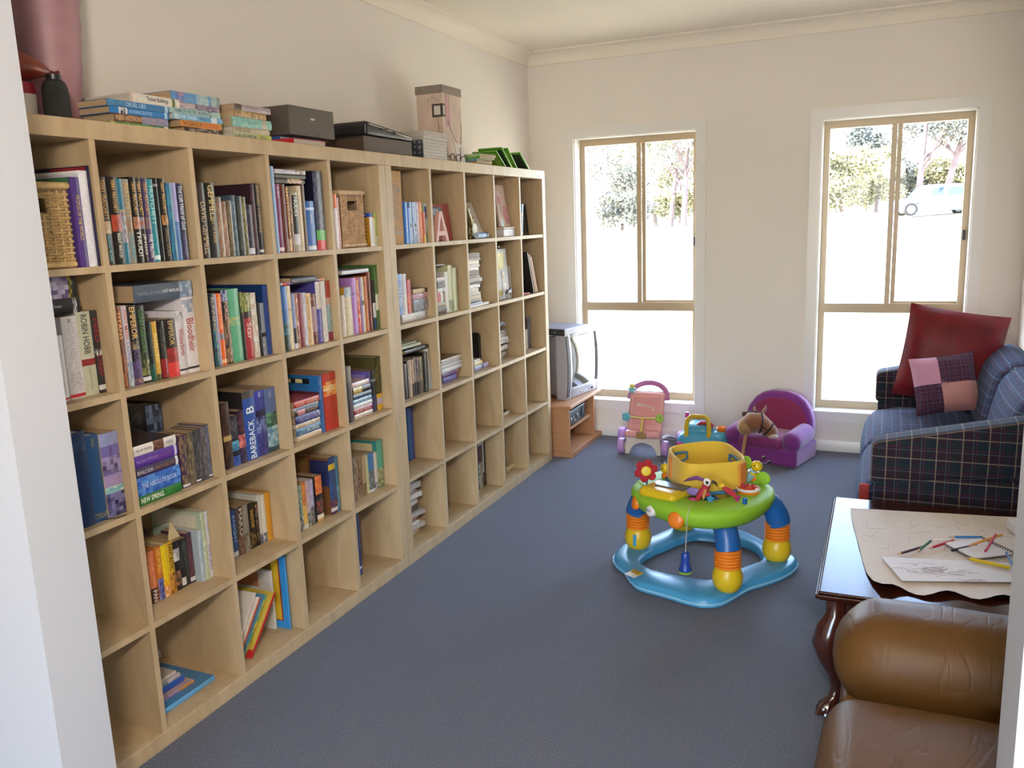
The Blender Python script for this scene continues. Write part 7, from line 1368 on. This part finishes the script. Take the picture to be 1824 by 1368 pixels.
def dshape(y0, y1, k, name, m):
    vs = []; fs = []; n = len(pts); prs = [(y0, k - .06), (y0 - .0 + .012, k - .012), (y0 + .03, k), (y1 - .03, k), (y1 - .01, k - .015), (y1, k - .07)]
    for y, q in prs:
        for x, z in pts: vs.append((x * q, y + .12 * (z - .1), .05 + (z - .05) * q))
    for i in range(len(prs) - 1):
        for j in range(n): fs.append((i * n + j, i * n + (j + 1) % n, (i + 1) * n + (j + 1) % n, (i + 1) * n + j))
    fs += [tuple(range(n - 1, -1, -1)), tuple((len(prs) - 1) * n + j for j in range(n))]
    b = MB().add(vs, [f[::-1] for f in fs]); o = b.build(name, m, t, smooth=50); return o
dshape(.085, .165, 1., 'backrest', M_PLUM)
o = dshape(.072, .13, .90, 'back_cushion', M_MAG)
t = thing('hobby_horse', 'plush brown hobby horse head on a stick lying on the plum child armchair', 'toy', (1.66, 4.0, .252))
M_HB = mat('brown_plush', '8a5836', .9, sheen=.6, bump=.3, bscale=120); M_HT = mat('tan_plush', 'a88058', .9, sheen=.5, bump=.3, bscale=120); M_HM = mat('dark_brown_plush', '4c2c20', .95, sheen=.4, bump=.5, bscale=90)
hd = MB().tube([(-.065, -.035, -.01), (-.035, -.02, .01), (.01, .0, .012), (.05, .01, -.02), (.085, .012, -.052), (.103, .01, -.07)], [.055, .068, .062, .048, .042, .026], 20).build('head', M_HB, t, smooth=80)
MB().ball((-.07, -.038, -.012), (.052, .045, .055), 18).build('neck_end', M_HT, hd); MB().ball((.092, -.004, -.074), (.033, .036, .024), 14).build('nose', mat('white_plush', 'c4b0a8', .9, sheen=.4), hd)
MB().tube([(.02, .012, .06), (.036, .012, .09), (.044, .012, .115)], [.018, .019, .008], 12, flat=.5).build('ear', M_HB, hd); MB().tube([(-.02, .03, .062), (-.03, .035, .09), (-.03, .038, .105)], [.016, .017, .007], 12, flat=.5).build('ear', M_HB, hd)
b = MB()
for k in range(10): b.ball((-.085 + k * .010 + R.uniform(-.006, .006), .012 + R.uniform(-.015, .02), .05 + .012 * math.sin(k) + R.uniform(-.01, .01)), (.02, .018, .018), 10)
b.build('mane', M_HM, hd, smooth=80)
def strap(c, rr_, ax, nm='bridle'):
    b = MB(); M = frame(c, ax); b.tube([(rr_ * math.cos(2 * PI * k / 24), rr_ * math.sin(2 * PI * k / 24), 0) for k in range(24)], .005, 6, M, closed=True); b.build(nm, mat('black_strap', '1c1414', .6), hd)
strap((.012, .0, .011), .0635, (1, .35, -.15)); strap((.062, .011, -.03), .0475, (.75, .1, -.6))
b = MB(); b.tube([(.015, -.062, .01), (.045, -.05, -.01), (.06, -.036, -.03)], .004, 6); b.build('bridle', MATS['black_strap'], hd)
MB().ball((-.008, -.066, .022), (.006, .004, .007), 10).build('eye', G_BLK, hd)
stp = [(-.062, -.05, -.045), (-.072, -.085, -.14), (-.084, -.122, -.2515)]
MB().tube(stp, .0115, 12).build('stick', mat('turned_pine', 'a87a56', .5), t)
# ---------------------------------------------------------------- paddock outside: ground, trees, car
def gz(x, y): return -.30 + .0315 * max(0, y - 5) + .045 * x * min(1, max(0, (y - 8) / 40)) if y > 4 else -.30
M_GND = mat('dry_grass_paddock', 'b9ad92', .95, var=.12, vscale=.8)
vs = []; fs = []; xs = [-70 + 140 * i / 40 for i in range(41)]; ys = [4.9, 6, 8, 11, 15, 20, 26, 33, 40, 48, 56, 66, 80, 110]
for y in ys:
    for x in xs: vs.append((x, y, gz(max(-20, min(12, x)), y)))
for i in range(len(ys) - 1):
    for j in range(40): a = i * 41 + j; fs.append((a, a + 1, a + 42, a + 41))
o = MB().add(vs, fs).build('ground', M_GND, smooth=60); struct(o)
o = MB().box((-30, -30, -.42), (30, BY0 - .25, -.12)).build('ground_back', mat('pale_paving', 'b8ac98', .9, var=.06), smooth=0); struct(o)
b = MB(); b.box((-1.2, YF + .2, 2.45), (4.4, YF + .75, 2.55)); struct(b.build('sun_blocking_eave', M_TRIM, smooth=0))  # unseen eave added to keep direct sun out of the far windows
M_BARK = [mat('grey_gum_bark', '8c7f7c', .9, var=.2, vscale=3), mat('dark_gum_bark', '5c4e4c', .9, var=.2, vscale=3)]
def leafmat(n, c): return mat(n, c, .6, var=.35, vscale=.9)
M_LEAF = [leafmat('wattle_leaf', '7e7b5c'), leafmat('gum_leaf', '66685e'), leafmat('dark_gum_leaf', '4c524b')]
def tree(name, label, x, y, h, blobs, trunk, lm, bm, n, ls):
    rr = random.Random(label); t = thing(name, label, 'tree', (x, y, gz(x, y)), group='trees across the paddock')
    b = MB()
    for pts, r in trunk: b.tube(pts, r, 8)
    b.build('trunk', M_BARK[bm], t, smooth=60)
    b = MB()
    for cx, cy, cz, rx, rz in blobs:
        for k in range(int(n * rx * rx)):
            u = Vector((rr.gauss(0, 1), rr.gauss(0, 1), rr.gauss(0, 1))).normalized() * (rr.random() ** .4)
            p = Vector((cx + u.x * rx, cy + u.y * rx, cz + u.z * rz)); a = Vector((rr.uniform(-1, 1), rr.uniform(-1, 1), rr.uniform(-1, .6))).normalized() * ls * rr.uniform(.6, 1.4)
            c = a.cross(Vector((rr.uniform(-1, 1), rr.uniform(-1, 1), rr.uniform(-1, 1)))).normalized() * ls * .42
            b.add([p - a, p - c, p + a, p + c], [(0, 1, 2, 3)])
    b.build('foliage', M_LEAF[lm], t, smooth=0)
def gum(label, x, y, h, lean, sp, lm, bm, dens=190):
    rr = random.Random(label + 'g'); top = Vector((lean, 0, h * .62)); tr = [([(0, 0, 0), (lean * .3, 0, h * .2), (lean * .6, .1, h * .4), tuple(top)], [.24, .19, .15, .09])]; bl = []
    for k in range(7):
        a = rr.uniform(0, 2 * PI); z0 = h * rr.uniform(.25, .6); q = z0 / (h * .62); e = Vector((lean * q + math.cos(a) * sp * rr.uniform(.5, 1), math.sin(a) * sp * .7, z0 + h * rr.uniform(.15, .38)))
        tr.append(([(lean * q, 0, z0), tuple((Vector((lean * q, 0, z0)) + e) / 2 + Vector((0, 0, -.15))), tuple(e)], [.09, .06, .03])); bl.append((e.x, e.y, e.z + .2, sp * rr.uniform(.4, .6), h * .11))
    bl.append((lean, 0, h * .8, sp * .6, h * .16))
    tree('gum_tree', label, x, y, h, bl, tr, lm, bm, dens, .17)
def bush(label, x, y, h, w, lm, dens=420):
    rr = random.Random(label + 'b'); bl = [(rr.uniform(-w, w) * .6, rr.uniform(-.5, .5), h * rr.uniform(.2, .85), w * rr.uniform(.4, .62), h * rr.uniform(.14, .24)) for _ in range(9)]
    tree('wattle_tree', label, x, y, h, bl, [([(0, 0, 0), (.1, 0, h * .4), (-.1, 0, h * .7)], [.12, .08, .04])], lm, 1, dens, .15)
bush('pale yellow flowering wattle beyond the paddock, in the window by the sofa', -.2, 54, 4.6, 2.4, 0)
bush('second pale wattle behind the parked car side of the sofa window', 1.7, 56, 4.2, 1.6, 0)
bush('dark green bushy tree behind the pale wattle', 1.0, 60, 6.6, 2.4, 2)
gum('gum tree with straight trunk just left of the parked car', 4.0, 57, 8.5, .3, 2.0, 1, 1)
gum('gum tree with leaning trunk behind the parked car', 5.4, 58, 9., 1.3, 2.2, 1, 1)
gum('slender gum tree behind the rear of the parked car', 7.8, 60, 9., .6, 2.2, 1, 0)
bush('low scrub behind the parked car', 6.2, 62, 3.2, 2.6, 0, 260)
gum('gum tree at the doorway side of the television window', -17.2, 60, 8.5, .4, 2.4, 1, 0, 130)
gum('thick trunked gum tree at the sofa side of the television window', -10.6, 58, 9., .3, 2.2, 1, 1, 130)
gum('pale gum tree mid television window', -13.6, 62, 8.5, -.5, 2.4, 0, 0, 130)
gum('slim gum tree beside the thick trunked gum', -12.0, 60, 8., .6, 2., 0, 1, 120)
bush('pale scrub low in the television window', -15.6, 60, 2.8, 2.2, 1, 240)
bush('grey green scrub under the thick trunked gum', -11.4, 61, 2.6, 2.2, 0, 240)
bush('grey green scrub filling between the wattle and the parked car', 3.4, 63, 4.4, 2.6, 1, 300)
bush('olive scrub behind the pale wattle at its doorway side', -1.6, 62, 4.2, 2.4, 1, 300)
bush('tall pale scrub behind the slim gum', -12.6, 66, 5.2, 2.8, 0, 220)
bush('tall pale scrub behind the pale gum', -16.4, 66, 5.0, 2.8, 1, 220)
# low log fence and a garden seat
t = thing('log_fence', 'low log rail fence in front of the pale wattle', 'fence', (-1.1, 49, gz(-1.1, 49)))
for k in range(4): MB().lathe([(.07, 0), (.07, .42), (.05, .45)], 8, T(k * .55, k * .1, 0)).build('post', M_BARK[1], t)
MB().tube([(-.3, -.05, .38), (1.95, .35, .40)], .06, 8).build('rail', M_BARK[0], t)
t = thing('garden_seat', 'small dark outdoor seat standing alone on the pale paddock', 'seat', (1.95, 50, gz(1.95, 50)))
MB().box((0, 0, .38), (.8, .4, .44)).build('seat', M_BARK[1], t, smooth=0); MB().box((0, .38, .44), (.8, .44, .8)).build('backrest', M_BARK[1], t, smooth=0)
for x in (.04, .7): MB().box((x, .05, 0), (x + .06, .35, .38)).build('leg', M_BARK[1], t, smooth=0)
# parked car
t = thing('car', 'silver blue hatchback car parked on the paddock', 'car', (4.5, 46, gz(4.5, 46)), rz=14)
M_CAR = mat('silver_blue_paint', '7488b4', .25, metal=.3, coat=.5); M_CG = mat('car_window_glass', '2c3c4c', .08, coat=.6); M_TY = mat('tyre_rubber', '1d1b1b', .8)
def carfn(w): q = max(0, (abs(w.x) - 1.3) / .85); return (w.x, w.y * (1 - .12 * q * q), w.z - (.16 * max(0, (-w.x - .6) / 1.5) if w.z > .6 else 0))
MB().soft((-2.15, -.85, .22), (2.15, .85, .92), .18, 5, fn=carfn).build('body', M_CAR, t, smooth=60)
def cabfn(w): q = (w.z - .8) / .68; return (w.x + q * (.62 if w.x < -.2 else -.18 if w.x > .8 else .1), w.y * (1 - .17 * q), w.z)
MB().soft((-1.25, -.80, .78), (1.75, .80, 1.48), .16, 5, fn=cabfn).build('roof', M_CAR, t, smooth=60)
for x0, x1 in ((-.75, .12), (.22, 1.15), (1.22, 1.55)): MB().soft((x0, -.825, .93), (x1, .825, 1.33), .05, 3, fn=cabfn).build('window', M_CG, t)
MB().soft((-1.31, -.66, .93), (-.9, .66, 1.36), .05, 3, fn=cabfn).build('windscreen', M_CG, t)
for x in (-1.35, 1.3):
    for y in (-.78, .78): wl = MB().lathe([(.12, -.1), (.3, -.1), (.32, -.06), (.32, .06), (.3, .1), (.12, .1)], 20, T(x, y, .32) @ RX(90)).build('wheel', M_TY, t); MB().lathe([(.19, -.105), (.19, .105)], 16, T(x, y, .32) @ RX(90)).build('hub', MATS['satin_silver'], wl)
for y in (-.6, .6): MB().ball((-2.02, y, .62), (.12, .16, .09), 12).build('headlight', mat('lamp_lens', 'd0d4d8', .1), t)
MB().soft((-2.22, -.7, .3), (-2.05, .7, .45), .05, 3).build('bumper', mat('grey_bumper', '4c5460', .5), t)
# ---------------------------------------------------------------- camera, sky, sun
cam = bpy.data.cameras.new('camera'); co = bpy.data.objects.new('camera', cam); COL.objects.link(co)
co.location = (2.3432, -1.2916, 1.5414); co.rotation_euler = (1.3815, .0351, .4126)
cam.sensor_fit = 'HORIZONTAL'; cam.sensor_width = 36; cam.lens = 1497.04 * 36 / 1824; cam.clip_start = .05; cam.clip_end = 400
SC.camera = co
w = bpy.data.worlds.new('sky'); SC.world = w; w.use_nodes = True; nt = w.node_tree
bg = nt.nodes['Background']
st = N(nt, 'ShaderNodeTexSky'); st.sky_type = 'NISHITA'; st.sun_disc = False; st.sun_elevation = rad(48); st.sun_rotation = rad(250); st.air_density = 1.; st.dust_density = 2.5
mx = N(nt, 'ShaderNodeMixRGB'); mx.inputs[0].default_value = .45; mx.inputs[2].default_value = (.30, .31, .33, 1)
nt.links.new(st.outputs[0], mx.inputs[1]); nt.links.new(mx.outputs[0], bg.inputs[0])
bg.inputs[1].default_value = SKY
sun = bpy.data.lights.new('sun', 'SUN'); sun.energy = SUN; sun.angle = rad(.6); sun.color = (1, .95, .86)
so = bpy.data.objects.new('sun', sun); COL.objects.link(so); so.rotation_euler = (rad(10), rad(-50), 0)
def portal(name, c, w, h, rx):
    l = bpy.data.lights.new(name, 'AREA'); l.shape = 'RECTANGLE'; l.size = w; l.size_y = h; l.cycles.is_portal = True
    o = bpy.data.objects.new(name, l); COL.objects.link(o); o.location = c; o.rotation_euler = (rad(rx), 0, 0)
portal('portal_1', (sum(W1) / 2, YF + .19, sum(WZ) / 2), W1[1] - W1[0], WZ[1] - WZ[0], -90)
portal('portal_2', (sum(W2) / 2, YF + .19, sum(WZ) / 2), W2[1] - W2[0], WZ[1] - WZ[0], -90)
portal('portal_3', ((GX0 + GX1) / 2, BY0 - .11, GZ / 2), GX1 - GX0, GZ, 90)
vs = SC.view_settings; SC.display_settings.display_device = 'sRGB'
vs.view_transform = 'Standard'; vs.look = 'None'; vs.gamma = 1; vs.use_curve_mapping = False; vs.exposure = EXPOSURE
cy = SC.cycles
cy.max_bounces = 8; cy.diffuse_bounces = 5; cy.glossy_bounces = 3; cy.transmission_bounces = 4; cy.transparent_max_bounces = 8
cy.caustics_reflective = False; cy.caustics_refractive = False; cy.use_denoising = True; cy.sample_clamp_indirect = 6
cy.use_adaptive_sampling = True; cy.adaptive_threshold = .02
